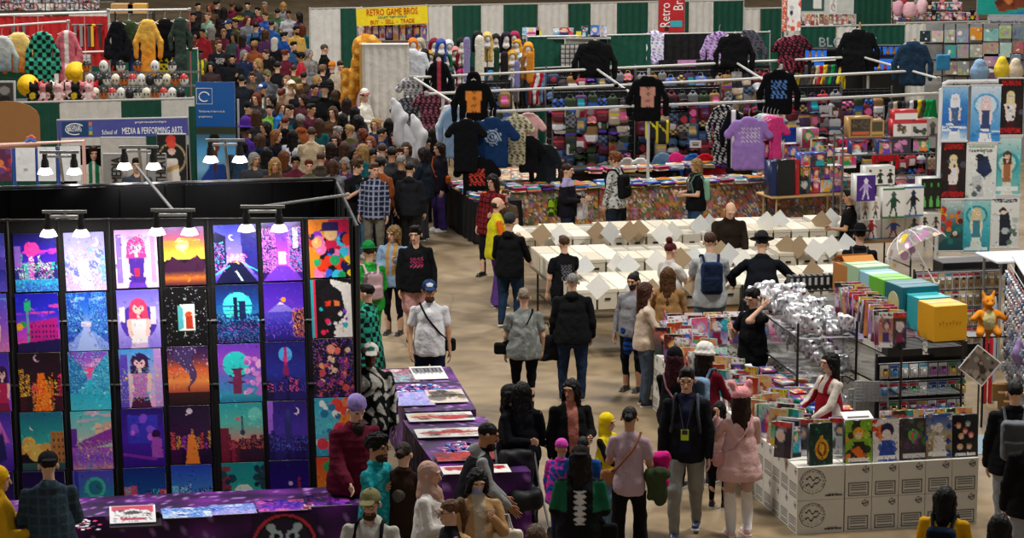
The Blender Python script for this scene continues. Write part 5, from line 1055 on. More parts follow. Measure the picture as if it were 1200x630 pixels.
 # the left end table that runs back beside the black skirted one
def side_run(px0,py0,px1,py1,w,label,clabel,colf,h=.76):
 a=G(px0,py0,h); q=G(px1,py1,h); folding_table((a.x,a.y),(q.x,q.y),w,h,label); cloth_cover((a.x,a.y),(q.x,q.y),w,h+.004,colf,clabel,step=.07,amp=.05); return a,q
def black_cloth(V):return vcol('#0c0c10',V)
side_run(521,215,557,237,.85,'aisle table under a black skirt beside the hanging shirts','black draped skirt of the aisle table full of shirts',black_cloth)
# piles of bagged shirts on the tables
def pile_mesh(seed):
 r=random.Random(seed); b=MB();
 for i in range(r.randint(3,5)):
  c=r.choice(BRIGHT+['#e8e8e8','#f4f4f4','#303038','#c8d0d8']); b.box((r.uniform(-.02,.02),r.uniform(-.02,.02),.012+.024*i),(.26,.2,.022),c,rz=r.uniform(-.25,.25),bev=.006)
 n=8; b.box((0,0,.024*(i+1)+.004),(.16,.12,.004),r.choice(BRIGHT),rz=r.uniform(-.3,.3)); return b.mesh('folded_shirts',vmat('gloss'))
PM_=[pile_mesh(i) for i in range(14)]; PCOL=[R.choice(['bright','mixed','patterned']) for _ in PM_]
def goods_strip(px0,py0,px1,py1,z,rows_,step,label,cat,name,meshes,group,rzr=.4,dep=.22,lift=.0):
 a=G(px0,py0,z); q=G(px1,py1,z); L,an=frame_of(a,q); u=Vector((cos(an),sin(an),0)); v=Vector((-sin(an),cos(an),0)); n=int(L/step)
 for j in range(rows_):
  for i in range(n):
   c=a+u*step*(i+.5)+v*(dep*(j+.5)); m=R.choice(meshes); o=link(name,m,None,(c.x,c.y,z+lift),an+R.uniform(-rzr,rzr)); tag(o,add_label(label%(ORD[i],['front','middle','back','rearmost'][j])),cat,group)
goods_strip(600,226,1000,210,.775,3,.29,'pile of bagged shirts on the comic print tables, %s from the left, %s line','folded shirts','folded_shirts',PM_,'shirt piles on the comic print tables')
goods_strip(523,216,556,235,.775,3,.3,'pile of folded shirts on the black skirted table, %s from the near end, %s line','folded shirts','folded_shirts',PM_,'shirt piles on the black table')
def sheet_mesh(seed):
 me=panel_mesh('comic_book',cover(500+seed,8,11,pal=['#c8a878','#a84838','#d8c8a8','#6a7a88','#8a5a40','#e0dcd0']),.17,.26,.004); V=np.zeros(len(me.vertices)*3); me.vertices.foreach_get('co',V); V=V.reshape(-1,3); V=np.stack((V[:,0],V[:,2]-.13,-V[:,1]),1); me.vertices.foreach_set('co',V.ravel()); return me
SHM=[sheet_mesh(i) for i in range(10)]
a=G(583,222,.76); q=G(648,219,.76); ba=G(560,192,.76)
folding_table((a.x,a.y+1.1),(q.x+.1,q.y+1.1),1.7,.76,'folding table with comics laid out flat behind the shirt piles'); cloth_cover((a.x,a.y+1.1),(q.x+.1,q.y+1.1),1.7,.765,comicprint(11),'comic print cloth on the table of flat comics',step=.07)
for j in range(5):
 for i in range(6):o=link('comic_book',SHM[(i*3+j)%10],None,(a.x+.15+.2*i,a.y+1.35+.3*j,.772),R.uniform(-.05,.05)); tag(o,add_label('comic laid flat on the table behind the shirt piles, %s column, %s row'%(ORD[i],ORD[j])),'comic book','comics laid flat behind the shirts')
 # garments
def garment(kind,col,pat=None,col2=None,h=.026,wd=1.0,L=None):
 s=SDF(h,(-.55,-.14,-1.5),(.55,.14,.1)); L=L or dict(tee=.68,hoodie=.66,jacket=.68,robe=1.25,dress=.95,long=.66,coat=1.1)[kind]; w=.235*wd
 s.box((0,0,-.12-(L-.12)/2),(w,.045,(L-.10)/2),.04,k=.03); s.cap((-w+.06,0,-.12),(w-.06,0,-.12),.055,k=.03,sy=.8); s.cap((-.07,0,-.06),(.07,0,-.06),.05,k=.04,sy=.9)
 if kind in('robe','dress','coat'):s.box((0,0,-L+.2),(w*1.12,.06,.22),.04,k=.06)
 if kind in('tee','dress'):
  for sx in(-1,1):s.cap((sx*(w-.03),0,-.13),(sx*(w+.10),0,-.30),.07,.075,k=.02,sy=.6)
 else:
  for sx in(-1,1):s.cap((sx*(w-.03),0,-.13),(sx*(w+.09),0,-.42),.056,.05,k=.012,sy=.7); s.cap((sx*(w+.09),0,-.42),(sx*(w+.08),.0,-.68 if kind!='robe' else-.74),.06,.05 if kind!='robe' else.10,k=.02,sy=.7)
 if kind=='hoodie':s.ell((0,.02,.0),(.12,.07,.12),k=.03); s.ell((0,-.05,.0),(.07,.05,.08),op='sub')
 s.ripple(.006,30,20,22,R.random()*5); V,F=s.nets(); c=vcol(col,V); fr=V[:,1]<.01; c2=np.array(C3(col2)) if col2 is not None else None; X,Z=V[:,0],V[:,2]
 if pat=='print':c[fr&(np.abs(X)<.13)&(Z<-.2)&(Z>-.5)&(np.sin(X*80+4*np.sin(Z*35))*np.sin(Z*60)>.05)]=c2
 elif pat=='panel':c[fr&(np.abs(X)<.13-.06*(-Z-.2))&(Z<-.2)&(Z>-.55)&(np.sin(X*160)*np.sin(Z*170)>-.75)]=c2
 elif pat=='ring':rr=np.sqrt(X**2+(Z+.3)**2); c[fr&(rr<.13)&(np.sin(rr*150+3*X)>0)]=c2
 elif pat=='check':c[(np.floor(X/.085)+np.floor(Z/.085))%2==0]=c2
 elif pat=='fade':t=np.clip((-Z-.25)/.4,0,1)[:,None]; c=c*(1-t)+c2*t
 elif pat=='flames':c[(Z<-L+.28+.06*np.sin(X*50))&(np.sin(X*60)*np.sin(Z*50)>-.2)]=c2
 elif pat=='spots':c[np.sin(X*60+2*np.sin(Z*40))*np.sin(Z*55)>.3]=c2
 elif pat=='open':c[fr&(np.abs(X)<.04)]=c2
 elif pat=='dots':c[fr&(np.abs(X)<.16)&(Z<-.15)&(Z>-.42)&(np.sin(X*110)*np.sin(Z*110)>.3)]=c2
 elif pat=='stripe':c[np.sin(Z*60+X*8)>.3]=c2
 nm=dict(tee='tee_shirt',hoodie='hoodie',jacket='jacket',robe='robe',dress='dress',long='sweater',coat='coat')[kind]
 return mesh_np(nm,V,F,c,vmat('cloth'))
def hang(px,py,dist,kind,col,label,pat=None,col2=None,rz=0.0,scale=1.0,wd=1.0,L=None,group=None,h=.026,hook=.12,cat=None):
 p=AT(px,py,dist); me=garment(kind,col,pat,col2,h,wd,L); nm=me.name.split('.')[0]; r=empty(nm,p,rz,add_label(label),cat or nm.replace('_',' '),group); r.scale=(scale,)*3
 link('garment_body',me,r); b=MB(); b.tube([(-.19,0,-.09),(0,0,-.01),(.19,0,-.09)],.012,6,'#c8c0b0'); b.tube([(0,0,-.01),(0,0,hook*.6),(.02,0,hook)],.006,6,'#a0a0a0'); b.build('hanger',vmat('plastic'),r); return r
 # merchandise booth: pipe frames
def pipe(pts,r,label,col='#c4c4c0',name='scaffold_pipe',joints=True):
 o=empty(name,(pts[0][0],pts[0][1],pts[0][2]),0,add_label(label),'pipe'); p0=Vector(pts[0]); b=MB(); b.tube([Vector(q)-p0 for q in pts],r,8,col); b.build('tube',vmat('plastic'),o)
 if joints:
  for q in(pts[0],pts[-1]):b=MB(); d=Vector(q)-p0; b.box(d,(r*3.2,r*3.2,r*3.2),'#9a9a96',bev=r*.5); b.build('joint',vmat('plastic'),o)
 return o
ZP=2.25
D1,D2_,D3=50.6,54.0,57.4
def pp(px,py,dist):return AT(px,py,dist)
def dist_z(px,py,z):return G(px,py,z)
lines=[((482,91),(1018,66),'rear grey pipe above the shirt racks'),((500,110),(722,100),'middle grey pipe left of the centre post'),((722,100),(1072,83),'middle grey pipe right of the centre post'),((570,131),(934,117),'front grey pipe over the shirt racks'),((934,117),(1104,109),'front grey pipe above the right racks')]
for(a,c,lb) in lines:pipe([G(a[0],a[1],ZP),G(c[0],c[1],ZP)],.028,lb)
for(a,c,lb) in(((485,91),(548,131),'left diagonal pipe joining rear and front pipes'),((698,80),(758,122),'central diagonal pipe joining rear and front pipes'),((862,73),(905,100),'diagonal pipe beside the purple shirt'),((1008,66),(1100,92),'right diagonal pipe running towards the poster rack')):pipe([G(a[0],a[1],ZP),G(c[0],c[1],ZP)],.026,lb)
for px,py,lb in((519,112,'grey post behind the long patterned dress'),(559,131,'grey post under the flame print hoodie'),(760,124,'grey post under the pink panel jacket'),(915,118,'grey post under the green print jacket'),(1018,66,'grey post behind the dark coat')):
 g=G(px,py,ZP); o=empty('scaffold_post',(g.x,g.y,0),0,add_label(lb),'pipe'); b=MB(); b.tube([(0,0,0),(0,0,2.95 if 'print' in lb or 'panel' in lb else ZP)],.03,8,'#bcbcb8'); b.build('tube',vmat('plastic'),o); b=MB(); b.box((0,0,.01),(.4,.4,.02),'#707070'); b.build('foot_plate',vmat('plastic'),o)
for px,py,y2,lb in((697,81,44,'short wooden stick above the centre joint holding a black jacket'),(861,74,38,'short wooden stick above the joint behind the black shirt'),(1007,67,26,'short wooden stick holding the dark coat'),(1071,83,45,'short wooden stick holding the denim jacket')):
 g=G(px,py,ZP); o=empty('wooden_post',(g.x,g.y,ZP),0,add_label(lb),'post'); b=MB(); b.tube([(0,0,0),(0,0,(py-y2)/pxm(g.y,3))],.022,8,'#a8885c'); b.build('stick',vmat('card'),o); b=MB(); b.box((0,0,.02),(.09,.09,.06),'#a83028'); b.build('clamp',vmat('plastic'),o)
def HG(px,py,kind,col,label,z=ZP,ref=None,D=None,**k):D=D or(G(ref[0],ref[1],ZP).y if ref else G(px,py,z).y); return hang(px,py,D-(.06 if ref else.02),kind,col,label,**k)
HG(555,92,'hoodie','#0c0c0e','black hoodie with an orange flame print on the front pipe',ref=(559,131),pat='panel',col2='#e08838',scale=1.12,hook=.05,L=.74,h=.022)
HG(759,88,'jacket','#0d0d10','black jacket with a pink lettered back panel on the front pipe',ref=(760,124),pat='panel',col2='#c89080',scale=1.08,hook=.05,L=.8,h=.022)
HG(913,80,'long','#0c0c10','black sweater with green and blue band print on the front pipe',ref=(915,118),pat='print',col2='#5a88c8',scale=1.12,hook=.05,L=.78,h=.022)
HG(697,46,'jacket','#121214','black jacket with a small badge above the rear pipe',ref=(697,81),scale=1.2,wd=1.15,h=.03,hook=.03)
HG(861,38,'jacket','#101013','black shirt hung high on the stick beside the lilac shirt',ref=(861,74),scale=1.15,wd=1.1,h=.03,hook=.03)
HG(1006,33,'coat','#0e0e12','dark heavy coat on the stick over the rear pipe',ref=(1007,67),scale=1.2,wd=1.15,h=.03,L=.85,hook=.03)
HG(1070,47,'jacket','#22384e','blue denim jacket on the stick over the right diagonal pipe',ref=(1071,83),scale=1.2,wd=1.0,h=.03,L=.8,hook=.03)
HG(514,70,'robe','#0e0e12','narrow black hooded cloak with a red trim on the left pipe end',z=2.6,pat='open',col2='#b04050',wd=.7,L=1.1,hook=.05)
HG(505,104,'dress','#3a1a28','dark dress with pink flower pattern below the cloak',z=2.2,pat='spots',col2='#a86878',wd=.9,L=1.2)
HG(482,56,'jacket','#c8ccd4','pale denim jacket hanging beside the white partition',z=2.6,scale=1.25,wd=1.05,L=.8,h=.03)
HG(487,88,'dress','#b8b8bc','grey and black speckled top below the pale denim jacket',z=2.2,pat='spots',col2='#26262c',wd=1.1,L=.9)
HG(478,112,'dress','#38383e','black and silver patterned top hanging low by the partition',z=2.0,pat='spots',col2='#9a9aa0',wd=.9,L=.9)
HG(527,122,'long','#d8dce0','white shirt hanging at the left post',z=2.2,wd=.55,L=.95)
HG(533,124,'jacket','#88a8c8','light blue denim jacket on the left rail',z=2.2,wd=.8,L=1.0)
HG(546,138,'tee','#101014','plain black tee left of the navy one',z=2.2,wd=.95,L=1.0)
HG(577,136,'tee','#16325c','navy blue tee with a pale ring print',z=2.2,pat='ring',col2='#a8b8cc',scale=1.25,L=.76,h=.02)
HG(606,133,'tee','#c8c0a0','cream tee with dark all-over print',z=2.2,pat='spots',col2='#3a3a30',wd=.7,L=.95)
HG(619,131,'tee','#d8a8a8','dusty pink tee beside the cream printed one',z=2.2,wd=.75,L=.62)
HG(619,158,'tee','#101014','black tee hanging below the dusty pink one',z=1.8,wd=.75,L=.7)
HG(559,182,'tee','#0c0c0f','black tee with a red and white print hanging low over the black table',z=1.5,pat='print',col2='#d04838',scale=1.1,L=.8,h=.02)
HG(640,168,'coat','#1a2024','dark grey coat hanging low behind the flat comics',z=1.6,wd=.8,L=1.1)
HG(848,122,'long','#101014','black long sleeved shirt with white brush strokes beside the lilac dress',z=2.2,pat='spots',col2='#c8c8cc',wd=.8,L=1.15)
HG(859,128,'long','#0e1018','narrow black shirt with white lettering down the side',z=2.2,pat='open',col2='#e8e8e8',wd=.45,L=1.1)
HG(878,136,'dress','#9a78c0','lilac dress with silver beads on the front rail',z=2.15,pat='dots',col2='#d8d0e0',scale=1.15,L=.85,h=.02)
for i,(px,c,nm) in enumerate(((894,'#a8d8d0','mint'),(899,'#e8c8d8','pale pink'),(903,'#d87ab0','rose'),(907,'#e04890','hot pink'),(911,'#c83878','dark pink'))):HG(px,132+i,'dress',c,nm+' dress hanging edge-on right of the lilac dress',z=2.15,wd=.35,L=1.1)
HG(767,35,'tee','#e0e0ec','white tee with blue and violet splashes on the upper rail',D=61.9,pat='spots',col2='#7a58b8',scale=1.2,h=.03)
HG(843,36,'long','#b89ad0','lilac spotted shirt on the upper rail',D=61.9,pat='spots',col2='#4a3060',scale=1.2,h=.03)
HG(877,34,'long','#50505a','grey crumpled shirt on the upper rail beside the black shirt',D=61.9,pat='spots',col2='#26262e',scale=1.2,h=.03)
HG(922,42,'tee','#181418','black tank with pink marks on the right upper rail',z=2.8,pat='spots',col2='#9a3850',wd=.8,L=.85,h=.03)
HG(934,40,'tee','#141418','second black tank with pink marks on the right upper rail',z=2.8,pat='spots',col2='#8a3048',wd=.8,L=.85,h=.03)
b=MB(); a=AT(778,40,61.8); q=AT(838,37,61.9); L_2,an2=frame_of(a,q)
o=link('black_cloth',drape_mesh(L_2,1.0,'#0d0d10',.5),None,((a.x+q.x)/2,(a.y+q.y)/2,a.z-1.0),an2); tag(o,add_label('broad black cloth stretched between the tie-dyed tee and the lilac shirt'),'cloth')
b=MB();
for i in range(3):
 g=G(785+22*i,76,2.2); o=link('cloth',drape_mesh(.5,.55,['#141018','#c88ab8','#181018'][i],i),None,(g.x,g.y+.1,1.75),an2); tag(o,add_label(['dark cloth with a magenta heart under the black cloth','pink cloth under the black cloth','second dark cloth under the black cloth'][i]),'cloth')
 # hanging clothes packed on rails (seen edge on)
SLM=[garment('long',c,None,None,.035,.38,L=.75) for c in('#b02030','#d8d8dc','#20304a','#3a3a40','#6a8ab0','#c8b898','#484038','#d8c030','#1a9048','#202024','#e8e8ea','#5a5a60')]
SLN=['red','white','navy','charcoal','pale blue','sand','brown','yellow','green','black','bright white','grey']
def rail(px0,py0,px1,py1,z,n,label,seq=None,group=None,sc=1.0):
 a=G(px0,py0,z); q=G(px1,py1,z); pipe([a+Vector((0,0,.08)),q+Vector((0,0,.08))],.014,'thin rail '+label)
 for i in range(n):
  t=(i+.5)/n; c=a*(1-t)+q*t; k_=seq[i%len(seq)] if seq else R.randrange(len(SLM)); r=empty('shirt',c,R.uniform(-.15,.15)+.9,add_label('%s shirt %s, %s from the left'%(SLN[k_],label,ORD[i])),'shirt',group or 'shirts '+label); r.scale=(sc,)*3
  link('garment_body',SLM[k_],r)
rail(606,85,670,82,2.0,14,'on the rail left of the black jacket',[9,6,9,2,0,1,0,4,1,5,11])
rail(688,84,716,82,2.0,5,'on the rail behind the centre post',[2,0,9,2,6])
rail(925,76,945,75,2.1,5,'on the rail above the green print sweater',[1,9,1,7,11])
rail(952,76,988,74,2.0,8,'on the rail below the glowing block stand',[6,5,0,7,3,8,2,7])
rail(1043,118,1095,115,1.95,11,'on the right rail left of the poster rack',[11,5,9,3,11,1,9,7,6,8,8],sc=1.0)
rail(570,112,600,110,1.9,5,'on the rail behind the navy tee',[2,0,2,9,5])
# grid walls with bags, caps and purses
def bagm(seed):
 r=random.Random(seed); kind=seed%4; s=SDF(.022,(-.2,-.12,-.42),(.2,.12,.06)); pal=['#1a1a20','#2a2a38','#3a3038','#6a2030','#28406a','#8a8a90','#c8b8a8','#a07848','#d8d8dc','#b83a48','#384a30','#58386a','#b89a58','#4a6a90']
 c1,c2=r.choice(pal),r.choice(pal+BRIGHT+['#c8a888','#8a8a90','#e8e4dc']); c1=tuple(np.array(C3(c1))*.85)
 if kind==0:s.box((0,0,-.22),(.13,.07,.16),.07); s.box((0,-.07,-.29),(.10,.03,.07),.03,k=.02)
 elif kind==1:s.box((0,0,-.18),(.14,.05,.11),.05); s.box((0,-.04,-.17),(.12,.02,.05),.02,k=.02)
 elif kind==2:s.ell((0,0,-.16),(.12,.09,.10)); s.ell((0,-.10,-.20),(.10,.07,.02),k=.02)
 else:s.box((0,0,-.2),(.11,.05,.13),.03); s.ell((-.05,0,-.07),(.03,.03,.04),k=.02); s.ell((.05,0,-.07),(.03,.03,.04),k=.02)
 V,F=s.nets(); c=vcol(c1,V); X,Z=V[:,0],V[:,2]; p=seed%5
 if p==0:c[(V[:,1]<-.03)&(np.abs(X)<.07)&(Z>-.28)&(Z<-.14)]=C3(c2)
 elif p==1:c[np.sin(X*50+seed)*np.sin(Z*60)>.1]=C3(c2)
 elif p==2:c[Z<-.22]=C3(c2)
 elif p==3:c[(X**2+(Z+.2)**2)<.004]=C3(c2)
 else:c[np.abs(Z+.18)<.02]=C3(c2)
 b=MB(); b.np(V,F,c); b.tube([(-.06,.0,-.08),(-.03,0,.0),(.03,0,0),(.06,0,-.08)],.008,5,c1)
 return b.mesh(['backpack','handbag','cap','purse'][kind],vmat('satin'),True),['backpack','handbag','cap','purse'][kind],cname(c1)+(' and '+cname(c2) if cname(c2)!=cname(c1) else '')
BGM=[bagm(i) for i in range(48)]
def bag_wall(px0,px1,D,label,z0,z1,nrow,step=.215,skip=(),tag_='bags'):
 ang=YAW*.9; a=AT(px0,200,D); a.z=0; L=(px1-px0)/pxm(D,1.2)/cos(ang); u=Vector((cos(ang),sin(ang),0)); r=empty('grid_wall',a,ang,add_label('steel grid wall '+label),'display grid')
 b=MB()
 for i in range(int(L/.15)+1):b.tube([(i*.15,.03,0),(i*.15,.03,z1+.1)],.005,4,'#3a3a3c')
 for i in range(int((z1+.1)/.15)+1):b.tube([(0,.03,i*.15),(L,.03,i*.15)],.005,4,'#3a3a3c')
 b.build('grid',vmat('plastic'),r)
 for x in(0,L):b=MB(); b.tube([(x,.03,0),(x,.03,z1+.15)],.02,6,'#58585a'); b.build('upright',vmat('plastic'),r)
 n=int(L/step); nrow=int(nrow*1.6+.5)
 b=MB(); b.box((L/2,.09,(z1+.1)/2),(L,.02,z1+.1),'#15161a'); b.build('backing_cloth',vmat('satin'),r)
 for j in range(nrow):
  for i in range(n):
   if(i,j) in skip:continue
   m,nm,cn=BGM[R.randrange(48)]; z=z1-(z1-z0)*j/max(1,nrow-1)+R.uniform(-.06,.06); c=a+u*(step*(i+.5)+R.uniform(-.03,.03)); o=link(nm,m,None,(c.x+.07*sin(ang),c.y-.08,z),ang+R.uniform(-.35,.35)); s_=R.uniform(.85,1.15); o.scale=(s_,s_,s_)
   tag(o,add_label('%s %s %s, row %s, column %s'%(cn,nm,label,ORD[j],ORD[i])),nm,tag_+' '+label)
 return a,u,ang
bag_wall(648,745,51.8,'left of pink panel jacket',.95,2.2,5)
bag_wall(768,845,52.4,'right of pink panel jacket',.95,2.2,5)
bag_wall(745,768,52.2,'behind pink panel jacket',.95,1.7,3)
bag_wall(745,905,57.2,'on second grid right of middle',1.4,2.08,3)
bag_wall(920,985,52.6,'below green print sweater',1.0,2.2,5)
bag_wall(985,1045,53.2,'right of green print sweater',.95,2.05,5)
bag_wall(640,745,57.4,'on second grid left of middle',1.5,2.05,2)
bag_wall(560,600,53.4,'behind the navy tee',1.3,2.2,3)
bag_wall(1048,1100,51.2,'under rail left of poster rack',.7,1.1,2)
# yellow edged back pack in front
for i,(px,py,D,c1,c2,lb) in enumerate(((764,133,51.3,'#141414','#d8d020','black backpack with bright yellow straps right of the post'),(776,138,51.3,'#181818','#c8b820','second black backpack with yellow edges beside the first'))):
 p_=AT(px,py,D); s=SDF(.02,(-.2,-.12,-.6),(.2,.12,.05)); s.box((0,0,-.28),(.14,.07,.24),.06); V,F=s.nets(); c=vcol(c1,V); c[(np.abs(np.abs(V[:,0])-.11)<.022)]=C3(c2); c[(V[:,1]<-.04)&(np.abs(V[:,2]+.2+V[:,0])<.02)]=C3(c2)
 b=MB(); b.np(V,F,c); b.tube([(-.05,0,-.05),(0,0,0),(.05,0,-.05)],.008,5,c2); o=b.build('backpack',vmat('satin'),None,p_,0,True); tag(o,add_label(lb),'backpack')
 # crumpled goods, jeans and bright cloth below the bags
for i,(px,py,c,lb) in enumerate(((792,190,'#d82a78','hot pink folded cloth hung above the shirt piles'),(812,191,'#2a68b8','blue folded cloth beside the hot pink one'),(826,191,'#c82030','red folded cloth beside the blue one'),(777,190,'#5a7898','washed jeans folded over the rail'),(750,196,'#e0dcd4','white folded cloth beside the post'),(735,196,'#c8c4bc','cream folded cloth left of the post'),(838,200,'#d83848','crimson folded cloth near the lilac dress'),(897,197,'#38a0a8','teal skirt below the rose dresses'),(902,186,'#c82838','red skirt below the rose dresses'),(930,160,'#1c3c98','royal blue tee spread over the goods'),(1000,165,'#c82858','crimson tee hanging low on the right grid'),(640,205,'#384038','dark camouflage trousers hanging low'),(1038,178,'#c02028','bright red ruffled skirt by the figure boxes'))):
 p_=AT(px,py,50.9); me=garment('tee' if i in(9,10) else 'long',c,None,None,.03,.9,L=.5); o=link('folded_cloth',me,None,(p_.x,p_.y,p_.z+.2),R.uniform(-.3,.3)); o.scale=(.75,)*3; tag(o,add_label(lb),'folded clothes')
 # white price card
p_=AT(815,173,50.5); o=link('price_card',panel_mesh('price_card',Cv(16,10,'#e4e0da',1).rect(.2,.3,.8,.42,'#3a3a3a').rect(.25,.55,.75,.67,'#3a3a3a'),.22,.14,.006),None,p_,.1); tag(o,add_label('white price card between the bags and the hot pink cloth'),'price card')
# long dark bolster of rolled cloth behind the piles
a=G(662,216,.8); q=G(840,207,.8); b=MB(); d_=q-a; pts=[Vector((0,0,0))+d_*t+Vector((0,0,.04*sin(t*17))) for t in np.linspace(0,1,24)]; b.tube(pts,.09,8,'#16161a'); o=b.build('cloth_roll',vmat('satin'),None,(a.x,a.y+.95,.86),None,True); tag(o,add_label('long black roll of cloth behind the shirt piles'),'cloth roll')
goods_strip(690,204,905,195,.9,2,.33,'bagged shirt pile behind the black cloth roll, %s from the left, %s line','folded shirts','folded_shirts',PM_,'shirt piles behind the cloth roll')
a=G(668,204,.8); q=G(905,194,.8); folding_table((a.x,a.y),(q.x,q.y),.5,.88,'second goods table behind the black cloth roll'); cloth_cover((a.x,a.y),(q.x,q.y),.5,.885,'#26221f','dark cloth on the second goods table',step=.2)
a=G(905,200,.9); q=G(1005,195,.9)
# toy booth on the right
ar=YAW; ur=Vector((cos(ar),sin(ar),0)); vr=Vector((-sin(ar),cos(ar),0))
def place_box(name,px,py,z,w,d,h,cv,label,cat,side='#e8e6e0',rz=None,mat='gloss',group=None,dy=0.0):
 g=G(px,py,z); o=link(name,panel_mesh(name,cv,w,h,d,side,mat),None,(g.x,g.y+dy,z),ar if rz is None else rz); return tag(o,add_label(label),cat,group)
def shelf_unit(p,L,dep,levels,label,ang=ar,col='#1a1a1c',wire=True,name='wire_shelf',posts=True,ztop=None):
 r=empty(name,(p[0],p[1],0),ang,add_label(label),'shelf'); zt=ztop or max(levels)+.05
 for z in levels:
  b=MB(); b.tube([(0,0,z),(L,0,z)],.012,6,col); b.tube([(0,dep,z),(L,dep,z)],.012,6,col)
  for i in range(int(L/.06)+1):b.tube([(min(L,i*.06),0,z-.006),(min(L,i*.06),dep,z-.006)],.004,4,'#77777a')
  b.build('shelf_rack',vmat('plastic'),r)
 if posts:
  for x in(0,L):
   for y in(0,dep):b=MB(); b.tube([(x,y,0),(x,y,zt)],.016,6,col); b.build('post',vmat('plastic'),r)
 return r
 # long shelf with the coloured cube boxes
Y0=G(1107,400,1.49)
cubes=[((1107,399),'#e8a818',.44,'bright yellow cube box at the near end of the top shelf'),((1088,387),'#38b0b8',.42,'cyan cube box tucked behind the yellow one'),((1071,381),'#106a78',.50,'dark teal cube box with a plain cream oval on its side'),((1046,364),'#68b82a',.42,'lime green cube box between teal and pale blue'),((1030,357),'#98c8d8',.42,'pale blue cube box behind the lime green one'),((1017,352),'#a8c8a0',.46,'pastel green cube box near the tan carton'),((1004,347),'#b8783a',.44,'open tan carton at the far end of the top shelf')]
a_=G(1128,404,1.47); b_=G(1000,347,1.47); dsh=Vector((b_.x-a_.x,b_.y-a_.y,0)); shang=atan2(dsh.y,dsh.x)
shelf_unit((a_.x,a_.y),dsh.length+.3,.8,[.35,.9,1.47],'black wire shelf carrying the row of coloured cube boxes',shang)
for i,((px,py),c,sz,lb) in enumerate(cubes):
 g=G(px,py,1.49); r=empty('cube_box',(g.x,g.y+sz/2,1.482),ar+.10,add_label(lb),'box','coloured cube boxes')
 b=MB(); b.box((0,0,sz/2),(sz,sz,sz if i!=6 else sz*.9),c,bev=.006); b.build('carton',pm('carton_%d'%i,c,.45,noise=.05),r)
 if i==6:
  for k,(y,t) in enumerate(((-sz/2-.0,35),(sz/2,-30))):b=MB(); b.box((0,y+(.09 if k==0 else-.04),sz*.95+.05),(sz,.2,.006),'#c88848',R3=Matrix.Rotation(RAD(t),3,'X')); b.build('flap',vmat('card'),r)
 else:b=MB(); b.box((0,0,sz+.002),(sz*.98,.05,.004),tuple(np.array(hx(c))*.85)); b.build('tape',vmat('gloss'),r)
 if i==2:b=MB(); b.lathe([(.16,0),(.155,.006)],24,(-.25,-.0,.25),'#d8cf98',sy=1.0,R3=Matrix.Rotation(RAD(-90),3,'Y')); b.build('oval_print',vmat('gloss'),r); b=MB(); b.lathe([(.15,0),(.145,.006)],24,(-.02,-.25,.24),'#d8cf98',sy=1.0,sx=1.0,R3=Matrix.Rotation(RAD(90),3,'X')); b.build('oval_print',vmat('gloss'),r)
 if i==0:
  b=MB();
  for q in range(7):b.box((-.14+.045*q,-sz/2-.002,sz*.52+.01*sin(q*2)),(.02,.003,.03),'#c08a10')
  b.build('lettering',vmat('gloss'),r)
  # bagged goods standing on a lower shelf in front of the cubes
a2=G(1056,407,1.49); b2=G(1000,366,1.49); d2=Vector((b2 .x-a2 .x,b2 .y-a2 .y,0)); an2_=atan2(d2 .y,d2 .x)
VIO=['#6a3a6a','#b88ab8','#e8a040','#403048','#d8c8d8','#8a2a50','#4a3a78','#c86a40','#e8e0e8']
BV=[panel_mesh('bagged_figure',cover(700+i,10,18,i%3==0,VIO),.17,.42,.06,jit('#7a6878',.3,np.random.RandomState(i)),'gloss') for i in range(10)]
for i in range(13):
 for j in range(2):
  t=(i+.5)/13; c=Vector((a2 .x,a2 .y,0))+d2*t+Vector((cos(an2_+pi/2),sin(an2_+pi/2),0))*(.0+.17*j); o=link('bagged_figure',BV[(i*3+j*5)%10],None,(c.x,c.y,1.482),R.uniform(-.3,.3)); o.rotation_euler[0]=R.uniform(-.1,0); o.rotation_euler[1]=R.uniform(-.08,.08)
  tag(o,add_label('bagged figure left of the cube boxes, %s from the near end, %s line'%(ORD[i],ORD[j])),'bagged figure','bagged figures beside the cube boxes')
for k,(px,py,w) in enumerate(((1057,410,.44),(1110,410,.42))):
 g=G(px,py+4,1.30); b=MB(); b.box((0,0,.09),(w,.22,.005),'#0d0d0f'); b.box((0,-.11,.09),(w,.008,.18),'#101012'); b.box((0,.11,.09),(w,.008,.18),'#101012'); b.box((-w/2,0,.09),(.008,.22,.18),'#101012'); b.box((w/2,0,.09),(.008,.22,.18),'#101012'); b.box((0,0,.005),(w,.22,.008),'#101012')
 o=b.build('black_bin',vmat('plastic'),None,(g.x,g.y,1.29),ar); tag(o,add_label(['left','right'][k]+' black plastic bin under the cube boxes above the blister packs'),'bin')
 # peg racks with blister packs
def blister_mesh(seed,w=.115,h=.17,cc=None,toy=None):
 r=random.Random(seed); cc=cc or r.choice(['#b82030','#c83040','#2a4a98','#e8e8e8','#c8a030','#2a8a58','#8a2a48','#58a8c8']); toy=toy or r.choice(['#d83a3a','#3a88c8','#e8c060','#48b058','#e8e8e8','#a858b8','#38383c','#e88a4a'])
 b=MB(); b.box((0,0,-h/2),(w,.004,h),'#c8c8cc'); b.box((0,-.003,-.022),(w*.9,.004,.036),cc); b.box((0,-.02,-h*.56),(w*.78,.035,h*.58),tuple(np.array(hx(toy))*.6+.25),bev=.008)
 b.lathe([(.001,0),(.02,.005),(.026,.03),(.02,.055),(.001,.062)],8,(0,-.038,-h*.74),toy); b.box((0,-.038,-h*.32),(.05,.01,.03),r.choice(['#f0f0f0','#202024',toy])); return b.mesh('blister_pack',vmat('gloss'))
BLM=[blister_mesh(i) for i in range(16)]
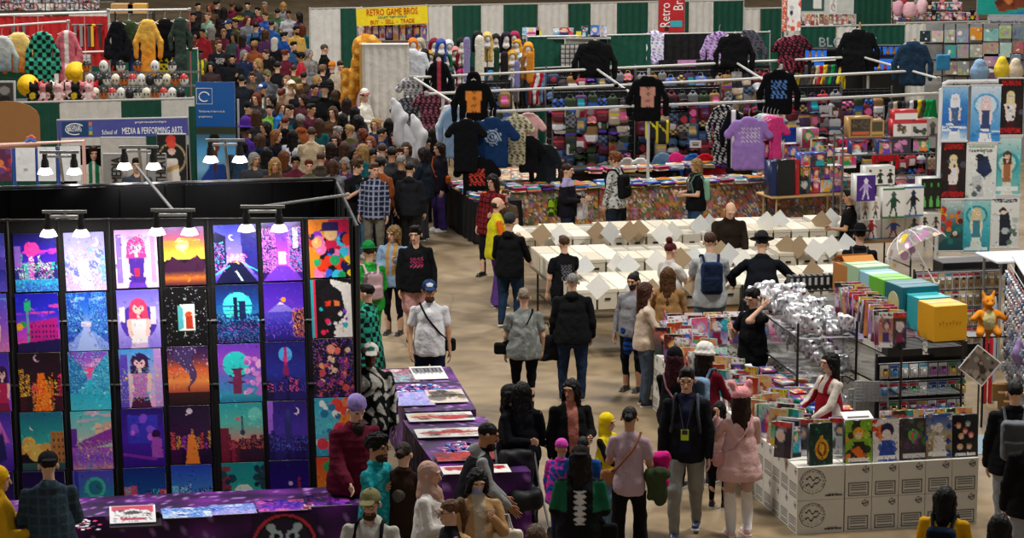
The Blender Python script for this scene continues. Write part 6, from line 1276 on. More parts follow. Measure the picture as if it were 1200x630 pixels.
def peg_rack(p0,ang,L,zs,n,meshes,label,tlabel,cat='blister pack',name='blister_pack',sc=1.0,zt=None,back='#1c1c20',z0=0.0,slope=0.0):
 r=empty('peg_rack',(p0[0],p0[1],0),ang,add_label(label),'display rack'); zt=zt or max(zs)+.08
 b=MB(); b.box((L/2,.12,(zt+z0)/2),(L,.015,zt-z0),back); b.build('back_panel',vmat('satin'),r)
 for x in(0,L):b=MB(); b.tube([(x,.1,0),(x,.1,zt+.04)],.016,6,'#2a2a2c'); b.build('post',vmat('plastic'),r)
 for z in zs:b=MB(); b.tube([(0,.03,z+.012),(L,.03,z+.012)],.006,5,'#c8c8cc'); b.build('rail',vmat('plastic'),r)
 for k,z in enumerate(zs):
  for i in range(n):
   x=L*(i+.5)/n; o=link(name,meshes[R.randrange(len(meshes))],None,(p0[0]+cos(ang)*x+sin(ang)*.0,p0[1]+sin(ang)*x,z),ang+R.uniform(-.12,.12)); o.scale=(sc,)*3
   tag(o,add_label('%s, row %s, column %s'%(tlabel,ORD[k],ORD[i])),cat,tlabel+'s')
 return r
p_=G(1029,492,.52); peg_rack((p_.x,p_.y),ar,1.13,[1.20,.97,.735],9,BLM,'black peg rack of small blister packs behind the front counter','small blister pack on the rack above the picture bags',z0=.45)
p_=G(1040,500,.4)
for i in range(8):
 g=G(1040+12.5*i,497-i*.6,.6); o=link('bagged_print',BAGM[i],None,(g.x,g.y-.05,.45),ar+R.uniform(-.2,.2)); tag(o,add_label('colourful bagged print below the small blister rack, %s from the left'%ORD[i]),'bagged print','bagged prints below the small blister rack')
 # wall of tall gold packs behind and the right wall of red topped packs
GOLD=[blister_mesh(50+i,.10,.24,cc=c,toy=t) for i,(c,t) in enumerate((('#a02030','#8a6a38'),('#c8b890','#b89858'),('#a82830','#6a4a28'),('#c03038','#a88848'),('#387888','#8a7a50'),('#b8a060','#786038')))]
REDW=[blister_mesh(70+i,.12,.2,cc='#b82840',toy=t) for i,t in enumerate(('#a8b8c8','#e0e4e8','#6a88b0','#c8a8b0','#506a90','#d8d8d8'))]
p_=G(1078,466,.0); p_=AT(1074,330,37.2)
peg_rack((p_.x,p_.y),ar,1.30,[1.26,1.0,.72,.45],12,GOLD,'peg rack of tall gold packs behind the orange plush','tall gold pack on the rack behind the orange plush',zt=1.28)
p_=AT(1098,325,38.2); b=MB(); b.box((0,0,.1),(1.0,.4,.2),'#101013',bev=.01); o=b.build('black_case',pm('black_case','#101013',.5,noise=.2),None,(p_.x+.48,p_.y,1.10),ar); tag(o,add_label('long black case above the tall gold packs under the poster rack'),'case')
shelf_unit((p_.x,p_.y-.2),1.05,.4,[1.085],'black wire shelf holding the long black case',ar)
p_=AT(1177,440,33.5); q_=AT(1203,470,31.0); rd=Vector((q_.x-p_.x,q_.y-p_.y,0)); ra_=atan2(rd.y,rd.x)
peg_rack((p_.x,p_.y),ra_,2.6,[2.05,1.85,1.65,1.45,1.25,1.05,.85],14,REDW,'right hand wall of red topped packs seen at a slant','red topped pack on the slanting right wall',zt=2.12)
b=MB(); b.box((1.3,.35,0),(2.7,.6,.03),'#e8e8ec',bev=.008); o=b.build('white_shelf_top',pm('white_top','#e4e4e8',.4),None,(p_.x,p_.y,2.16),ra_); tag(o,add_label('white board on top of the slanting right wall of packs'),'shelf board')
for i in range(4):
 g=AT(1172+7*i,462+i*3,32.9-.5*i); b=MB(); b.box((0,0,.1),(.11,.2,.22),'#a07848',bev=.004); o=b.build('brown_carton',vmat('card'),None,(g.x,g.y,.42),ra_); tag(o,add_label('brown carton under the slanting right wall, %s from the left'%ORD[i]),'carton','brown cartons on the right')
shelf_unit((p_.x-.1,p_.y-.4),1.8,.4,[.40],'low dark shelf under the slanting right wall',ra_)
# red bottles and racks between the two
for i,(px,c,lb) in enumerate(((1161,'#c82030','slim red tube standing beside the diamond sign'),(1163,'#a8b8c0','slim silver tube hanging above the red one'),(1154,'#b01c28','dark red tube left of the slim red one'))):
 g=AT(px,455-i*10,34.5); b=MB(); b.lathe([(.03,0),(.035,.02),(.035,.4),(.015,.44)],10,(0,0,0),c); o=b.build('tube',vmat('gloss'),None,(g.x,g.y,.0 if i!=1 else.0),0,True); o.scale=(1,1,2.2 if i!=1 else 3.3); tag(o,add_label(lb),'tube')
 # diamond sign
g=AT(1148,428,30.4); cvd=Cv(26,26,'#8a8078',9).blots(26,['#4a4038','#b8a898','#706048','#c8b8b0'],.05,.12); r=empty('diamond_sign',(g.x,g.y,g.z),0,add_label('square picture sign turned on its corner beside the blister rack'),'sign');
me=panel_mesh('picture',cvd,.34,.34,.01); o=link('picture',me,r,(0,0,0),(0,RAD(38),.1)); o.location=(-.17*sin(RAD(38)),0,-.17*cos(RAD(38))); fr_=MB()
for k in range(4):
 an=RAD(38)+k*pi/2; c_,s__=cos(an),sin(an); fr_.tube([(.175*(c_-s__),-.01,-.175*(c_+s__)),(.175*(c_+s__)*1.0,-.01,.175*(c_-s__))],.008,6,'#e0e0e0')
fr_.build('frame',vmat('plastic'),r); b=MB(); b.tube([(0,.02,0),(0,.02,-g.z)],.012,6,'#404044'); b.build('stand',vmat('plastic'),r)
# orange plush, hanging at the rack front
g=AT(1157,392,33.0)
s=SDF(.014,(-.42,-.22,-.05),(.42,.22,.62)); s.ell((0,0,.20),(.125,.10,.16)); s.ell((0,-.01,.43),(.085,.08,.075),k=.04); s.ell((0,-.07,.41),(.045,.05,.035),k=.02)
for sx in(-1,1):s.cap((sx*.05,0,.48),(sx*.075,.01,.56),.03,.014,k=.02); s.cap((sx*.11,0,.28),(sx*.21,-.06,.22),.045,.035,k=.03); s.cap((sx*.08,0,.09),(sx*.12,-.08,.03),.06,.05,k=.03)
s.cap((.05,.08,.1),(.0,-.02,-.02),.05,.03,k=.03)
V,F=s.nets(); c=vcol('#e08a28',V); c[((V[:,0]/.085)**2+((V[:,2]-.2)/.13)**2<1)&(V[:,1]<-.03)]=hx('#e8dc9a'); c[blob(V,(-.035,-.08,.45),(.012,.03,.012))|blob(V,(.035,-.08,.45),(.012,.03,.012))]=(.1,.1,.12)
pr=empty('plush_toy',(g.x,g.y,g.z),.1,add_label('orange plush toy with a cream belly sitting at the end of the packs'),'plush toy'); link('body',mesh_np('body',V,F,c,vmat('cloth')),pr)
b=MB(); b.box((0,.14,-.03),(.5,.3,.02),'#1a1a1c'); b.tube([(0,.14,-.03),(0,.14,-g.z)],.015,6,'#1a1a1c'); o=b.build('plush_stand',vmat('plastic'),None,(g.x,g.y,g.z),.1); tag(o,add_label('small black stand under the orange plush toy'),'stand')
g=AT(1198,418,31.5); s=SDF(.014,(-.2,-.15,-.05),(.2,.15,.4)); s.ell((0,0,.14),(.13,.1,.14)); s.ell((0,0,.28),(.08,.07,.07),k=.04); V,F=s.nets(); o=link('plush_toy',mesh_np('plush_toy',V,F,vcol('#a890c8',V),vmat('cloth')),None,(g.x,g.y,g.z-.1)); tag(o,add_label('lilac plush toy at the right edge in front of the slanting wall'),'plush toy')
# white wire panels inside the counter
for i,(px,py,w,h,z,lb) in enumerate(((943,500,.5,.5,.35,'white wire panel left of the woman in the red apron'),(1014,495,.42,.42,.4,'white wire panel right of the woman in the red apron'),(1021,470,.4,.25,.75,'small white wire panel beside the blister rack'))):
 g=G(px,py,z); r=empty('display_grid',(g.x,g.y,0),ar-.3,add_label(lb),'panel'); b=MB(); b.box((0,.02,z+h/2),(w,.012,h),'#cfd2d2');
 for k in range(9):b.tube([(-w/2+w*k/8,0,z),(-w/2+w*k/8,0,z+h)],.004,4,'#a8acac')
 for k in range(7):b.tube([(-w/2,0,z+h*k/6),(w/2,0,z+h*k/6)],.004,4,'#a8acac')
 b.build('mesh_panel',vmat('plastic'),r);
 for sx in(-1,1):b=MB(); b.tube([(sx*w/2,0,0),(sx*w/2,0,z+h)],.01,5,'#b8bcbc'); b.build('post',vmat('plastic'),r)
 # shelf with silver bags
a3=G(1004,392,1.45); b3=G(934,346,1.45); d3=Vector((b3 .x-a3 .x,b3 .y-a3 .y,0)); an3=atan2(d3 .y,d3 .x)
shelf_unit((a3 .x,a3 .y),d3 .length,.75,[.45,.95,1.43],'black wire shelf heaped with silver foil bags',an3-0,ztop=1.62)
def foil_mesh(seed):
 r=random.Random(seed); s=SDF(.016,(-.14,-.1,-.02),(.14,.1,.24)); s.box((0,0,.1),(.09,.045,.1),.04); s.ripple(.014,45,40,38,seed); V,F=s.nets(); c=vcol(r.choice(['#d8d8da','#c8c8cc','#e8e8ea','#b0b0b6']),V); m=np.sin(V[:,0]*60+seed)*np.sin(V[:,2]*50)>.72; c[m]=hx(r.choice(['#28282c','#8a3040','#7a7a80','#58587a'])); return mesh_np('foil_bag',V,F,c,vmat('foil'))
FOM=[foil_mesh(i) for i in range(8)]
nrm=Vector((cos(an3+pi/2),sin(an3+pi/2),0))
for lv,(z,nn,kk) in enumerate(((1.44,14,4),(.96,12,2),(.46,10,2))):
 for i in range(nn):
  for j in range(kk):
   c=Vector((a3 .x,a3 .y,0))+d3*((i+.5)/nn)+nrm*(.1+.17*j); o=link('foil_bag',FOM[R.randrange(8)],None,(c.x,c.y,z+(.06 if(i+j)%3==0 and lv==0 else 0)),R.uniform(0,6)); o.rotation_euler[0]=R.uniform(-.5,.5)
   tag(o,add_label('silver foil bag on the %s wire shelf level, %s along, %s deep'%(['top','middle','bottom'][lv],ORD[i],ORD[j])),'bag','silver foil bags on the wire shelf')
for i in range(12):
 c=Vector((b3 .x,b3 .y,0))+ur*(.0+.085*i)*1; b=MB(); b.box((0,0,.1),(.05,.16,.2),'#1c1c20',bev=.006); b.box((0,-.082,.12),(.035,.004,.1),'#b8b8bc'); o=b.build('black_tin',vmat('gloss'),None,(c.x-.05,c.y+.45,1.44),ar); tag(o,add_label('narrow black tin in the row behind the foil bags, %s from the left'%ORD[i]),'tin','black tins behind the foil bags')
shelf_unit((b3 .x-.1,b3 .y+.35),1.1,.25,[1.43],'black wire shelf behind the foil bags for the tins',ar)
# white net bag hanging
g=AT(951,395,33.6); s=SDF(.014,(-.22,-.12,-.1),(.22,.12,.62)); s.cap((0,0,.1),(0,0,.34),.07,.12,sy=.6)
V,F=s.nets(); b=MB(); cc=vcol('#cfd0d0',V); cc[np.sin(V[:,0]*60)>.4]=hx('#8a8c8e'); b.np(V,F,cc); b.tube([(-.11,0,.36),(-.13,0,.5),(0,0,.58),(.13,0,.5),(.11,0,.36)],.016,8,'#e8e8e8'); b.tube([(-.05,-.06,.3),(-.1,-.06,.42),(0,-.06,.52)],.012,6,'#e0e0e0')
o=b.build('net_bag',vmat('satin'),None,(g.x,g.y,g.z-.05),.3,True); tag(o,add_label('white striped net bag with loop handles hanging from the foil bag shelf'),'bag')
for i,(px,py,c,lb) in enumerate(((962,392,'#7a2038','dark red ribbon bundle hanging beside the net bag'),(973,398,'#6a3a78','violet ribbon bundle under the foil bags'),(980,408,'#58386a','dark violet wrapped bundle under the foil bags'))):
 g=AT(px,py,33.4); s=SDF(.014,(-.1,-.08,-.3),(.1,.08,.1)); s.cap((0,0,0),(.01,0,-.25),.035,.045); s.ripple(.008,60,60,50); V,F=s.nets(); o=link('ribbon_bundle',mesh_np('ribbon_bundle',V,F,vcol(c,V),vmat('satin')),None,g); tag(o,add_label(lb),'ribbon')
 # far counter goods and the inner book table
FBu=Vector((cos(FBd[1]),sin(FBd[1]),0)); FBv=Vector((-sin(FBd[1]),cos(FBd[1]),0))
PINK=['#e868a8','#b8a0d8','#f0c0d0','#584878','#e8e0e8','#c84a80','#7ab0d8','#e8d070']
BP=[panel_mesh('bagged_print',cover(800+i,12,18,False,PINK if i%2 else None),.24,.36,.05,'#b8b0b8','gloss') for i in range(10)]
for j in range(3):
 for i in range(13):
  c=Vector((FB0 .x,FB0 .y,0))+FBu*(.25+.27*i)+FBv*(.05+.17*j-.2); o=link('bagged_print',BP[(i*3+j)%10],None,(c.x,c.y,.757),FBd[1]+R.uniform(-.4,.3)); o.rotation_euler[0]=-.08; tag(o,add_label('bagged print on the far counter run, %s from the left, %s line'%(ORD[i],ORD[j])),'bagged print','bagged prints on the far counter run')
bt0=G(838,502,.70); bt1=G(905,540,.70); bd=frame_of((bt0 .x,bt0 .y),(bt1 .x,bt1 .y))
ib=CK+uL*1.0+nLv*.62; ie=CK+uL*4.6+nLv*.62; w_=frame_of((ie.x,ie.y),(ib.x,ib.y))
folding_table((ie.x,ie.y),(ib.x,ib.y),.85,.72,'inner folding table full of books inside the white box counter','#2a2826')
def book_stack(seed):
 r=random.Random(seed); b=MB(); n=r.randint(2,6)
 for i in range(n):c=r.choice(BRIGHT+['#e8e4dc','#f0ece0','#2a2a30']); b.box((r.uniform(-.01,.01),r.uniform(-.01,.01),.012+.024*i),(.17,.24,.022),c,rz=r.uniform(-.1,.1));
 V,F,c=canvas_geo(cover(900+seed,8,11),.165,.235); V=np.stack((V[:,0],V[:,2]-.1175,np.full(len(V),.024*n+.002)),1); b.np(V,F,c); return b.mesh('book_stack',vmat('gloss'))
BSM=[book_stack(i) for i in range(12)]
iu=Vector((cos(w_[1]),sin(w_[1]),0)); iv=Vector((-sin(w_[1]),cos(w_[1]),0))
for i in range(15):
 for j in range(3):
  c=Vector((ie.x,ie.y,0))+iu*(.12+.24*i)+iv*(.14+.28*j); o=link('book_stack',BSM[R.randrange(12)],None,(c.x,c.y,.722),w_[1]+pi/2+R.uniform(-.3,.3)); tag(o,add_label('stack of picture books on the inner table, %s from the far end, %s line'%(ORD[i],ORD[j])),'books','book stacks on the inner table')
for i,(px,py,lb) in enumerate(((800,388,'white price board over the far corner of the counter'),(843,437,'white price board on the inner book table'),(868,432,'pale price card behind the bear hat'),(900,462,'white leaflet lying among the books'),(1005,488,'white leaflet on top of the picture bags'))):
 g=G(px,py,.86 if i!=4 else 1.2); b=MB(); b.box((0,0,.0),(.34,.22,.01),'#e4e2dc',R3=Matrix.Rotation(RAD(18),3,'X')); b.box((0,-.02,-.0),(.25,.02,.018),'#707070',R3=Matrix.Rotation(RAD(18),3,'X')); b.box((0,.05,-.06),(.02,.02,.12),'#888'); o=b.build('price_board',vmat('paper'),None,(g.x,g.y,g.z),ar); tag(o,add_label(lb),'sign')
 # clear umbrella
g=AT(1078,300,35.2); r=empty('clear_umbrella',g,0,add_label('clear dome umbrella with yellow and pink patches, tilted to the left'),'umbrella'); r.rotation_euler=(RAD(-28),RAD(-24),.2)
m_=bpy.data.materials.new('clear_vinyl'); m_.use_nodes=True; nt=m_.node_tree; bs=nt.nodes['Principled BSDF']; bs.inputs['Roughness'].default_value=.2; tcn=nt.nodes.new('ShaderNodeTexCoord'); vo=nt.nodes.new('ShaderNodeTexVoronoi'); vo.inputs['Scale'].default_value=6.5; nt.links.new(tcn.outputs['Object'],vo.inputs['Vector'])
cr=nt.nodes.new('ShaderNodeValToRGB'); cr.color_ramp.interpolation='CONSTANT'; e=cr.color_ramp.elements; e[0].color=tuple(lin(hx('#e8c030')))+(1,); e[1].position=.35; e[1].color=tuple(lin(hx('#b880a8')))+(1,); x=e.new(.6); x.color=tuple(lin(hx('#e8d8b0')))+(1,); x=e.new(.8); x.color=tuple(lin(hx('#e07838')))+(1,)
nt.links.new(vo.outputs['Color'],cr.inputs[0]); lt=nt.nodes.new('ShaderNodeMath'); lt.operation='LESS_THAN'; lt.inputs[1].default_value=.42; nt.links.new(vo.outputs['Distance'],lt.inputs[0]); mx=nt.nodes.new('ShaderNodeMix'); mx.data_type='RGBA'; mx.inputs[6].default_value=(.8,.82,.85,1); nt.links.new(lt.outputs[0],mx.inputs['Factor']); nt.links.new(cr.outputs[0],mx.inputs[7]); nt.links.new(mx.outputs[2],bs.inputs['Base Color'])
ma=nt.nodes.new('ShaderNodeMapRange'); ma.inputs[3].default_value=.22; ma.inputs[4].default_value=.9; nt.links.new(lt.outputs[0],ma.inputs[0]); nt.links.new(ma.outputs[0],bs.inputs['Alpha'])
b=MB(); RU=.46; prof=[(RU*sin(t),RU*.85*cos(t)+.0) for t in np.linspace(1.35,.02,8)]; n8=16
vs=[(rr*cos(2*pi*k/n8),rr*sin(2*pi*k/n8),z) for rr,z in prof for k in range(n8)]; fs=[(i*n8+k,i*n8+(k+1)%n8,(i+1)*n8+(k+1)%n8,(i+1)*n8+k) for i in range(7) for k in range(n8)]; b._add(vs,fs,'#ffffff'); b.build('canopy',m_,r,smooth=True)
for k in range(8):an=2*pi*k/8; b=MB(); b.tube([(rr*cos(an),rr*sin(an),z) for rr,z in prof],.007,5,'#e4e4e4'); b.build('rib',vmat('plastic'),r)
b=MB(); b.tube([(0,0,RU*.9),(0,0,-.35)],.009,6,'#d0d0d0'); b.build('shaft',vmat('plastic'),r); b=MB(); b.tube([(0,0,-.35),(.0,0,-.42),(.04,0,-.45),(.07,0,-.41)],.013,6,'#e8e8e8'); b.build('handle',vmat('plastic'),r)
st=MB(); st.tube([(g.x+.1,g.y+.3,0),(g.x+.1,g.y+.3,g.z-.2),(g.x,g.y,g.z-.1)],.014,6,'#b8b8b8'); o=st.build('umbrella_stand',vmat('plastic')); tag(o,add_label('thin grey pole that holds the clear umbrella'),'stand')
# poster rack
RD=44.5
tl=AT(1103,96,RD); zt_=tl.z; zb_=AT(1103,298,RD).z; Lr=5.2; rr_=empty('poster_rack',(tl.x,tl.y,0),ar*.3,add_label('white pipe rack with rounded corner holding the hanging wall scrolls'),'display rack')
b=MB(); b.tube([(0,0,0),(0,0,zt_-.12),(.035,0,zt_-.04),(.12,0,zt_),(Lr/2,0,zt_+.02)],.035,10,'#d8d8d8'); b.tube([(Lr/2,0,0),(Lr/2,0,zt_)],.035,10,'#d8d8d8'); b.build('frame',vmat('plastic'),rr_)
b=MB(); b.tube([(0,0,.22),(Lr/2,0,.25)],.025,8,'#d8d8d8'); b.build('crossbar',vmat('plastic'),rr_)
def scroll_cv(i):
 c=Cv(32,66,'#e8eef4',60+i)
 if i in(0,):c.grad(['#a8d0f0','#3a88d0','#2a70c8','#e8f4ff']).girl(.5,.22,1.0,'#e8f0ff','#f4e0d8','#48689a','#e8f0f8').clouds(.75,['#ffffff','#2a60c0'],12,.1)
 elif i==1:c.grad(['#e0eaf4','#78b8e8','#3a90d8']).circ(.5,.35,.42,'#5aa8e0').circ(.5,.35,.34,'#d8ecf8').girl(.5,.28,.95,'#f0d0d8','#f8e4dc','#3a4a78','#f8f8ff').clouds(.85,['#ffffff','#2878c8'],8,.06)
 elif i in(2,3):c.grad(['#1a1416','#2a2024','#181418']).girl(.5,.3,.9,'#e8d8a0','#f0dcd0','#e8e4e4','#501820').rect(.12,.05,.88,.14,'#b81c20').speck(.1,.04,.9,.15,['#1a1416'],.35).rect(.08,.86,.92,.96,'#c01c24').speck(.08,.86,.92,.96,['#1a1416'],.3).blots(6,['#301c20','#485060'],.05,.12,0,.3,1,.85)
 elif i==4:c.grad(['#f0f0ec','#e0e4e0']).rect(.1,.03,.9,.08,'#a8c0a0').rect(.1,.1,.85,.15,'#3a4048').speck(.1,.1,.85,.15,['#f0f0ec'],.4).poly([(.4,.25),(.7,.22),(.85,.5),(.6,.62),(.35,.5)],'#243458').circ(.45,.25,.14,'#202838').poly([(.2,.6),(.5,.55),(.6,.95),(.3,.95)],'#c8ccd0').blots(5,['#98a8a0','#58686a'],.05,.1,0,.6,.5,1)
 elif i==5:c.grad(['#d8e8e4','#48b0b8','#88d0c8']).circ(.5,.45,.4,'#38a0a8').circ(.5,.45,.3,'#b8e0d8').girl(.5,.32,.9,'#5a3828','#f0d0b8','#a87048','#e8e8d8').rect(.1,.85,.9,.92,'#f0f8f8')
 elif i==6:c.grad(['#d8e0dc','#28686a','#184a50']).blots(12,['#e8782a','#f0a838','#c83828'],.08,.18,0,.2,.9,.6).blots(8,['#208078','#e8e0d0','#502828'],.07,.14,.3,.4,1,.9)
 elif i==7:c.grad(['#a8d8d8','#48b8c8','#3098a8']).circ(.5,.3,.38,'#289098').circ(.5,.3,.3,'#88d0d0').girl(.5,.24,.95,'#e8c890','#f0dcc8','#3a8898','#e8f0e8').rect(.1,.9,.9,.96,'#e8f8f8')
 else:c.grad(['#f0f0ec','#d8dcd8']).rect(.1,.04,.9,.12,'#2a3a4a').speck(.1,.04,.9,.12,['#f0f0ec'],.4).poly([(.3,.35),(.62,.3),(.75,.7),(.6,.95),(.3,.95)],'#202838').circ(.42,.28,.13,'#3a2a28').circ(.44,.31,.09,'#f0d8c8').blots(7,['#8a9aa0','#58786a','#b8c8c0'],.06,.14,.5,.4,1,.9)
 return c
SCR=[((1105,1133),(101,165)),((1139,1172),(100,167)),((1171,1199),(92,159)),((1103,1131),(166,233)),((1133,1167),(169,233)),((1166,1196),(161,229)),((1101,1128),(234,294)),((1129,1160),(234,296)),((1163,1194),(231,291))]
SN=['blue scroll with a white haired figure','pale blue scroll with a round halo','black scroll with red lettering at the upper right','black scroll with red lettering in the left column','white scroll with a figure crouching in navy','teal scroll with a brown haired figure','dark teal scroll with orange flames','teal scroll with a round window and pale figure','white scroll with a figure in a dark suit']
for i,((x0,x1),(y0,y1)) in enumerate(SCR):
 a=AT(x0,y0,RD-.08); q=AT(x1,y1,RD-.08); w=q.x-a.x; h_=a.z-q.z; r=empty('wall_scroll',((a.x+q.x)/2,RD-.08+.12*(i%3)*.3,q.z),.05,add_label(SN[i]+' on the white pipe rack'),'wall scroll','wall scrolls on the pipe rack')
 link('picture',panel_mesh('picture',scroll_cv(i).detail(120,.3),w,h_,.006,'#f0f0f0','gloss'),r)
 for z in(0,h_):b=MB(); b.tube([(-w/2-.02,0,z),(w/2+.02,0,z)],.014,6,'#d8d8d8'); b.build('rod',vmat('plastic'),r)
 b=MB(); b.tube([(-w/3,0,h_),(0,0,h_+.07),(w/3,0,h_)],.004,4,'#888'); b.build('cord',vmat('plastic'),r)
 # small scrolls' neighbour: silver tray of the white table behind at the right edge
g=AT(1185,300,37.0); b=MB(); b.box((0,0,0),(1.4,.8,.04),'#dfe2ee',bev=.01); o=b.build('white_table_top',pm('white_top2','#dfe2ee',.35),None,(g.x+.3,g.y,g.z),ar); tag(o,add_label('white table top below the poster rack at the right edge'),'table');
for sx in(-1,1):
 for sy in(-1,1):b=MB(); b.tube([(sx*.6,sy*.3,-g.z),(sx*.6,sy*.3,0)],.02,6,'#888'); b.build('leg',vmat('plastic'),o)
 # boxed figures
def figbox(cols,bg='#eceae4',seed=0,n=1,w=24,h=24,band=None):
 c=Cv(w,h,bg,seed)
 for k in range(n):
  x=(k+.5)/n; sc=.9/n**.3; c.circ(x,.24,.09/n**.5*1.2,cols[(k*3)%len(cols)]); c.poly([(x-.13/n,.34),(x+.13/n,.34),(x+.1/n,.65),(x-.1/n,.65)],cols[(k*3+1)%len(cols)]); c.line(x-.1/n,.38,x-.3/n,.55,.03,cols[(k*3+1)%len(cols)]); c.line(x+.1/n,.38,x+.28/n,.48,.03,cols[(k*3+1)%len(cols)]); c.line(x-.06/n,.62,x-.16/n,.9,.035,cols[(k*3+2)%len(cols)]); c.line(x+.06/n,.62,x+.14/n,.9,.035,cols[(k*3+2)%len(cols)])
 if band:c.rect(0,0,1,.09,band); c.rect(0,.93,1,1,band)
 return c
FT0=G(988,284,.76); FT1=G(1078,280,.76)
folding_table((FT0 .x,FT0 .y),(FT1 .x,FT1 .y),1.3,.76,'brown folding table under the stacked boxed figures','#8a6a48')
FB=[(1017,279,.75,.34,.3,.40,figbox(['#b82838','#a82030','#8a1828'],seed=1,band='#3a78b0'),'white box with a red armoured figure, bottom of the figure stack'),(1043,278,.75,.40,.3,.40,figbox(['#e8c0a0','#2858b8','#b82030'],seed=2,band='#3a78b0'),'white box with a blue and red costumed figure beside the red one'),(999,281,.75,.26,.3,.42,figbox(['#8a6a58','#3a4a68','#28384a'],seed=3,bg='#dfe4e8',band='#3a78b0'),'narrow white and blue box at the left of the figure stack'),(1067,277,.75,.3,.3,.38,figbox(['#383838','#586068','#282828'],seed=4,bg='#e8e4dc'),'white box with a dark figure at the right of the lowest row'),(1043,254,1.16,.38,.3,.50,figbox(['#3a5a48','#204838','#1a3a2c'],seed=5,band='#2a7848'),'white box with a dark green jumping figure in the middle of the stack'),(1066,252,1.16,.36,.3,.50,figbox(['#203048','#18202c','#284868'],seed=6,band='#3a78b0'),'white box with a black and blue figure beside the green one'),(1016,256,1.18,.34,.3,.36,figbox(['#b8a090','#a88878','#4a4a50'],seed=7,n=2),'white box with two slim figures left of the green one'),(1005,256,1.18,.2,.3,.34,figbox(['#3a3a3a','#888'],seed=8,bg='#d8dce0'),'narrow pale box at the left edge of the stack'),(1011,234,1.55,.32,.28,.42,figbox(['#e8e0f0','#b8a0d8','#d8d0e8'],seed=9,bg='#4a2a80'),'violet box with a pale winged figure on the figure stack'),(1087,243,1.1,.36,.3,.52,figbox(['#48a848','#202420','#68b858'],seed=10,bg='#1c201c',n=3),'black box with green figures right of the stack'),(1086,272,.75,.38,.3,.34,figbox(['#5a3a30','#3a2a28'],seed=11,bg='#dcd8d0',n=2),'white box with two brown faces under the black and green box'),(1028,215,1.68,.5,.28,.30,figbox(['#303030','#202020'],seed=12,n=3,bg='#e0ddd4'),'wide white box with small black creatures on top of the stack')]
for px,py,z,w,d,h_,cv,lb in FB:place_box('boxed_figure',px,py,z,w,d,h_,cv,lb,'boxed figure','#dcdcd8',group='boxed figures by the poster rack')
# back shelf with framed boxes
SH0=AT(986,250,46.2); shelf_unit((SH0 .x,SH0 .y),1.75,.45,[.8,1.3,1.75,2.05],'grey shelf behind the boxed figures',ar,'#5a5a5c')
BK=[(1005,200,2.06,.44,.26,.36,'#b8905a',Cv(20,20,'#b8905a',1).rect(.12,.12,.88,.88,'#3a3020').speck(.15,.15,.85,.6,['#6a5a48'],.3).rect(.15,.68,.85,.84,'#c86030'),'wooden display frame box with a dark inside, left on the high shelf'),(1025,199,2.06,.26,.26,.30,'#b8905a',Cv(14,18,'#b8905a',2).rect(.12,.12,.88,.88,'#4a4028').rect(.15,.68,.85,.84,'#c89a40'),'smaller wooden display frame box beside the first one'),(1056,196,2.06,.36,.26,.30,'#c83038',Cv(20,18,'#e8e4e0',3).rect(0,0,1,.25,'#c83038').blots(7,['#5a4a3a','#38383c','#a88a58'],.08,.15,.2,.35,.8,.9),'red and white toy box on the high shelf'),(1076,197,2.06,.30,.26,.28,'#c83038',Cv(18,18,'#d8d4d0',4).rect(0,0,1,.2,'#b82830').blots(7,['#4a5a3a','#38383c'],.08,.15,.2,.35,.8,.9),'second red topped toy box further right'),(1060,177,2.36,.42,.26,.16,'#d03840',Cv(20,9,'#f0ece8',5).rect(0,0,1,.35,'#d03840'),'flat red and white box on top of the toy boxes'),(1092,197,2.06,.22,.26,.3,'#888078',Cv(12,16,'#a8a098',6).circ(.5,.4,.25,'#58504a').poly([(.25,1),(.4,.5),(.6,.5),(.75,1)],'#3a3a3e'),'small grey box with a figure at the right of the high shelf'),(1054,216,1.76,.36,.26,.30,'#5a3850',Cv(18,18,'#3a3040',7).blots(8,['#a86a98','#d88ab8','#58385a'],.08,.16,.2,.2,.8,.9),'dark box with a pink creature on the middle shelf'),(1078,216,1.76,.3,.26,.24,'#1a1a20',cover(41,14,12),'small bright box right of the dark pink one'),(1036,214,1.76,.26,.26,.22,'#3a58a8',cover(42,12,12),'small blue edged box left of the dark pink one'),(1004,214,1.76,.28,.26,.22,'#2a4a98',cover(43,12,12),'small box under the wooden frame boxes')]
for px,py,z,w,d,h_,sd,cv,lb in BK:
 p_=AT(px,py,46.4); o=link('toy_box',panel_mesh('toy_box',cv,w,h_,d,sd,'gloss'),None,(p_.x,46.4+(p_.x-SH0 .x)*.2,z),ar); tag(o,add_label(lb),'toy box','toy boxes on the grey shelf')
 # pine table with games
PT0=G(905,231,.92); PT1=G(995,226,.92); r=folding_table((PT0 .x,PT0 .y),(PT1 .x,PT1 .y),.7,.92,'pine table with board games right of the comic print tables','#c8a070','#c8a878')
PTl,PTa=frame_of(PT0,PT1)
GB_=[(.08,.15,.12,.62,'#1c2c58','tall navy game box at the left of the pine table'),(.30,.12,.34,.64,'#141416','tall black game box on the pine table'),(.53,.12,.07,.64,'#a81c24','narrow red game box beside the black one')]
for x,y,w,h_,c,lb in GB_:
 p_=Vector((PT0 .x,PT0 .y,0))+Vector((cos(PTa),sin(PTa),0))*x+Vector((-sin(PTa),cos(PTa),0))*(y+.1); o=link('game_box',panel_mesh('game_box',Cv(12,20,c,3).speck(0,0,1,1,[jit(c,.2,NR)],.2),w,h_,.3,c,'gloss'),None,(p_.x,p_.y,.925),PTa); tag(o,add_label(lb),'board game','games on the pine table')
gi=0
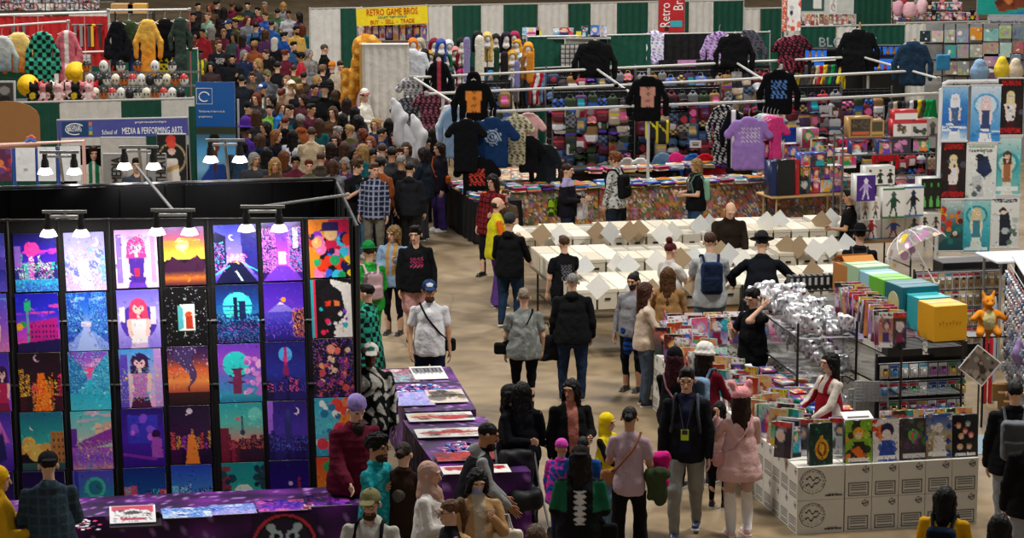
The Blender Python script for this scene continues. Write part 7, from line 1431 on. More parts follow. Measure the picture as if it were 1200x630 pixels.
for lv,zz in enumerate((.925,1.17,1.42)):
 x=.62
 while x<PTl-.12:
  w=R.uniform(.16,.34); h_=.235; p_=Vector((PT0 .x,PT0 .y,0))+Vector((cos(PTa),sin(PTa),0))*(x+w/2)+Vector((-sin(PTa),cos(PTa),0))*.28;
  if lv==2 and x>.95:break
  o=link('toy_box',panel_mesh('toy_box',cover(330+gi,12,10,gi%3==0),w-.01,h_,.26,R.choice(['#2a2a30','#e8e8e8','#2a5aa8','#208050']),'gloss'),None,(p_.x,p_.y,zz),PTa); tag(o,add_label('toy box on the pine table, %s layer, %s from the left'%(['bottom','middle','top'][lv],ORD[gi%8])),'toy box','toy boxes on the pine table'); x+=w; gi+=1
for i,(px,py,c,lb) in enumerate(((898,172,1,'stack of small boxes left of the tall black game box'),(915,190,2,'picture box in front of the royal blue tee'),(975,190,3,'white picture box left of the crimson tee'),(965,178,4,'pale picture box behind the pine table'),(946,158,5,'cream box below the green print sweater'),(957,170,6,'mixed box behind the game boxes'),(990,182,7,'dark picture box near the crimson tee'),(925,176,8,'blue picture box behind the black game box'))):
 p_=AT(px,py+14,49.0); o=link('toy_box',panel_mesh('toy_box',cover(360+c,12,12),.34,.36,.25,'#c8c8c8','gloss'),None,(p_.x,p_.y,p_.z),PTa); tag(o,add_label(lb),'toy box')
p_=AT(905,215,48.8); q_=AT(1000,212,49.2); b=MB(); folding_table((p_.x,p_.y),(q_.x,q_.y),.7,.9,'dark table behind the pine table','#2a2a2c')
# pale blue floor mat at the right
a=G(1146,532,0); q=G(1200,524,0); b=MB(); b.box((.9,.45,.004),(1.9,.95,.008),'#8fa4b0'); o=b.build('floor_mat',vmat('card'),None,(a.x,a.y,0),ar); tag(o,add_label('pale blue mat on the floor right of the counter'),'mat')
# college booth and costume stand at the left
def wide_banner(name,px0,py0,px1,py1,D,cv,label,cat='banner',th=.02,mat='satin',parent=None):
 a=AT(px0,py0,D); q=AT(px1,py1,D); w=q.x-a.x; h=a.z-q.z; r=empty(name,((a.x+q.x)/2,D,q.z),0,add_label(label),cat); link('printed_cloth',panel_mesh('printed_cloth',cv,w,h,th,'#d8d8d8',mat),r)
 b=MB(); b.tube([(-w/2,0,h),(w/2,0,h)],.018,6,'#b0b0b0'); b.build('pole',vmat('plastic'),r)
 for x in(-w/2,w/2):b=MB(); b.tube([(x,.03,-q.z),(x,.03,h)],.014,5,'#8a8a8a'); b.build('upright',vmat('plastic'),r)
 return r,w,h
def put_text(r,txt,size,x,z,y=-.02,col='#ffffff',sx=.8,align='LEFT',rot=0.0):
 o=link('lettering',text_mesh(txt,size,col,'paper',sx,align),r,(x,y,z)); o.rotation_euler=(0,rot,0); return o
 # drape row behind the college booth
dl(-20,228,121,2.15,[(2.2,'g'),(1.8,'w'),(1.2,'g'),(.95,'w')],'behind the college booth',base=.02)
o=link('drape',drape_mesh(.7,2.1,GREEN_DR,.4),None,(AT(226,150,50).x+.2,50.6,0.02),.2); tag(o,add_label('dark green drape beside the roll-up banner'),'drape')
cvb=Cv(20,8,'#4a4f98',1); r,w,h=wide_banner('booth_banner',67,139,221,160,47.2,cvb,'long violet-blue booth banner of the school of media and performing arts')
r.rotation_euler[1]=RAD(-1.2)
b=MB(); b.box((-w/2+.32,-.016,h*.5),(.46,.01,h*.78),'#1c4470'); b.build('logo_panel',vmat('paper'),r)
b=MB(); b.tube([(-w/2+.32+.17*cos(t),-.025,h*.48+.10*sin(t)) for t in np.linspace(.6,5.2,14)],.010,5,'#f0f0f0'); b.build('logo_ring',vmat('paper'),r)
put_text(r,'GEORGE',.085,-w/2+.16,h*.60,-.026); put_text(r,'BROWN',.085,-w/2+.18,h*.42,-.026)
for k,cc in enumerate(('#c87a48','#3a8ac8','#b8b030')):b=MB(); b.box((-w/2+.60,-.018,h*(.75-.25*k)),(.06,.01,h*.22),cc); b.build('colour_bar',vmat('paper'),r)
put_text(r,'School of',.12,-w/2+.80,h*.26,-.022,sx=.60); put_text(r,'MEDIA & PERFORMING ARTS',.17,-w/2+1.16,h*.30,-.022,sx=.50); put_text(r,'georgebrown.ca/performingarts',.055,w/2-.95,h*.80,-.022,sx=.8)
# picture wall under the banner
slab_wall('black_backdrop',AT(66,170,47.4),AT(221,170,47.6),1.75,.03,'#111','dark cloth wall under the violet-blue banner','backdrop')
r,w,h=wide_banner('wall_picture',118,161,172,215,47.1,Cv(8,8,'#b8b4ae',1),'pale grey picture panel under the banner','picture')
for px,t,lb in((121,'MEDIA','grey sign with the word MEDIA set upright'),(173,'THEATRE','grey sign with the word THEATRE set upright')):
 r,w,h=wide_banner('upright_sign',px,180,px+22,216,46.7,Cv(8,8,'#8c8a88',1),lb,'sign'); put_text(r,t,.26,.08,.02,-.03,'#141414',.62,'LEFT',RAD(-90))
cp=Cv(30,46,'#1a1a1c',1).circ(.5,.5,.48,'#a8906a').circ(.5,.5,.42,'#1c1c1e').circ(.5,.35,.12,'#e8c0b0').circ(.48,.14,.17,'#c83a30').circ(.5,.22,.13,'#d84a38').poly([(.25,1),(.32,.5),(.68,.5),(.78,1)],'#e0d8d0').poly([(.3,.7),(.7,.6),(.75,.68),(.3,.8)],'#c8a068').circ(.46,.34,.02,'#30201c').circ(.55,.34,.02,'#30201c')
wide_banner('wall_picture',184,157,219,214,47.0,cp,'picture of a performer in a red headwrap inside a gold hoop','picture')
# roll-up banner
c=Cv(36,86,'#1a5ca8',1); c.grad(['#3a5868','#58a8e0','#88c0e8','#3a6a88'],.36,.8); c.rect(0,.34,1,.40,'#384030'); c.poly([(.1,1),(.12,.72),(.35,.62),(.7,.62),(.95,.75),(1,1)],'#22489a'); c.circ(.45,.47,.14,'#6a3a28',ry=.075).rect(.38,.53,.52,.6,'#5a3020').circ(.45,.425,.13,'#1a1412',ry=.035); c.poly([(.4,.6),(.5,.6),(.47,.75)],'#5a3020'); c.rect(.72,.55,.95,.75,'#20242c').rect(0,.84,1,1,'#1c2c48'); c.circ(.45,.5,.05,'#e8d8d0',ry=.008); c.blots(3,['#5a3020'],.03,.05,.3,.82,.6,.86)
bx0=AT(229,99,50.2); bx1=AT(277,203,50.2); w=bx1 .x-bx0 .x; r=empty('roll_up_banner',((bx0 .x+bx1 .x)/2,50.2,0),-.03,add_label('tall blue roll-up banner with a smiling man in a blue shirt'),'banner')
ht=AT(229,96,50.2).z; link('printed_cloth',panel_mesh('printed_cloth',c,w,ht-.08,.01,'#e0e0e0','gloss'),r,(0,0,.08)); b=MB(); b.box((0,.05,.04),(w+.05,.2,.08),'#a8a8aa',bev=.01); b.build('base',vmat('plastic'),r); b=MB(); b.tube([(0,.04,.05),(0,.04,ht)],.012,6,'#999'); b.build('pole',vmat('plastic'),r)
b=MB(); b.tube([(-w*.28+.10*cos(t),-.02,ht-.28+.09*sin(t)) for t in np.linspace(.3,5.4,14)],.012,5,'#ffffff'); b.tube([(-w*.28-.15,-.015,ht-.12),(-w*.28+.15,-.015,ht-.12),(-w*.28+.15,-.015,ht-.42),(-w*.28-.15,-.015,ht-.42),(-w*.28-.15,-.015,ht-.12)],.006,4,'#ffffff'); b.build('logo',vmat('paper'),r)
put_text(r,'The best way to learn is to do',.055,-w/2+.05,ht-.56,-.02,sx=.75); put_text(r,'georgebrown.ca',.05,-w/2+.05,ht-.66,-.02,sx=.8)
p_=AT(279,120,50.6); b=MB(); b.tube([(0,0,0),(0,0,AT(279,116,50.6).z)],.022,6,'#b0b4b4'); o=b.build('drape_upright',vmat('plastic'),None,(p_.x,p_.y,0)); tag(o,add_label('thin pale pole right of the blue roll-up banner'),'pole')
# brown arch, pink frame with white sheets
b=MB(); prof=[(-.55,0)]+[(-.55+.55*(1-cos(t))*1.0,.75+.28*sin(t)) for t in np.linspace(0,pi,9)]+[(.55,0)];
vs=[(x,y,z) for y in(-.02,.02) for x,z in prof]; n=len(prof); fs=[tuple(range(n)),tuple(range(2*n-1,n-1,-1))]+[(i,i+n,(i+1)%n+n,(i+1)%n) for i in range(n)]; b._add(vs,fs,'#8a6038')
p_=AT(16,169,44.0); o=b.build('cardboard_arch',vmat('card'),None,(p_.x-.1,p_.y,p_.z-.3)); tag(o,add_label('brown cardboard arch above the white sheets at the left edge'),'cardboard')
b=MB(); b.tube([(p_.x,p_.y+.03,0),(p_.x,p_.y+.03,p_.z)],.02,6,'#888'); o=b.build('arch_support',vmat('plastic')); tag(o,add_label('grey pole holding the brown cardboard arch'),'pole')
FP=43.0
a=AT(-20,171,FP); q=AT(98,165,FP); r=empty('sheet_frame',(a.x,FP,0),0,add_label('pink pipe frame with white hanging sheets at the left edge'),'display frame'); Lf=q.x-a.x
b=MB(); b.tube([(0,0,a.z),(Lf,0,q.z),(Lf,0,0)],.035,8,'#d8a8a0'); b.tube([(0,0,a.z),(0,0,0)],.035,8,'#d8a8a0'); b.build('frame',vmat('plastic'),r)
for i,(x0,x1,cc) in enumerate(((-18,14,None),(18,42,'#d8dade'),(44,66,'#dcdee2'),(70,95,'#d6d8dc'))):
 u_=AT(x0,174-i,FP-.05); v_=AT(x1,212,FP-.05); cvv=Cv(20,26,cc or '#5a2a48',i);
 if cc is None:cvv.blots(20,['#b82838','#28284a','#e8b8a8','#6a3a78','#d87848'],.05,.13)
 else:cvv.blots(3,['#c8cad0'],.05,.1); cvv.rect(.4,.62,.6,.68,'#9a9ca0')
 link('hanging_sheet',panel_mesh('hanging_sheet',cvv,v_.x-u_.x,u_.z-v_.z,.01,'#e0e0e0','satin'),r,((u_.x+v_.x)/2-a.x,-.05,v_.z))
for i,px in enumerate((16,43,68)):
 u_=AT(px,174,FP-.02); b=MB(); b.box((u_.x-a.x,-.01,u_.z-.35),(.06,.02,.7),'#2a4a98'); b.build('blue_strap',vmat('satin'),r)
p_=AT(30,161,FP); b=MB(); b.tube([(0,0,0),(.08,0,.05),(.16,0,.0)],.03,6,'#3a6ab8'); b.tube([(.02,0,.06),(.1,0,.1),(.15,0,.05)],.025,6,'#c85a48'); o=b.build('ribbon_knot',vmat('satin'),None,(p_.x,p_.y,p_.z-.07),None,True); tag(o,add_label('knot of blue and red ribbon tied on the pink pipe'),'ribbon')
# costume stand
for(x0,y0,x1,y1,D,lb) in((-10,31,80,25,57.0,'white pipe carrying the costumes at the far left'),(127,12,222,11,57.0,'white pipe carrying the long costumes'),):
 a=AT(x0,y0,D); q=AT(x1,y1,D); pipe([a,q],.022,lb,'#d8d8d8');
 for z_,e in((a,'left'),(q,'right')):b=MB(); b.tube([(0,0,0),(0,0,z_.z)],.02,6,'#a85a58' if x0>0 and e=='right' else '#c8c8c8'); o=b.build('stand_pole',vmat('plastic'),None,(z_.x,z_.y,0)); tag(o,add_label('%s upright of the %s'%(e,lb)),'pole')
_cg=[0]
def CG(px,py,kind,col,label,**k):_cg[0]+=1; k['scale']=k.get('scale',1)*.88; k['wd']=k.get('wd',1)*.72; return hang(px,py+4,56.9-.16*(_cg[0]%2),kind,col,label,**k)
CG(2,37,'jacket','#b8c0c0','pale grey costume at the far left edge of the pipe',scale=1.3,pat='fade',col2='#788890',h=.032)
CG(21,33,'jacket','#e8c878','yellow costume fading to orange',scale=1.45,pat='fade',col2='#e0702a',wd=.95,h=.028)
CG(49,32,'robe','#18181c','green and black checked robe',scale=1.25,pat='check',col2='#38a888',wd=1.1,L=1.0,h=.024)
CG(78,31,'robe','#c86878','pink robe with a white front band',scale=1.2,pat='open',col2='#e8e0dc',wd=.95,L=1.15,h=.028)
CG(137,20,'robe','#14141a','black robe with red marks and a flame hem',scale=1.15,pat='flames',col2='#c8482a',wd=.75,L=1.3)
CG(151,19,'jacket','#3a4a30','olive green vest costume',scale=1.3,wd=.75,L=.8)
CG(173,18,'jacket','#e0b050','golden yellow jacket costume',scale=1.35,wd=.8,pat='fade',col2='#e09030',L=1.1)
CG(193,17,'robe','#121214','black robe with yellow flame hem',scale=1.2,pat='flames',col2='#d8c828',wd=.95,L=1.15)
CG(211,16,'coat','#33403a','dark green military coat',scale=1.15,wd=.72,L=1.25)
s=None
for px in(155,165):p_=AT(px,58,56.8); b=MB(); b.tube([(0,0,0),(0,0,-.5)],.09,8,'#1c2a4a'); o=b.build('trouser_leg',vmat('cloth'),None,p_,None,True); o.name='costume_trousers'; tag(o,add_label('navy costume trousers below the olive vest, %s leg'%('left' if px<160 else 'right')),'trousers')
# red cloth back wall and white rail
a=AT(-10,65,61); q=AT(128,60,61); za=AT(0,19,61).z
for i in range(5):
 w=(q.x-a.x)/5; o=link('red_cloth',drape_mesh(w*.98,1.15,'#b01c20',i),None,(a.x+w*(i+.5),61,za-1.15),0); tag(o,add_label('bright red cloth panel behind the costumes, %s from the left'%ORD[i]),'cloth','red cloth panels')
pipe([AT(-10,18,61),AT(128,14,61)],.03,'white rail on top of the red cloth','#e0e0e0'); pipe([AT(95,61,60.8),AT(128,60,60.8)],.02,'white rail under the red cloth','#e0e0e0')
for px in(-8,60,126):p_=AT(px,17,61.1); b=MB(); b.tube([(0,0,0),(0,0,p_.z)],.02,6,'#aaa'); o=b.build('stand_pole',vmat('plastic'),None,(p_.x,61.1,0)); tag(o,add_label('grey upright behind the red cloth, %s'%{-8:'left',60:'middle',126:'right'}[px]),'pole')
for i,(px,c) in enumerate(((95,'#888'),(104,'#48484c'),(108,'#d8b030'),(117,'#303034'),(88,'#707074'),(15,'#585860'),(28,'#707078'))):
 p_=AT(px,32,60.93); b=MB(); b.box((0,0,-.2),(.06,.05,.5),c,bev=.01); b.box((0,0,.05),(.16,.05,.05),c,bev=.01); o=b.build('prop_sword',vmat('plastic'),None,p_); tag(o,add_label('%s prop hanging on the red cloth, %s in line'%(cname(c),ORD[i])),'prop')
dl(-20,232,62,1.6,[(1.2,'g'),(1,'w'),(1.3,'g'),(1,'g')],'below the red cloth',dist=61.5)
for i,(px,py,w_,h_) in enumerate(((102,64,12,40),(158,83,40,36),(45,90,22,30),(178,60,10,30))):
 a=AT(px-w_/2,py,60.2); q=AT(px+w_/2,py+h_,60.2); r=empty('grid_panel',((a.x+q.x)/2,60.2,q.z),0,add_label('white wire grid panel behind the masks, %s'%ORD[i]),'display grid'); W_,H_=q.x-a.x,a.z-q.z; b=MB(); b.box((0,.04,H_/2),(W_,.01,H_),'#c8c6c0')
 for k in range(int(W_/.1)+1):b.tube([(-W_/2+k*.1,0,0),(-W_/2+k*.1,0,H_)],.007,4,'#58585a')
 for k in range(int(H_/.1)+1):b.tube([(-W_/2,0,k*.1),(W_/2,0,k*.1)],.007,4,'#58585a')
 b.build('mesh_panel',vmat('plastic'),r)
 for x in(-W_/2,W_/2):b=MB(); b.tube([(x,.03,-q.z),(x,.03,H_)],.012,5,'#58585a'); b.build('upright',vmat('plastic'),r)
for i,(px,py,lb) in enumerate(((33,100,'round yellow straw hat at the left of the mask shelf'),(89,85,'round yellow straw hat under the pink robe'))):
 p_=AT(px,py,55.5); b=MB(); b.lathe([(.23,0),(.235,.012),(.12,.03),(.11,.10),(.06,.13),(.001,.135)],20,(0,0,0),'#e8b818',R3=Matrix.Rotation(RAD(78),3,'X')); b.lathe([(.125,.028),(.118,.06),(.1,.06)],20,(0,0,0),'#c89010',R3=Matrix.Rotation(RAD(78),3,'X')); o=empty('straw_hat',p_,0,add_label(lb),'hat'); b.build('hat_body',vmat('satin'),o,smooth=True); b=MB(); b.tube([(0,.03,-p_.z),(0,.03,0)],.012,5,'#3a3a3c'); b.build('display_pole',vmat('plastic'),o)
 # masks and plushes on a table
mt0=AT(-10,121,52.5); mt1=AT(222,115,53.5); folding_table((mt0 .x,mt0 .y),(mt1 .x,mt1 .y),.9,mt0 .z-.02,'tall table for masks and plush toys behind the college drapes','#303034')
def mask_mesh(c1,c2,seed):
 s=SDF(.02,(-.14,-.12,-.02),(.14,.12,.3)); s.ell((0,0,.14),(.095,.08,.125)); V,F=s.nets(); c=vcol(c1,V); c[V[:,2]>.16]=C3(c2)
 for sx in(-1,1):c[blob(V,(sx*.035,-.07,.13),(.025,.04,.022))]=(.05,.05,.06)
 return mesh_np('mask',V,F,c,vmat('plastic'))
MK=[('white mask with a black brow',mask_mesh('#e0ddd4','#1a1a1c',0)),('black mask',mask_mesh('#18181c','#28282c',1)),('white mask',mask_mesh('#e4e2dc','#d8d6d0',2)),('white mask with a red brow',mask_mesh('#e0dcd4','#b82a2c',3)),('orange mask',mask_mesh('#c86828','#28201c',4)),('bone coloured mask',mask_mesh('#c8c0a8','#e0d8c0',5))]
def plush_mesh(c1,c2):
 s=SDF(.022,(-.2,-.16,-.02),(.2,.16,.5)); s.ell((0,0,.12),(.12,.1,.12)); s.ell((0,-.01,.29),(.10,.09,.09),k=.03)
 for sx in(-1,1):s.ell((sx*.07,0,.38),(.035,.03,.05),k=.02); s.ell((sx*.11,-.05,.14),(.05,.05,.04),k=.03); s.ell((sx*.07,-.09,.04),(.05,.06,.04),k=.03)
 V,F=s.nets(); c=vcol(c1,V); c[blob(V,(0,-.09,.13),(.07,.05,.08))]=C3(c2); c[blob(V,(-.035,-.09,.3),(.014,.04,.014))|blob(V,(.035,-.09,.3),(.014,.04,.014))]=(.05,.05,.05); return mesh_np('plush_toy',V,F,c,vmat('cloth'))
PLC=[('white','#d8d4d0','#f0ece8'),('pale pink','#d8a8a8','#f0d8d4'),('dark brown','#38281f','#d8c0a0'),('red','#a82a30','#e8d8c8'),('black and yellow','#18181a','#d8b828'),('rose','#c87880','#f0e0dc'),('grey','#8a8884','#c8c4c0')]
PLM=[(n,plush_mesh(a,b2)) for n,a,b2 in PLC]
for i,(px,k) in enumerate(((40,4),(46,3),(52,5),(64,0),(70,1),(80,1),(89,4),(98,5),(105,1),(111,3),(57,2),(75,2))):
 p_=AT(px,119-(i%2)*3,52.9+.3*(i%2)); o=link('plush_toy',PLM[k][1],None,(p_.x,p_.y,mt0 .z-.01),R.uniform(-.4,.4)); o.scale=(.95,)*3; tag(o,add_label('%s plush toy on the mask table, %s placed'%(PLM[k][0],ORD[i])),'plush toy','plush toys on the mask table')
for j in range(3):
 for i,px in enumerate(range(102,220,10)):
  if j==2 and i%2:continue
  D=53.0+.35*j; p_=AT(px+(j%2)*4,118-j*10,D); k=(i*5+j*2)%6; b=MB(); nm='mask'
  o=link('mask',MK[k][1],None,(p_.x,D,mt0 .z+.24*j-.0),R.uniform(-.3,.3)); tag(o,add_label('%s, %s row of the mask table, %s from the left'%(MK[k][0],ORD[j],ORD[i])),'mask','masks on the mask table')
shelf_unit((AT(100,110,53.4).x,53.25),2.35,.3,[mt0 .z+.23],'small wire riser for the second row of masks',.1,'#58585a'); shelf_unit((AT(100,110,53.8).x,53.62),2.35,.3,[mt0 .z+.47],'small wire riser for the third row of masks',.1,'#58585a')
p_=AT(6,122,50.5); o=link('framed_photo',panel_mesh('framed_photo',Cv(18,22,'#c8c6c0',1).rect(.1,.08,.9,.9,'#3a3a3a').circ(.5,.42,.22,'#8a8884').poly([(.2,.9),(.35,.62),(.65,.62),(.8,.9)],'#1c1c1c'),.42,.45,.03,'#d8d6d0'),None,(p_.x,p_.y,p_.z)); tag(o,add_label('black and white portrait photo at the left edge above the drapes'),'photo')
# rows of goods above, at the top left edge
sh_=AT(-10,14,66);
for j in range(2):
 for i in range(26):
  px=-6+4.8*i; p_=AT(px,12-j*9,66.5); o=link('comic_book',panel_mesh('comic_book',cover(1000+(i*7+j)%20,6,8,(i+j)%3==0,['#8a8a90','#b8b8c0','#a83a40','#38383c','#d8d4cc','#6a6a78']),.11,.17,.02),None,(p_.x,66.5,p_.z)) if(i*7+j)>=20 or True else None
  tag(o,add_label('comic on the rack along the top left edge, row %s, column %s'%(ORD[j],ORD[i])),'comic book','comics on the top left rack')
r=shelf_unit((sh_.x,66.6),3.0,.3,[AT(0,12,66.5).z-.01,AT(0,3,66.5).z-.01],'dark rack full of comics along the top left edge',0,'#28282c')
dl(-20,128,17,2.3,[(3,'w'),(1.2,'g'),(2,'w')],'behind the top left comics rack',dist=67.5)
for i,(px,w_,c) in enumerate(((144,.38,'#b08a5a'),(162,.3,'#c89a50'))):p_=AT(px,15,60.0); b=MB(); b.box((0,0,.1),(w_+.12,.3,.22),c,bev=.006); o=b.build('brown_carton',vmat('card'),None,(p_.x,60.0,p_.z)); tag(o,add_label('%s brown carton above the long costumes'%['left','right'][i]),'carton');
shelf_unit((AT(136,15,60).x,59.85),.85,.3,[AT(144,15,60).z-.01],'thin stand under the brown cartons',0)
# centre back: wigs, retro banner, drapes
dl(363,424,10,2.5,[(1.4,'w'),(1,'g')],'left of the retro game banner')
dl(500,872,6.5,2.5,[(.9,'w'),(1,'g'),(.8,'w'),(1.2,'g'),(1.1,'w'),(.8,'g'),(.95,'w'),(1.1,'g'),(.75,'w'),(.75,'g'),(.9,'w'),(1.1,'g')],'in the long rear row')
dl(618,905,43,2.5,[(1.1,'g'),(1,'w'),(2.0,'g'),(.9,'w'),(2.2,'g')],'behind the shirt booth')
r,w,h=wide_banner('retro_banner',418,8,502,29,66,Cv(8,6,'#e8d020',1),'yellow banner with red retro game lettering'); r.rotation_euler[1]=RAD(-2.5)
put_text(r,'RETRO GAME BROS',.235,0,h*.72,-.02,'#c81c1c',.62,'CENTER'); put_text(r,'COLLECT THEM WITH US',.07,0,h*.44,-.02,'#2a7a8a',.9,'CENTER'); put_text(r,'BUY  -  SELL  -  TRADE',.15,0,h*.18,-.02,'#c82a1c',.75,'CENTER')
for i in range(10):
 p_=AT(424+8*i,47,66.4); o=link('game_print',panel_mesh('game_print',cover(1100+i,12,12,pal=['#9a8ac8','#c8a8c0','#2a58a8','#e8e0e0','#c84a50','#e8a03a','#7a6ab8']),.2,.38,.02),None,(p_.x,66.4,p_.z)); tag(o,add_label('bright picture print under the yellow banner, %s from the left'%ORD[i]),'print','prints under the yellow banner')
o=link('drape',drape_mesh(2.0,1.9,'#a89aa8',.4),None,(AT(461,60,66.6).x,66.7,0)); tag(o,add_label('dusky cloth behind the prints under the yellow banner'),'drape')
# white cloth cubicle
a=AT(424,52,57.2); q=AT(479,51,57.2); hc_=a.z; w=q.x-a.x; r=empty('cloth_cubicle',(a.x,57.2,0),.03,add_label('white cloth fitting cubicle with a wooden left edge'),'cubicle')
me=drape_mesh(w,hc_,'#d0ccc4',.3,n=50,amp=.02); link('curtain',me,r,(w/2,0,0)); b=MB(); b.box((-.03,.3,hc_/2),(.05,.65,hc_),'#b08a4a'); b.build('side_board',vmat('card'),r); b=MB(); b.tube([(0,0,hc_),(w,0,hc_)],.03,6,'#e8e6e2'); b.build('crossbar',vmat('plastic'),r)
# golden creature costume
p_=AT(425,118,57.9); z1_=AT(425,38,57.9).z; s=SDF(.035,(-.75,-.35,.0),(.4,.35,z1_+.1)); s.ell((.1,0,z1_-.3),(.33,.22,.27)); s.cap((-.05,0,z1_-.5),(-.42,-.05,.6),.16,.10,k=.1); s.ell((.28,-.15,z1_-.35),(.16,.14,.11),k=.06); s.cap((-.35,0,z1_-.9),(-.5,0,.3),.12,.08); s.ripple(.02,14,14,14); V,F=s.nets(); c=vcol('#b87a28',V); c[np.sin(V[:,2]*22)*np.sin(V[:,0]*20)>.3]=hx('#d8a850'); o=link('creature_costume',mesh_np('creature_costume',V,F,c,vmat('cloth')),None,(p_.x,p_.y,0)); tag(o,add_label('shaggy golden creature costume leaning over the white cubicle'),'costume')
# wigs on heads
def wig_mesh(col,long,curly=False):
 s=SDF(.018,(-.2,-.2,-.75),(.2,.2,.36)); s.ell((0,0,.13),(.075,.09,.11)); s.cap((0,.01,.0),(0,.01,.08),.05); s.cap((0,0,-.02),(0,0,0),.08,.07); Vh,Fh=s.nets()
 s=SDF(.018,(-.24,-.24,-.85),(.24,.24,.4)); s.ell((0,.02,.17),(.11,.125,.11))
 if long:s.cap((-.08,.03,.1),(-.09,.05,-long),.05,.04,k=.03); s.cap((.08,.03,.1),(.09,.05,-long),.05,.04,k=.03); s.cap((0,.07,.1),(0,.08,-long),.08,.05,k=.03)
 s.ell((0,-.11,.10),(.07,.09,.09),op='sub'); s.ripple(.006 if not curly else.014,70,60,50); Vw,Fw=s.nets(); return mesh_np('mannequin_head',Vh,Fh,vcol('#dcd8d4',Vh),vmat('plastic')),mesh_np('wig',Vw,Fw,vcol(col,Vw),vmat('hair'))
WG=[(484,50,'#d87820',.1,'orange'),(492,50,'#b0a890',.1,'ash blond'),(509,50,'#7a1828',.3,'dark red'),(517,51,'#3a50a8',.25,'royal blue'),(526,52,'#d8d8dc',.0,'white'),(505,64,'#c89a30',.05,'golden'),(514,67,'#1c1c20',.25,'black'),(523,65,'#1c6a48',.4,'green'),(533,60,'#d88a80',.15,'salmon'),(541,50,'#1c181c',.0,'black curly'),(541,63,'#a82830',.05,'crimson'),(531,76,'#2a2420',.1,'dark brown'),(560,42,'#14141a',.15,'jet black'),(571,43,'#e0c070',.35,'honey blond'),(581,45,'#141414',.1,'sleek black'),(593,43,'#181420',.15,'raven'),(603,42,'#a02050',.1,'magenta'),(586,62,'#1a1416',.35,'long black'),(600,64,'#c89a40',.2,'amber'),(605,50,'#e8a830',.35,'bright yellow'),(612,54,'#281c18',.15,'dark'),(619,55,'#e89a28',.45,'tangerine'),(611,68,'#b8d8e8',.3,'ice blue'),(588,76,'#2a1418',.2,'maroon black'),(601,85,'#888488',.45,'grey'),(594,96,'#9a9498',.2,'silver'),(575,88,'#1878a0',.1,'turquoise'),(526,84,'#284a50',.1,'dark teal'),(540,86,'#c82a78',.1,'hot pink'),(535,98,'#d8d4d0',.0,'bald white'),(618,66,'#b87830',.3,'copper'),(497,62,'#2a2024',.3,'dark chestnut')]
for i,(px,py,c,lg,nm) in enumerate(WG):
 p_=AT(px,py+9,57.6+.4*(i%3)); r=empty('wig_stand',p_,R.uniform(-.4,.4),add_label('%s wig on a white head in the wig stall'%nm),'wig','wigs on white heads'); mh,mw=wig_mesh(c,lg,'curly' in nm); r.scale=(1.02,)*3
 link('mannequin_head',mh,r); link('wig',mw,r); b=MB(); b.tube([(0,0,0),(0,0,-p_.z)],.012,5,'#3a3a3c'); b.build('pole',vmat('plastic'),r)
for i,(px,y0,y1,c,wd,nm) in enumerate(((547,43,98,'#8a80b0',8,'lilac'),(562,41,102,'#d8d2c4',11,'cream'),(606,70,104,'#7a78b0',7,'violet'),(599,90,104,'#b8b8c8',7,'pale silver'),(582,55,100,'#1c3a28',7,'dark green'),(591,60,105,'#18161a',9,'black'),(621,60,98,'#c88028',8,'amber orange'))):
 D=57.0; a=AT(px,y0,D); q=AT(px,y1,D); s=SDF(.025,(-.2,-.12,q.z),(.2,.12,a.z+.02)); rr=wd/2/pxm(D,2); s.cap((0,0,a.z-rr),(0,0,q.z+rr),rr,rr,sy=.5); s.fold(.006,9); V,F=s.nets(); o=empty('long_wig',(a.x,D,0),0,add_label('very long straight %s wig hanging in the wig stall'%nm),'wig','long wigs'); link('hair',mesh_np('hair',V,F,vcol(c,V),vmat('hair')),o); b=MB(); b.tube([(0,.06,0),(0,.06,a.z-.1)],.012,5,'#3a3a3c'); b.build('pole',vmat('plastic'),o)
o=link('black_cloth',drape_mesh(2.6,2.0,'#1a1a1e',.5),None,(AT(560,60,59).x,59.2,0)); tag(o,add_label('dark cloth behind the wig heads'),'cloth')
o=link('green_cloth',drape_mesh(2.0,2.4,GREEN_DR,.5),None,(AT(640,60,60).x,59.6,0),.1); tag(o,add_label('green cloth between the wigs and the black jacket'),'cloth')
# game boxes on top of the middle drape
gz=AT(680,43,62.4)
for i,(px,w,h,c,lb) in enumerate(((660,24,10,0,'wide colourful console box on the drape shelf'),(678,6,6,1,'small yellow box beside the wide console box'),(685,8,12,2,'dark blue game box on the drape shelf'),(697,10,13,3,'blue and white game box on the drape shelf'),(707,8,12,4,'white game box at the right end of the drape shelf'),(622,20,9,5,'pale blue game box behind the orange wigs'),(631,6,6,6,'lime yellow tag above the orange wigs'))):
 D=61.5; p_=AT(px,42.5 if i<5 else 41,D); k=1/pxm(D,2.5); cv=[cover(20,20,10,pal=['#1a3868','#c83040','#e8e8e8','#3a68a8']),Cv(6,6,'#e0d040'),cover(22,8,12,pal=['#1a4868','#c8d8e0']),cover(23,10,13,pal=['#4a6ab8','#e8e0e0','#b8a0c8']),cover(24,8,12,pal=['#d8d8dc','#a8a0a8','#e8e4e0']),cover(25,18,9,pal=['#b8d8e8','#e8f0f8','#58a8c8','#c04a78']),Cv(6,6,'#d0e020')][c]
 o=link('game_box',panel_mesh('game_box',cv,w*k,h*k,.12,'#404048','gloss'),None,(p_.x,D,p_.z)); tag(o,add_label(lb),'game box')
a=AT(612,43.5,61.3); q=AT(716,42.8,61.3); b=MB(); b.box(((a.x+q.x)/2,61.5,a.z-.03),(q.x-a.x,.4,.03),'#a8a8a8'); o=b.build('drape_shelf',vmat('plastic')); tag(o,add_label('narrow shelf along the top of the middle drapes'),'shelf')
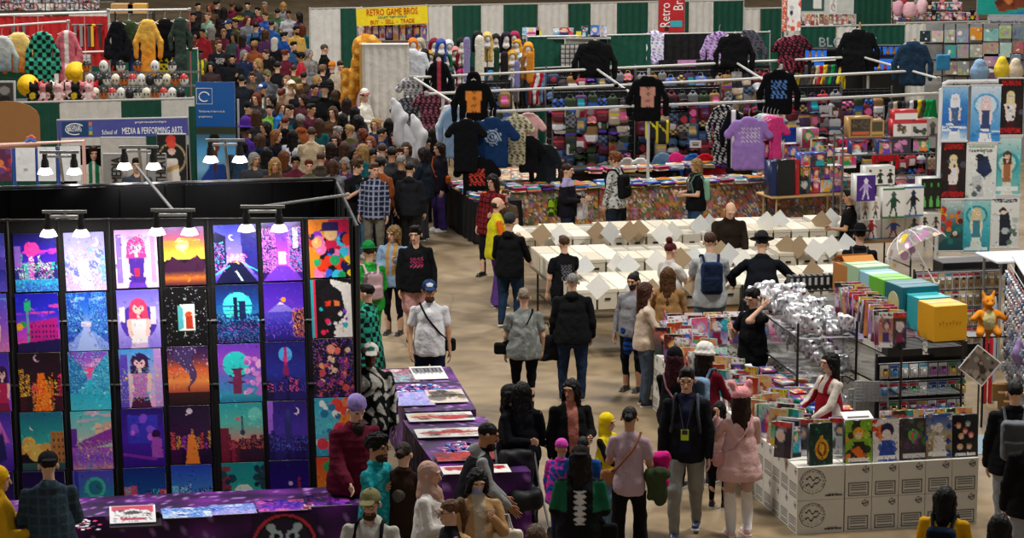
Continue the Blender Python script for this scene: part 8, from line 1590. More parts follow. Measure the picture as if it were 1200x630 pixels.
for px in(614,660,712):b=MB(); p_=AT(px,43,61.6); b.tube([(p_.x,61.6,0),(p_.x,61.6,a.z-.03)],.02,6,'#888'); o=b.build('shelf_pole',vmat('plastic')); tag(o,add_label('grey pole under the drape shelf, %s'%{614:'left',660:'middle',712:'right'}[px]),'pole')
# wire grid beside the black jacket
a=AT(657,52,59.5); q=AT(700,95,59.5); r=empty('grid_panel',((a.x+q.x)/2,59.5,q.z),.1,add_label('black wire grid on white cloth left of the high black jacket'),'display grid'); W_,H_=q.x-a.x,a.z-q.z; b=MB(); b.box((0,.05,H_/2),(W_,.02,H_),'#cfccc6')
for k in range(9):b.tube([(-W_/2+k*W_/8,0,0),(-W_/2+k*W_/8,0,H_)],.01,4,'#28282a')
for k in range(9):b.tube([(-W_/2,0,k*H_/8),(W_/2,0,k*H_/8)],.01,4,'#28282a')
b.build('mesh_panel',vmat('plastic'),r)
# vertical red banner and its neighbour
r,w,h=wide_banner('vertical_banner',772,-12,802,38,67.2,Cv(10,16,'#b8242a',1),'red vertical banner with white retro lettering'); put_text(r,'Retro',.36,-.15,.12,-.02,'#f0ece8',.75,'LEFT',RAD(-90)); put_text(r,'Bros',.36,.18,.55,-.02,'#f0ece8',.75,'LEFT',RAD(-90))
b=MB(); b.box((.12,-.02,.22),(.3,.01,.16),'#38a8b8',bev=.0); b.box((-.12,-.02,.1),(.1,.01,.1),'#202024'); b.build('controller_print',vmat('paper'),r)
r,w,h=wide_banner('vertical_banner',923,-8,938,36,62.8,Cv(14,30,'#e8e4e0',1).blots(9,['#2a3040','#d84a38','#b8b8c0','#e87a5a'],.08,.2),'narrow white banner with red and navy marks');
r,w,h=wide_banner('vertical_banner',917,-6,923,37,63.0,Cv(6,30,'#d8583a',1).speck(0,0,1,1,['#f0e8e0'],.2),'narrow orange banner beside the white one')
# upper right stalls
dl(873,938,10,2.6,[(1,'w'),(1.5,'g'),(1,'w')],'right of the red banner',dist=71)
dl(938,1062,31,2.5,[(2,'g'),(1.1,'w'),(2.8,'g')],'behind the block letters')
dl(1000,1045,-4,2.8,[(1,'g')],'beside the top wire grid',dist=72)
dl(1052,1170,27,2.5,[(2.6,'w'),(1.9,'g'),(2.0,'w')],'above the print wall')
r,w,h=wide_banner('paper_grid',938,-8,1000,28,70,Cv(40,24,'#c8ccc8',1).rect(.02,0,.45,.6,'#28504a').rect(.25,.22,.4,.52,'#e8e8e4').rect(.55,.18,.68,.62,'#ece8e4').speck(.58,.2,.66,.6,['#888'],.4),'green and white wire grid with paper notices at the top','display grid')
for i in range(12):
 p_=AT(941+5.4*i,30,69.0); o=link('comic_book',panel_mesh('comic_book',cover(1200+i,7,12,pal=['#8a8078','#b8b0a8','#a84a50','#e0d8d0','#58484a']),.12,.3,.03),None,(p_.x,69.0,p_.z)); tag(o,add_label('pale comic in the row above the green drape, %s from the left'%ORD[i]),'comic book','comics above the block letters')
p_=AT(938,31,69.2); shelf_unit((p_.x,68.9),1.55,.3,[p_.z-.01],'thin shelf under the row of pale comics',0,'#888')
a=AT(996,50,61.0); r=empty('block_letters',(a.x,61.0,a.z-.12),0,add_label('grey cut-out letters standing on the dark stand'),'sign'); o=link('lettering',text_mesh('BLOCK',.30,'#8c9094','plastic',1.05,'CENTER',.05),r,(-.22,0,.12)); o=link('lettering',text_mesh('S',.30,'#8c9094','plastic',1.05,'CENTER',.05),r,(.55,0,.14))
b=MB(); b.box((0,0,-.04),(1.7,.3,.05),'#141416'); b.box((0,.1,-.6),(1.6,.05,1.2),'#141416'); b.build('stand',vmat('plastic'),r)
bl_=pm('blue_lit_panel','#2a6ad0',.4,emit=.9)
for i,(x0,y0,x1,y1,D) in enumerate(((938,58,969,68,60.6),(1022,54,1062,64,60.6),(1012,68,1058,82,60.4),(955,72,966,88,60.4))):
 a=AT(x0,y0,D); q=AT(x1,y1,D); r=empty('light_box',((a.x+q.x)/2,D,q.z),0,add_label(['wide blue-lit display case left of the block letters','wide blue-lit display case right of the dark coat','lower blue-lit display case behind the right rail','small blue-lit case above the hanging shirts'][i]),'display case'); W_,H_=q.x-a.x,a.z-q.z
 b=MB(); b.box((0,.1,H_/2),(W_,.04,H_),'#2a6ad0'); b.build('lit_back',bl_,r); b=MB(); b.box((0,.1,-q.z/2),(W_,.05,q.z),'#17181c'); b.build('base_cabinet',vmat('plastic'),r); b=MB(); b.box((0,0,-.01),(W_+.03,.25,.03),'#101014'); b.build('casing',vmat('plastic'),r); b=MB(); b.box((0,0,H_+.01),(W_+.03,.25,.03),'#101014'); b.build('casing',vmat('plastic'),r)
 for k in range(int(W_/.14)):b=MB(); b.lathe([(.03,0),(.045,.06),(.02,.1),(.035,.13),(.01,.18)],8,(-W_/2+.08+.14*k,-.02,.005),R.choice(['#c84050','#d8d8e0','#3a3a48','#e8a040','#58a8d8'])); b.build('figurine',vmat('plastic'),r,smooth=True)
 # print wall
PWD=58.0; dk=AT(1066,27,PWD+.2)
rowsP=[((1078,36,1090,49,'#1c2840'),(1092,36,1105,49,'#c8bcae'),(1107,35,1119,50,'#a8a8a8'),(1121,34,1135,50,'#9098a8'),(1137,32,1151,47,'#d89030'),(1153,34,1170,48,'#88b8b8'),(1171,30,1185,45,'#a8b888'),(1187,31,1199,45,'#708890')),((1108,53,1120,68,'#4898a8'),(1122,52,1135,68,'#a09898'),(1137,52,1151,67,'#a8a89c'),(1152,50,1170,66,'#b89080'),(1172,50,1185,67,'#a8c8c0'),(1187,49,1199,63,'#a86858')),((1108,72,1121,87,'#988a80'),(1122,72,1135,88,'#8a9090'),(1153,63,1171,78,'#b890a0'),(1184,62,1196,76,'#7888a0'),(1152,80,1170,92,'#6a4a68'))]
for j,rw in enumerate(rowsP):
 for i,(x0,y0,x1,y1,c) in enumerate(rw):
  a=AT(x0,y0,PWD); q=AT(x1,y1,PWD); rr=np.random.RandomState(i*9+j); cv=Cv(18,20,c,i*10+j).detail(20); cv.blots(9,[jit(c,.35,rr) for _ in range(5)]+['#e8e4dc'],.06,.18); o=link('art_print',panel_mesh('art_print',cv,q.x-a.x,a.z-q.z,.012,'#c8c8c8','gloss'),None,((a.x+q.x)/2,PWD,q.z)); tag(o,add_label('%s art print on the wall at the upper right, %s row, %s from left'%(cname(c),ORD[j],ORD[i])),'art print','art prints on the upper right wall')
r=empty('print_wall',(dk.x,PWD+.03,0),0,add_label('grey rack with black bars holding the art prints'),'display rack'); W_=AT(1205,27,PWD).x-dk.x; b=MB(); b.box((W_/2+.3,.1,dk.z/2),(W_-.1,.02,dk.z),'#8e8f8e'); b.build('back_cloth',vmat('satin'),r)
for px in(1106,1120,1136,1152,1171,1186):x=AT(px,40,PWD).x-dk.x; b=MB(); b.tube([(x,0,0),(x,0,dk.z)],.015,5,'#1c1c1e'); b.build('bar',vmat('plastic'),r)
for y in(51,70,89):z=AT(1150,y,PWD).z; b=MB(); b.tube([(.3,0,z),(W_,0,z)],.018,5,'#1c1c1e'); b.build('bar',vmat('plastic'),r)
for i,(px,py,c,sx,lb) in enumerate(((1148,85,'#88a8c8',.20,'pale blue hooded plush in front of the art prints'),(1174,82,'#e8cc40',.16,'bright yellow plush in front of the art prints'),(1190,84,'#d8c8b0',.16,'cream plush at the right of the yellow one'),(1105,76,'#3a88b8',.14,'blue paper sign box left of the art prints'))):
 D=53; p_=AT(px,py,D); s=SDF(.025,(-.3,-.2,-.25),(.3,.2,.35));
 if i==3:s.box((0,0,.05),(.14,.04,.16),.02)
 else:s.ell((0,0,0),(sx,.13,.2)); s.ell((0,0,.18),(sx*.6,.1,.1),k=.05)
 V,F=s.nets(); o=link('plush_toy' if i<3 else 'sign_box',mesh_np('plush_toy',V,F,vcol(c,V),vmat('cloth')),None,p_); tag(o,add_label(lb),'plush toy' if i<3 else 'sign')
 # plush shelf and teal banner at the top right
tp=AT(1046,26,66); shelf_unit((tp.x,66),2.6,.4,[AT(1046,24,66).z,AT(1046,12,66).z],'black shelf with toys along the top right edge',0,'#1c1c1e')
for i in range(20):
 for j in range(2):
  p_=AT(1049+5.0*i,24-j*12,66.2);
  if j==1 and i>15:continue
  if(i+j)%3==0:o=link('plush_toy',PLM[(i+j)%7][1],None,p_); o.scale=(.65,)*3; tag(o,add_label('small %s plush on the top right shelf, %s level, %s from the left'%(PLM[(i+j)%7][0],['lower','upper'][j],ORD[i])),'plush toy','toys on the top right shelf')
  else:o=link('toy_box',panel_mesh('toy_box',cover(1300+i*2+j,6,8,i%2==0),.12,.2,.1),None,p_); tag(o,add_label('small toy box on the top right shelf, %s level, %s from the left'%(['lower','upper'][j],ORD[i])),'toy box','toy boxes on the top right shelf')
for px,py,c,lb in((1052,10,'#d8a0b0','big pale pink plush wing at the top edge'),(1066,12,'#e0b0b8','big pink plush at the top edge'),(1080,8,'#e8c0c8','big light pink plush at the top edge')):
 p_=AT(px,py,65.5); s=SDF(.03,(-.3,-.2,-.3),(.3,.2,.3)); s.ell((0,0,0),(.13 if px!=1066 else.2,.12,.2)); s.ell((.05,-.05,.1),(.08,.08,.1),k=.05); V,F=s.nets(); o=link('plush_toy',mesh_np('plush_toy',V,F,vcol(c,V),vmat('cloth')),None,p_); tag(o,add_label(lb),'plush toy')
wide_banner('teal_banner',1146,-20,1206,17,64,Cv(30,18,'#18988c',1).poly([(.3,0),(1,0),(1,.75),(.4,.9)],'#7a3a20').blots(5,['#c8783a','#5a2818'],.05,.12,.4,.2,1,.8).poly([(.5,1),(1,.85),(1,1)],'#2878c8'),'teal banner with a brown emblem at the top right corner')
r,w,h=wide_banner('grey_banner',1158,18,1206,33,63.6,Cv(10,6,'#a8a8b0',1),'light grey banner under the teal one'); put_text(r,'Beautiful artwork for your walls',.10,-w/2+.05,h*.5,-.02,'#484850',.8)
# long crowd-side table items: carton table with candy, bright toys by the aisle
t0=AT(436,160,52); folding_table((t0 .x,52),(t0 .x+1.2,52.2),.6,.78,'small table with a blue cloth near the wig stall','#30406a'); cloth_cover((t0 .x,52),(t0 .x+1.2,52.2),.6,.785,'#3a4a78','dark blue cloth on the small table near the wig stall',step=.15)
for i,(px,py,w,h,c,lb) in enumerate(((443,151,.36,.40,'#2a88a8','teal and red toy box on the small blue table'),(437,157,.3,.2,'#d8d8dc','white bag on the small blue table'),(476,150,.2,.42,'#d89a28','tall orange and yellow box near the plastic bags'),(462,148,.16,.25,'#e0e0e0','white and black picture box behind the toy box'))):
 p_=AT(px,py,52.3); o=link('toy_box',panel_mesh('toy_box',cover(1400+i,12,12,pal=[c,'#e8e8e8',c,'#3a3a40','#c84a48']),w,h,.2,c,'gloss'),None,(p_.x,52.35,.79)); tag(o,add_label(lb),'toy box')
for i,(px,py,sx,lb) in enumerate(((481,178,.15,'large white plastic sack beside the crowd'),(491,168,.11,'smaller white plastic sack behind the large one'),(468,150,.12,'white fluffy bundle behind the woman in black'))):
 D=49.5; p_=AT(px,py,D); s=SDF(.03,(-.5,-.4,-.6),(.5,.4,.75)); s.ell((0,0,-.05),(sx,.18,.34)); s.cap((0,0,.2),(-.1,0,.5),.15,.06,k=.1); s.ripple(.03,12,12,10,i); V,F=s.nets(); o=link('plastic_sack',mesh_np('plastic_sack',V,F,vcol('#c8c8cc',V),vmat('satin')),None,p_); tag(o,add_label(lb),'sack')
 # people
SKL,SKM,SKT,SKD='#d3a78c','#b98a68','#a2714f','#5e3d2c'
BLK,DBR,BRN,BLD,GNG,GRY='#15110f','#251812','#4a3020','#a8824e','#8a4a28','#8e8a86'
# near the counter on the right
P(805,430,1.86,-8,'person in glasses striding forward in a black zip jacket and grey jeans',SKL,('short',BLK),('jacket','#15151a',dict(pat='open',col2='#1c2036')),('jeans','#84847e'),('#1a2848','#d8d8dc'),('down','down'),glasses='#0e0e10',stride=.36,wide=1.02,fat=1.02,bags=(('backpack','#6a7280','grey backpack on the striding person in glasses'),))
P(738,475,1.70,172,'person seen from behind in a mauve tee and black trousers',SKM,('bun',BLK),('tee','#b096a2'),('wide','#111115'),('#181818','#ddd'),('bent','hold'),stride=.2,stance=.12,wide=.96,fat=1.02,bags=(('jacketover','#c01c74','magenta jacket carried over the arm of the person in mauve',dict(pos=(-.3,-.12,1.12))),('jacketover','#38442c','olive green coat held below the magenta jacket',dict(pos=(-.3,.02,.98))),('sling','#9a6a4a','small tan shoulder bag on the person in mauve',dict(pos=(.2,-.05,.95),col2='#8a5a3a'))))
P(712,484,1.30,60,'child in a bright yellow hood and yellow and black jacket',SKL,None,('jacket','#d8c020',dict(pat='sleeves',col2='#16161a')),('jeans','#5a7a98'),('#d8c020','#eee'),('low','bent'),hat=('hood','#e8cc18'),stance=.08)
P(669,443,1.64,12,'smiling person with long black hair in a black cardigan over a floral blouse',SKM,('long','#0e0c0e'),('jacket','#131316',dict(pat='open',col2='#a8685a')),('wide','#15151a'),('#222','#ddd'),('down','bent'),turn=-35,glasses='#151515')
P(612,446,1.64,175,'person with long black hair seen from behind in a navy top',SKM,('longback','#0d0c0f'),('long','#0f1118'),('wide','#14161e'),arms=('bent','relax'))
P(599,449,1.60,70,'person in black mostly hidden behind the one in the navy top',SKL,('bob','#181214'),('hoodie','#101014'),('jeans','#15151c'),arms=('bent','low'))
P(658,516,1.22,150,'child in a puffy magenta and blue coat',SKM,None,('puffer','#b8349a',dict(pat='swirl',col2='#1e4a98')),('jeans','#202438'),('#402850','#ddd'),hat=('beanie','#c84aa8'))
P(683,512,1.28,170,'child in a blue coat beside the child in magenta',SKM,('short',BLK),('puffer','#1c4a90'),('jeans','#202438'),('#222','#ddd'))
P(680,522,1.72,178,'person in a green and black track jacket with a white spine print',SKM,('longback','#141012'),('jacket','#131417',dict(pat='spine',col2='#c8c8c8',loose=1.3)),('wide','#131318'),arms=('bent','bent'),hat=('backcap','#1a1614'),bags=(('sling','#101010','black bag at the hip of the person in the track jacket',dict(pos=(-.26,.04,.9))),),extra=None)
P(573,494,1.78,105,'bearded person in a grey hoodie and black padded vest leaning over the side table',SKT,('buzz',BLK),('vest','#18191d'),('jeans','#1c2430'),arms=('low','low'),lean=14,beard='#16110e',twist=-8,bags=())
_r,_p=P(560,549,1.66,12,'person in a tan jacket, black fringe and blue face mask',SKL,('bob','#0f0c0c'),('jacket','#b08a5e',dict(pat='open',col2='#b8a890')),('jeans','#28303c'),arms=('bent','phone'),mask='#8a98c8',nod=22,bags=(('tote','#d8cdb8','cream canvas tote on the person in the tan jacket',dict(pos=(.28,-.08,.95),col2='#c8bda8')),))
P(503,540,1.66,78,'person in a dusty pink headscarf and white coat facing right',SKL,('hijab','#b89486'),('coat','#d8d4d0'),('jeans','#5a6a80'),arms=('bent','low'))
P(527,584,1.62,-70,'person in glasses with tied brown curls in a black top',SKL,('pony','#6a482c'),('long','#17171b'),('jeans','#222'),glasses='#4a3020')
P(434,573,1.76,-10,'bearded person in an olive cap, glasses and pale grey hoodie',SKL,('short',BRN),('hoodie','#b4b0a6'),('jeans','#28303c'),beard='#3a2416',hat=('cap','#7a7450'),glasses='#181410',arms=('hold','hold'),wide=1.15,fat=1.25,bags=(('backpack','#1a1c20','black backpack on the bearded person in the olive cap'),))
P(441,508,1.76,62,'person with curly black hair and glasses in a teal patterned shirt',SKM,('curly','#0f0c0c'),('shirt','#148a94',dict(pat='spots',col2='#3aa8ac',loose=1.4)),('jeans','#2a3a54'),arms=('cross','cross'),glasses='#201810',beard='#3a2418',bags=(('jacketover','#5a564c','grey knit cloth held by the person in the teal shirt',dict(pos=(.1,-.24,1.12))),))
P(473,517,1.68,165,'person in a long dark brown coat with a hair clip',SKL,('bun','#2c1c14'),('coat','#2c1c16'),('jeans','#15151a'),arms=('bent','bent'))
P(418,466,1.82,28,'person with a big dark beard, lilac beanie and maroon padded jacket',SKL,('short',DBR),('puffer','#561228'),('jeans','#20242c'),arms=('low','down'),beard=('#231610',),hat=('beanie','#8a78b4'),lean=8,wide=1.15,fat=1.25,nod=12)
P(434,402,1.78,6,'person in a black and white splashed jacket and white fronted cap',SKD,('short','#0e0b0a'),('jacket','#15161a',dict(pat='swirl',col2='#b8b6ac',loose=1.3)),('jeans','#18181c'),arms=('down','down'),hat=('cap','#d0ccc4','#2a6a5a'),wide=1.1)
P(56,529,1.80,195,'person in a black cap and dark grey-green plaid hooded shirt',SKL,('short',DBR),('hoodie','#2c3a42',dict(pat='plaid',col2='#38485a')),('jeans','#1c2430'),arms=('bent','bent'),hat=('backcap','#17171b'),wide=1.15,fat=1.2)
P(-2,546,1.66,100,'person in a bright yellow hooded top at the left edge',SKL,None,('hoodie','#c89a1c'),('jeans','#333'),arms=('bent','hold'),hat=('hood','#d8a818'))
P(1108,568,1.66,160,'person with long black hair in a yellow jacket at the counter front',SKL,('longback','#0f0d0e'),('jacket','#d09a18'),('jeans','#222'),arms=('bent','bent'),bags=(('backpack','#16283e','navy backpack on the person in the yellow jacket'),))
P(1172,600,1.66,170,'dark haired person at the bottom right corner',SKL,('long','#120f10'),('puffer','#101014'),('jeans','#222'))
P(1190,446,1.80,172,'person in a black padded jacket and pale jeans at the right edge',SKL,('short','#120f0e'),('puffer','#111216'),('jeans','#8a8f98'),('#222','#ddd'),arms=('relax','down'),bags=(('backpack','#70747a','grey backpack on the person at the right edge'),))
P(1212,492,1.76,185,'person in a black coat partly cut by the right edge',SKL,('short','#15110f'),('puffer','#0e0e12'),('jeans','#8a8f98'),arms=('down','down'))
P(628,616,1.72,180,'brown haired person at the bottom edge of the aisle',SKL,('messy','#5a4028'),('tee','#444'),('jeans','#222'))
P(868,458,1.63,196,'person in a pink bear eared hat, pale pink dress and white knee socks',SKL,('long','#2c1a14'),('dress','#cfa6a2',dict(hem=.70,pat='trim',col2='#d8b4b0')),('leggings','#b89a90',dict(pat=None)),('#e0b8b4','#f0e0dc'),('hold','face'),hat=('bear','#dc9298'),hatH=-.02,bags=(('sling','#c08a8c','dusty pink bag on the person in the bear eared hat',dict(pos=(.22,.02,.95),col2='#b88')),))
P(843,469,1.24,165,'child with dark hair in black leggings beside the pink bear hat',SKL,('bob','#181010'),('hoodie','#c09a98'),('leggings','#121216'),('#1a1a20','#ddd'),('down','bent'))
P(791,408,1.64,148,'person in a black beanie with dark red hair',SKL,('long','#3c1420'),('long','#121216'),('jeans','#1c1c22'),arms=('bent','low'),hat=('beanie','#101012'),hatH=.01,bags=(('sling','#b08088','small pink bag at the side of the person in the black beanie',dict(pos=(-.24,.0,.95),col2='#a07078')),))
P(826,402,1.66,150,'person in a white knitted hat, burgundy top and denim straps',SKL,('long','#241612'),('long','#6a1626'),('jeans','#3a4a68'),arms=('low','low'),hat=('bucket','#dcdad2'),hatH=.01,bags=(('backpack','#7a98b8','pale blue backpack on the person in the white knitted hat'),))
P(973,412,1.64,-65,'stall keeper with long black hair in a red pinafore and cream blouse',SKL,('longback','#0e0b0c'),('dress','#8a1422',dict(pat='pinafore',col2='#c8beb2',hem=.4)),('leggings','#222'),arms=('low','low'))
P(882,337,1.76,-48,'person in a black tee with one hand on the neck inside the counter',SKL,('short','#100d0d'),('tee','#0f0f13'),('jeans','#1c2434'),arms=('hold','neck'),nod=22)
P(893,273,1.86,178,'person in a black fedora and long dark blazer seen from behind',SKL,('short','#222'),('coat','#12141b',dict(hem=.66)),('trousers','#101116'),arms=('wide','wide'),hat=('fedora','#26262a','#101012'),lean=12,wide=1.15,hatH=.02)
P(832,272,1.88,184,'person in a light grey tee with a blue sling pack',SKL,('short',BRN),('tee','#a6aaae'),('jeans','#4c6274'),arms=('low','low'),lean=6,wide=1.1,fat=1.2,bags=(('backpack','#1c2d4e','navy sling pack on the back of the person in the grey tee'),))
P(786,283,1.66,130,'person with a red updo and white tee at the near box table',SKL,('topbun','#5a1a1c'),('tee','#c8c4be'),('jeans','#3a4a60'),arms=('low','bent'))
P(783,312,1.64,172,'person with long brown hair and mustard sweater holding a picture bag',SKL,('longback','#5a3a20'),('long','#9a7448'),('jeans','#4a5a70'),arms=('bent','low'))
P(757,330,1.66,96,'person with very long brown hair in a cream top',SKL,('longback','#46281a'),('long','#cdb9a4'),('jeans','#4a5564'),arms=('low','bent'),bags=(('plastic','#7a9ab0','glossy picture carrier bag beside the person in cream',dict(pos=(.05,-.28,1.0),pat='spots',col2='#c85a7a')),))
P(742,319,1.62,-25,'person in a grey sweater and dark face mask with hand raised',SKM,('pony','#16110f'),('long','#85858a'),('leggings','#111218'),('#121214','#222',1),('down','face'),mask='#1c1c20',bags=(('jacketover','#1e4c9c','blue coat tied at the waist of the person in the grey sweater',dict(pos=(0,-.10,.86),pat='stripe',col2='#1a2444')),('tote','#b01c1c','red bag behind the knees of the person in grey',dict(pos=(.28,.05,.45)))))
P(661,276,1.62,200,'teenager in a black tee standing at the box tables',SKL,('short','#4a301e'),('tee','#101014',dict(pat='backprint',col2='#6a6a70')),('jeans','#181c26'),arms=('low','down'))
P(671,319,1.72,178,'grey haired person in a black hooded jacket and blue jeans',SKL,('buzz','#8a8680'),('hoodie','#141517'),('jeans','#202e46'),('#1c1c1e','#999'),arms=('relax','down'),wide=1.15,fat=1.25,stance=.13,bags=(('tote','#17181b','black satchel hanging at the side of the grey haired person',dict(pos=(.36,-.02,.72))),))
P(614,338,1.64,182,'short haired person in a grey tie-dyed tee seen from behind',SKL,('short','#8a7a66'),('tee','#757a76',dict(pat='swirl',col2='#8e938e',loose=1.6)),('leggings','#101013'),('#141416','#333'),arms=('relax','down'),wide=1.12,fat=1.3,bags=(('sling','#121315','large black shoulder bag on the person in the tie-dyed tee',dict(pos=(.30,.0,.92))),))
P(597,251,1.72,160,'person in a grey beanie and black hoodie at the first comic boxes',SKL,('buzz','#222'),('hoodie','#101114'),('jeans','#1f3048'),('#1c1c1e','#ddd'),arms=('low','bent'),hat=('beanie','#38393c'),stride=.15)
P(583,230,1.76,100,'bald bearded person in a yellow vest and orange sleeves',SKL,('fringe_bald','#3a2a20'),('long','#d8681c',dict(pat=None)),('wide','#5a3a80'),('#303030','#ddd'),arms=('bent','bent'),beard=('#3a2820',),wide=1.1,fat=1.2)
P(577,204,1.70,-30,'person in glasses with dark hair and a red plaid dress',SKL,('wavy','#1c1212'),('dress','#7a1c22',dict(pat='plaid',col2='#2a1216',hem=.72)),('leggings','#15121a'),('#101010','#222',1),arms=('down','bent'),glasses='#181010',stride=.3)
P(592,221,1.45,-10,'child with light brown hair behind the bald bearded person',SKL,('short','#6a5030'),('tee','#5a4a38'),('jeans','#333'))
P(665,191,1.66,70,'person with brown hair, lilac and black jacket and pink front',SKL,('low_pony','#3a2018'),('jacket','#19171f',dict(pat='shoulder',col2='#a79ac0')),('jeans','#1c2a40'),arms=('bent','bent'),bags=(('plastic','#8ab01c','large lime green and black bag carried by the person in lilac',dict(pos=(-.18,.22,.98),pat='swirl',col2='#1a2a14')),('tote','#c8c4c8','round white plush bag held at the waist',dict(pos=(.1,-.26,.9)))))
P(721,178,1.76,-120,'person with ginger curls in a white floral shirt',SKL,('curly','#7a4424'),('shirt','#c8c8c4',dict(pat='spots',col2='#4a4c50',loose=1.4)),('jeans','#202a38'),arms=('down','down'),bags=(('backpack','#17171a','black backpack on the person in the floral shirt'),('tote','#101012','black plastic bag held by the person in the floral shirt',dict(pos=(-.28,-.05,.55)))))
P(816,185,1.66,-75,'blond person in a black tee with a pale green pack',SKL,('bob','#a07c48'),('tee','#101013',dict(pat='print',col2='#8a8a8a')),('jeans','#2c4866'),arms=('bent','bent'),fat=1.3,bags=(('backpack','#8ab8a0','pale green backpack on the blond person'),))
P(857,238,1.80,8,'balding person bending over the comic boxes in a dark brown coat',SKL,('fringe_bald','#5a4030'),('jacket','#241c16',dict(pat='sleeves',col2='#2a2118')),('jeans','#1a1a1c'),arms=('low','low'),lean=20,nod=20,wide=1.15,fat=1.2)
P(1008,263,1.78,176,'person in a black wide brimmed hat with a grey backpack',SKL,('short','#181412'),('jacket','#121318'),('jeans','#15161a'),arms=('low','low'),hat=('fedora','#101012'),hatH=.03,bags=(('backpack','#4a4c52','dark grey backpack on the person in the wide brimmed hat'),))
P(996,221,1.68,-100,'dark haired person in a black tee behind the boxed figures',SKM,('short','#120f0e'),('tee','#0e0e11'),('jeans','#15161a'),arms=('down','bent'))
P(432,284,1.70,205,'person in a bright green bowler hat and green suit',SKL,('short','#3a2418'),('jacket','#1c8a2c',dict(pat='spots',col2='#30a040')),('wide','#1f8a2a'),('#226a28','#1c5a20'),arms=('bent','bent'),hat=('bowler','#187a3c','#0f5a2a'),hatH=.02,bags=(('backpack','#6a5a60','floral grey and pink backpack on the person in green',dict(pat='spots',col2='#b89aa0')),))
P(430,332,1.68,-110,'person in a green and black checked robe',SKL,('short','#1a1210'),('robe','#14161a',dict(pat='check',col2='#2c9a80',hem=.55)),('wide','#2a7a34'),arms=('bent','bent'))
P(461,264,1.64,-15,'person with blond curls in a denim jacket and plaid scarf',SKL,('wavy','#8a6a40'),('jacket','#7e98b4',dict(pat='scarf',col2='#a88048')),('leggings','#14141a'),('#17120f','#222',1),arms=('bent','hold'),turn=-20)
P(487,264,1.76,10,'teenager with tousled dark hair in a black printed hoodie and pink shorts',SKL,('messy','#17110f'),('hoodie','#101114',dict(pat='print',col2='#b8406e',loose=1.2)),('shorts','#b88a88'),('#202022','#ddd'),arms=('down','relax'),turn=-25)
P(503,328,1.77,6,'person in a navy cap and sunglasses with a white tee and crossbody bag',SKM,('messy','#17110f'),('tee','#dcdde0',dict(loose=1.0)),('jeans','#141b2e'),('#222','#ddd'),arms=('relax','down'),hat=('cap','#1c3358','#c8ccd4'),glasses='#080808',beard='#4a3224',bags=(('sling','#151517','black crossbody bag on the person in the white tee'),))
P(418,186,1.74,35,'curly haired person in a black printed tee and blue jeans',SKL,('curly','#4a3222'),('tee','#121316',dict(pat='print',col2='#3a6a78')),('jeans','#4a7094'),('#ddd','#eee'),arms=('hold','down'),turn=30)
P(438,190,1.74,-12,'person in a navy and white plaid shirt beside the curly haired one',SKL,('short','#5a3c26'),('shirt','#1c2438',dict(pat='plaid',col2='#8a90a8')),('trousers','#6a665c'),arms=('down','down'),turn=40)
P(459,172,1.82,178,'heavily built person in a dark grey shirt seen from behind',SKM,('short','#15110f'),('tee','#303236',dict(loose=2.0)),('trousers','#3a3a3c'),('#333','#888'),arms=('bent','bent'),wide=1.3,fat=1.45)
P(495,172,1.70,-110,'person with a dark bob in a navy jacket and grey trousers',SKL,('bob','#1c1512'),('jacket','#18202c'),('trousers','#3e3e44'),('#222','#ddd'),arms=('bent','hold'),nod=20)
P(515,166,1.66,-60,'person with brown hair in dark purple carrying an orange bag',SKL,('long','#2c1a12'),('jacket','#18141e'),('wide','#3a2a60'),('#ddd','#eee'),arms=('bent','down'),bags=(('sling','#c05a1c','bright orange bag on the person in dark purple',dict(pos=(.24,.02,1.05),col2='#a04a18')),))
P(109,171,1.74,10,'person with a green scarf and cream jacket at the college booth',SKL,('messy','#3a2418'),('jacket','#cfcbc0',dict(pat='scarf',col2='#1c6a48')),('jeans','#222'),arms=('down','bent'),turn=10)
P(160,184,1.80,0,'person in dark grey behind the clip lamps of the college booth',SKL,('short','#1c1614'),('hoodie','#38404c'),('jeans','#222'))
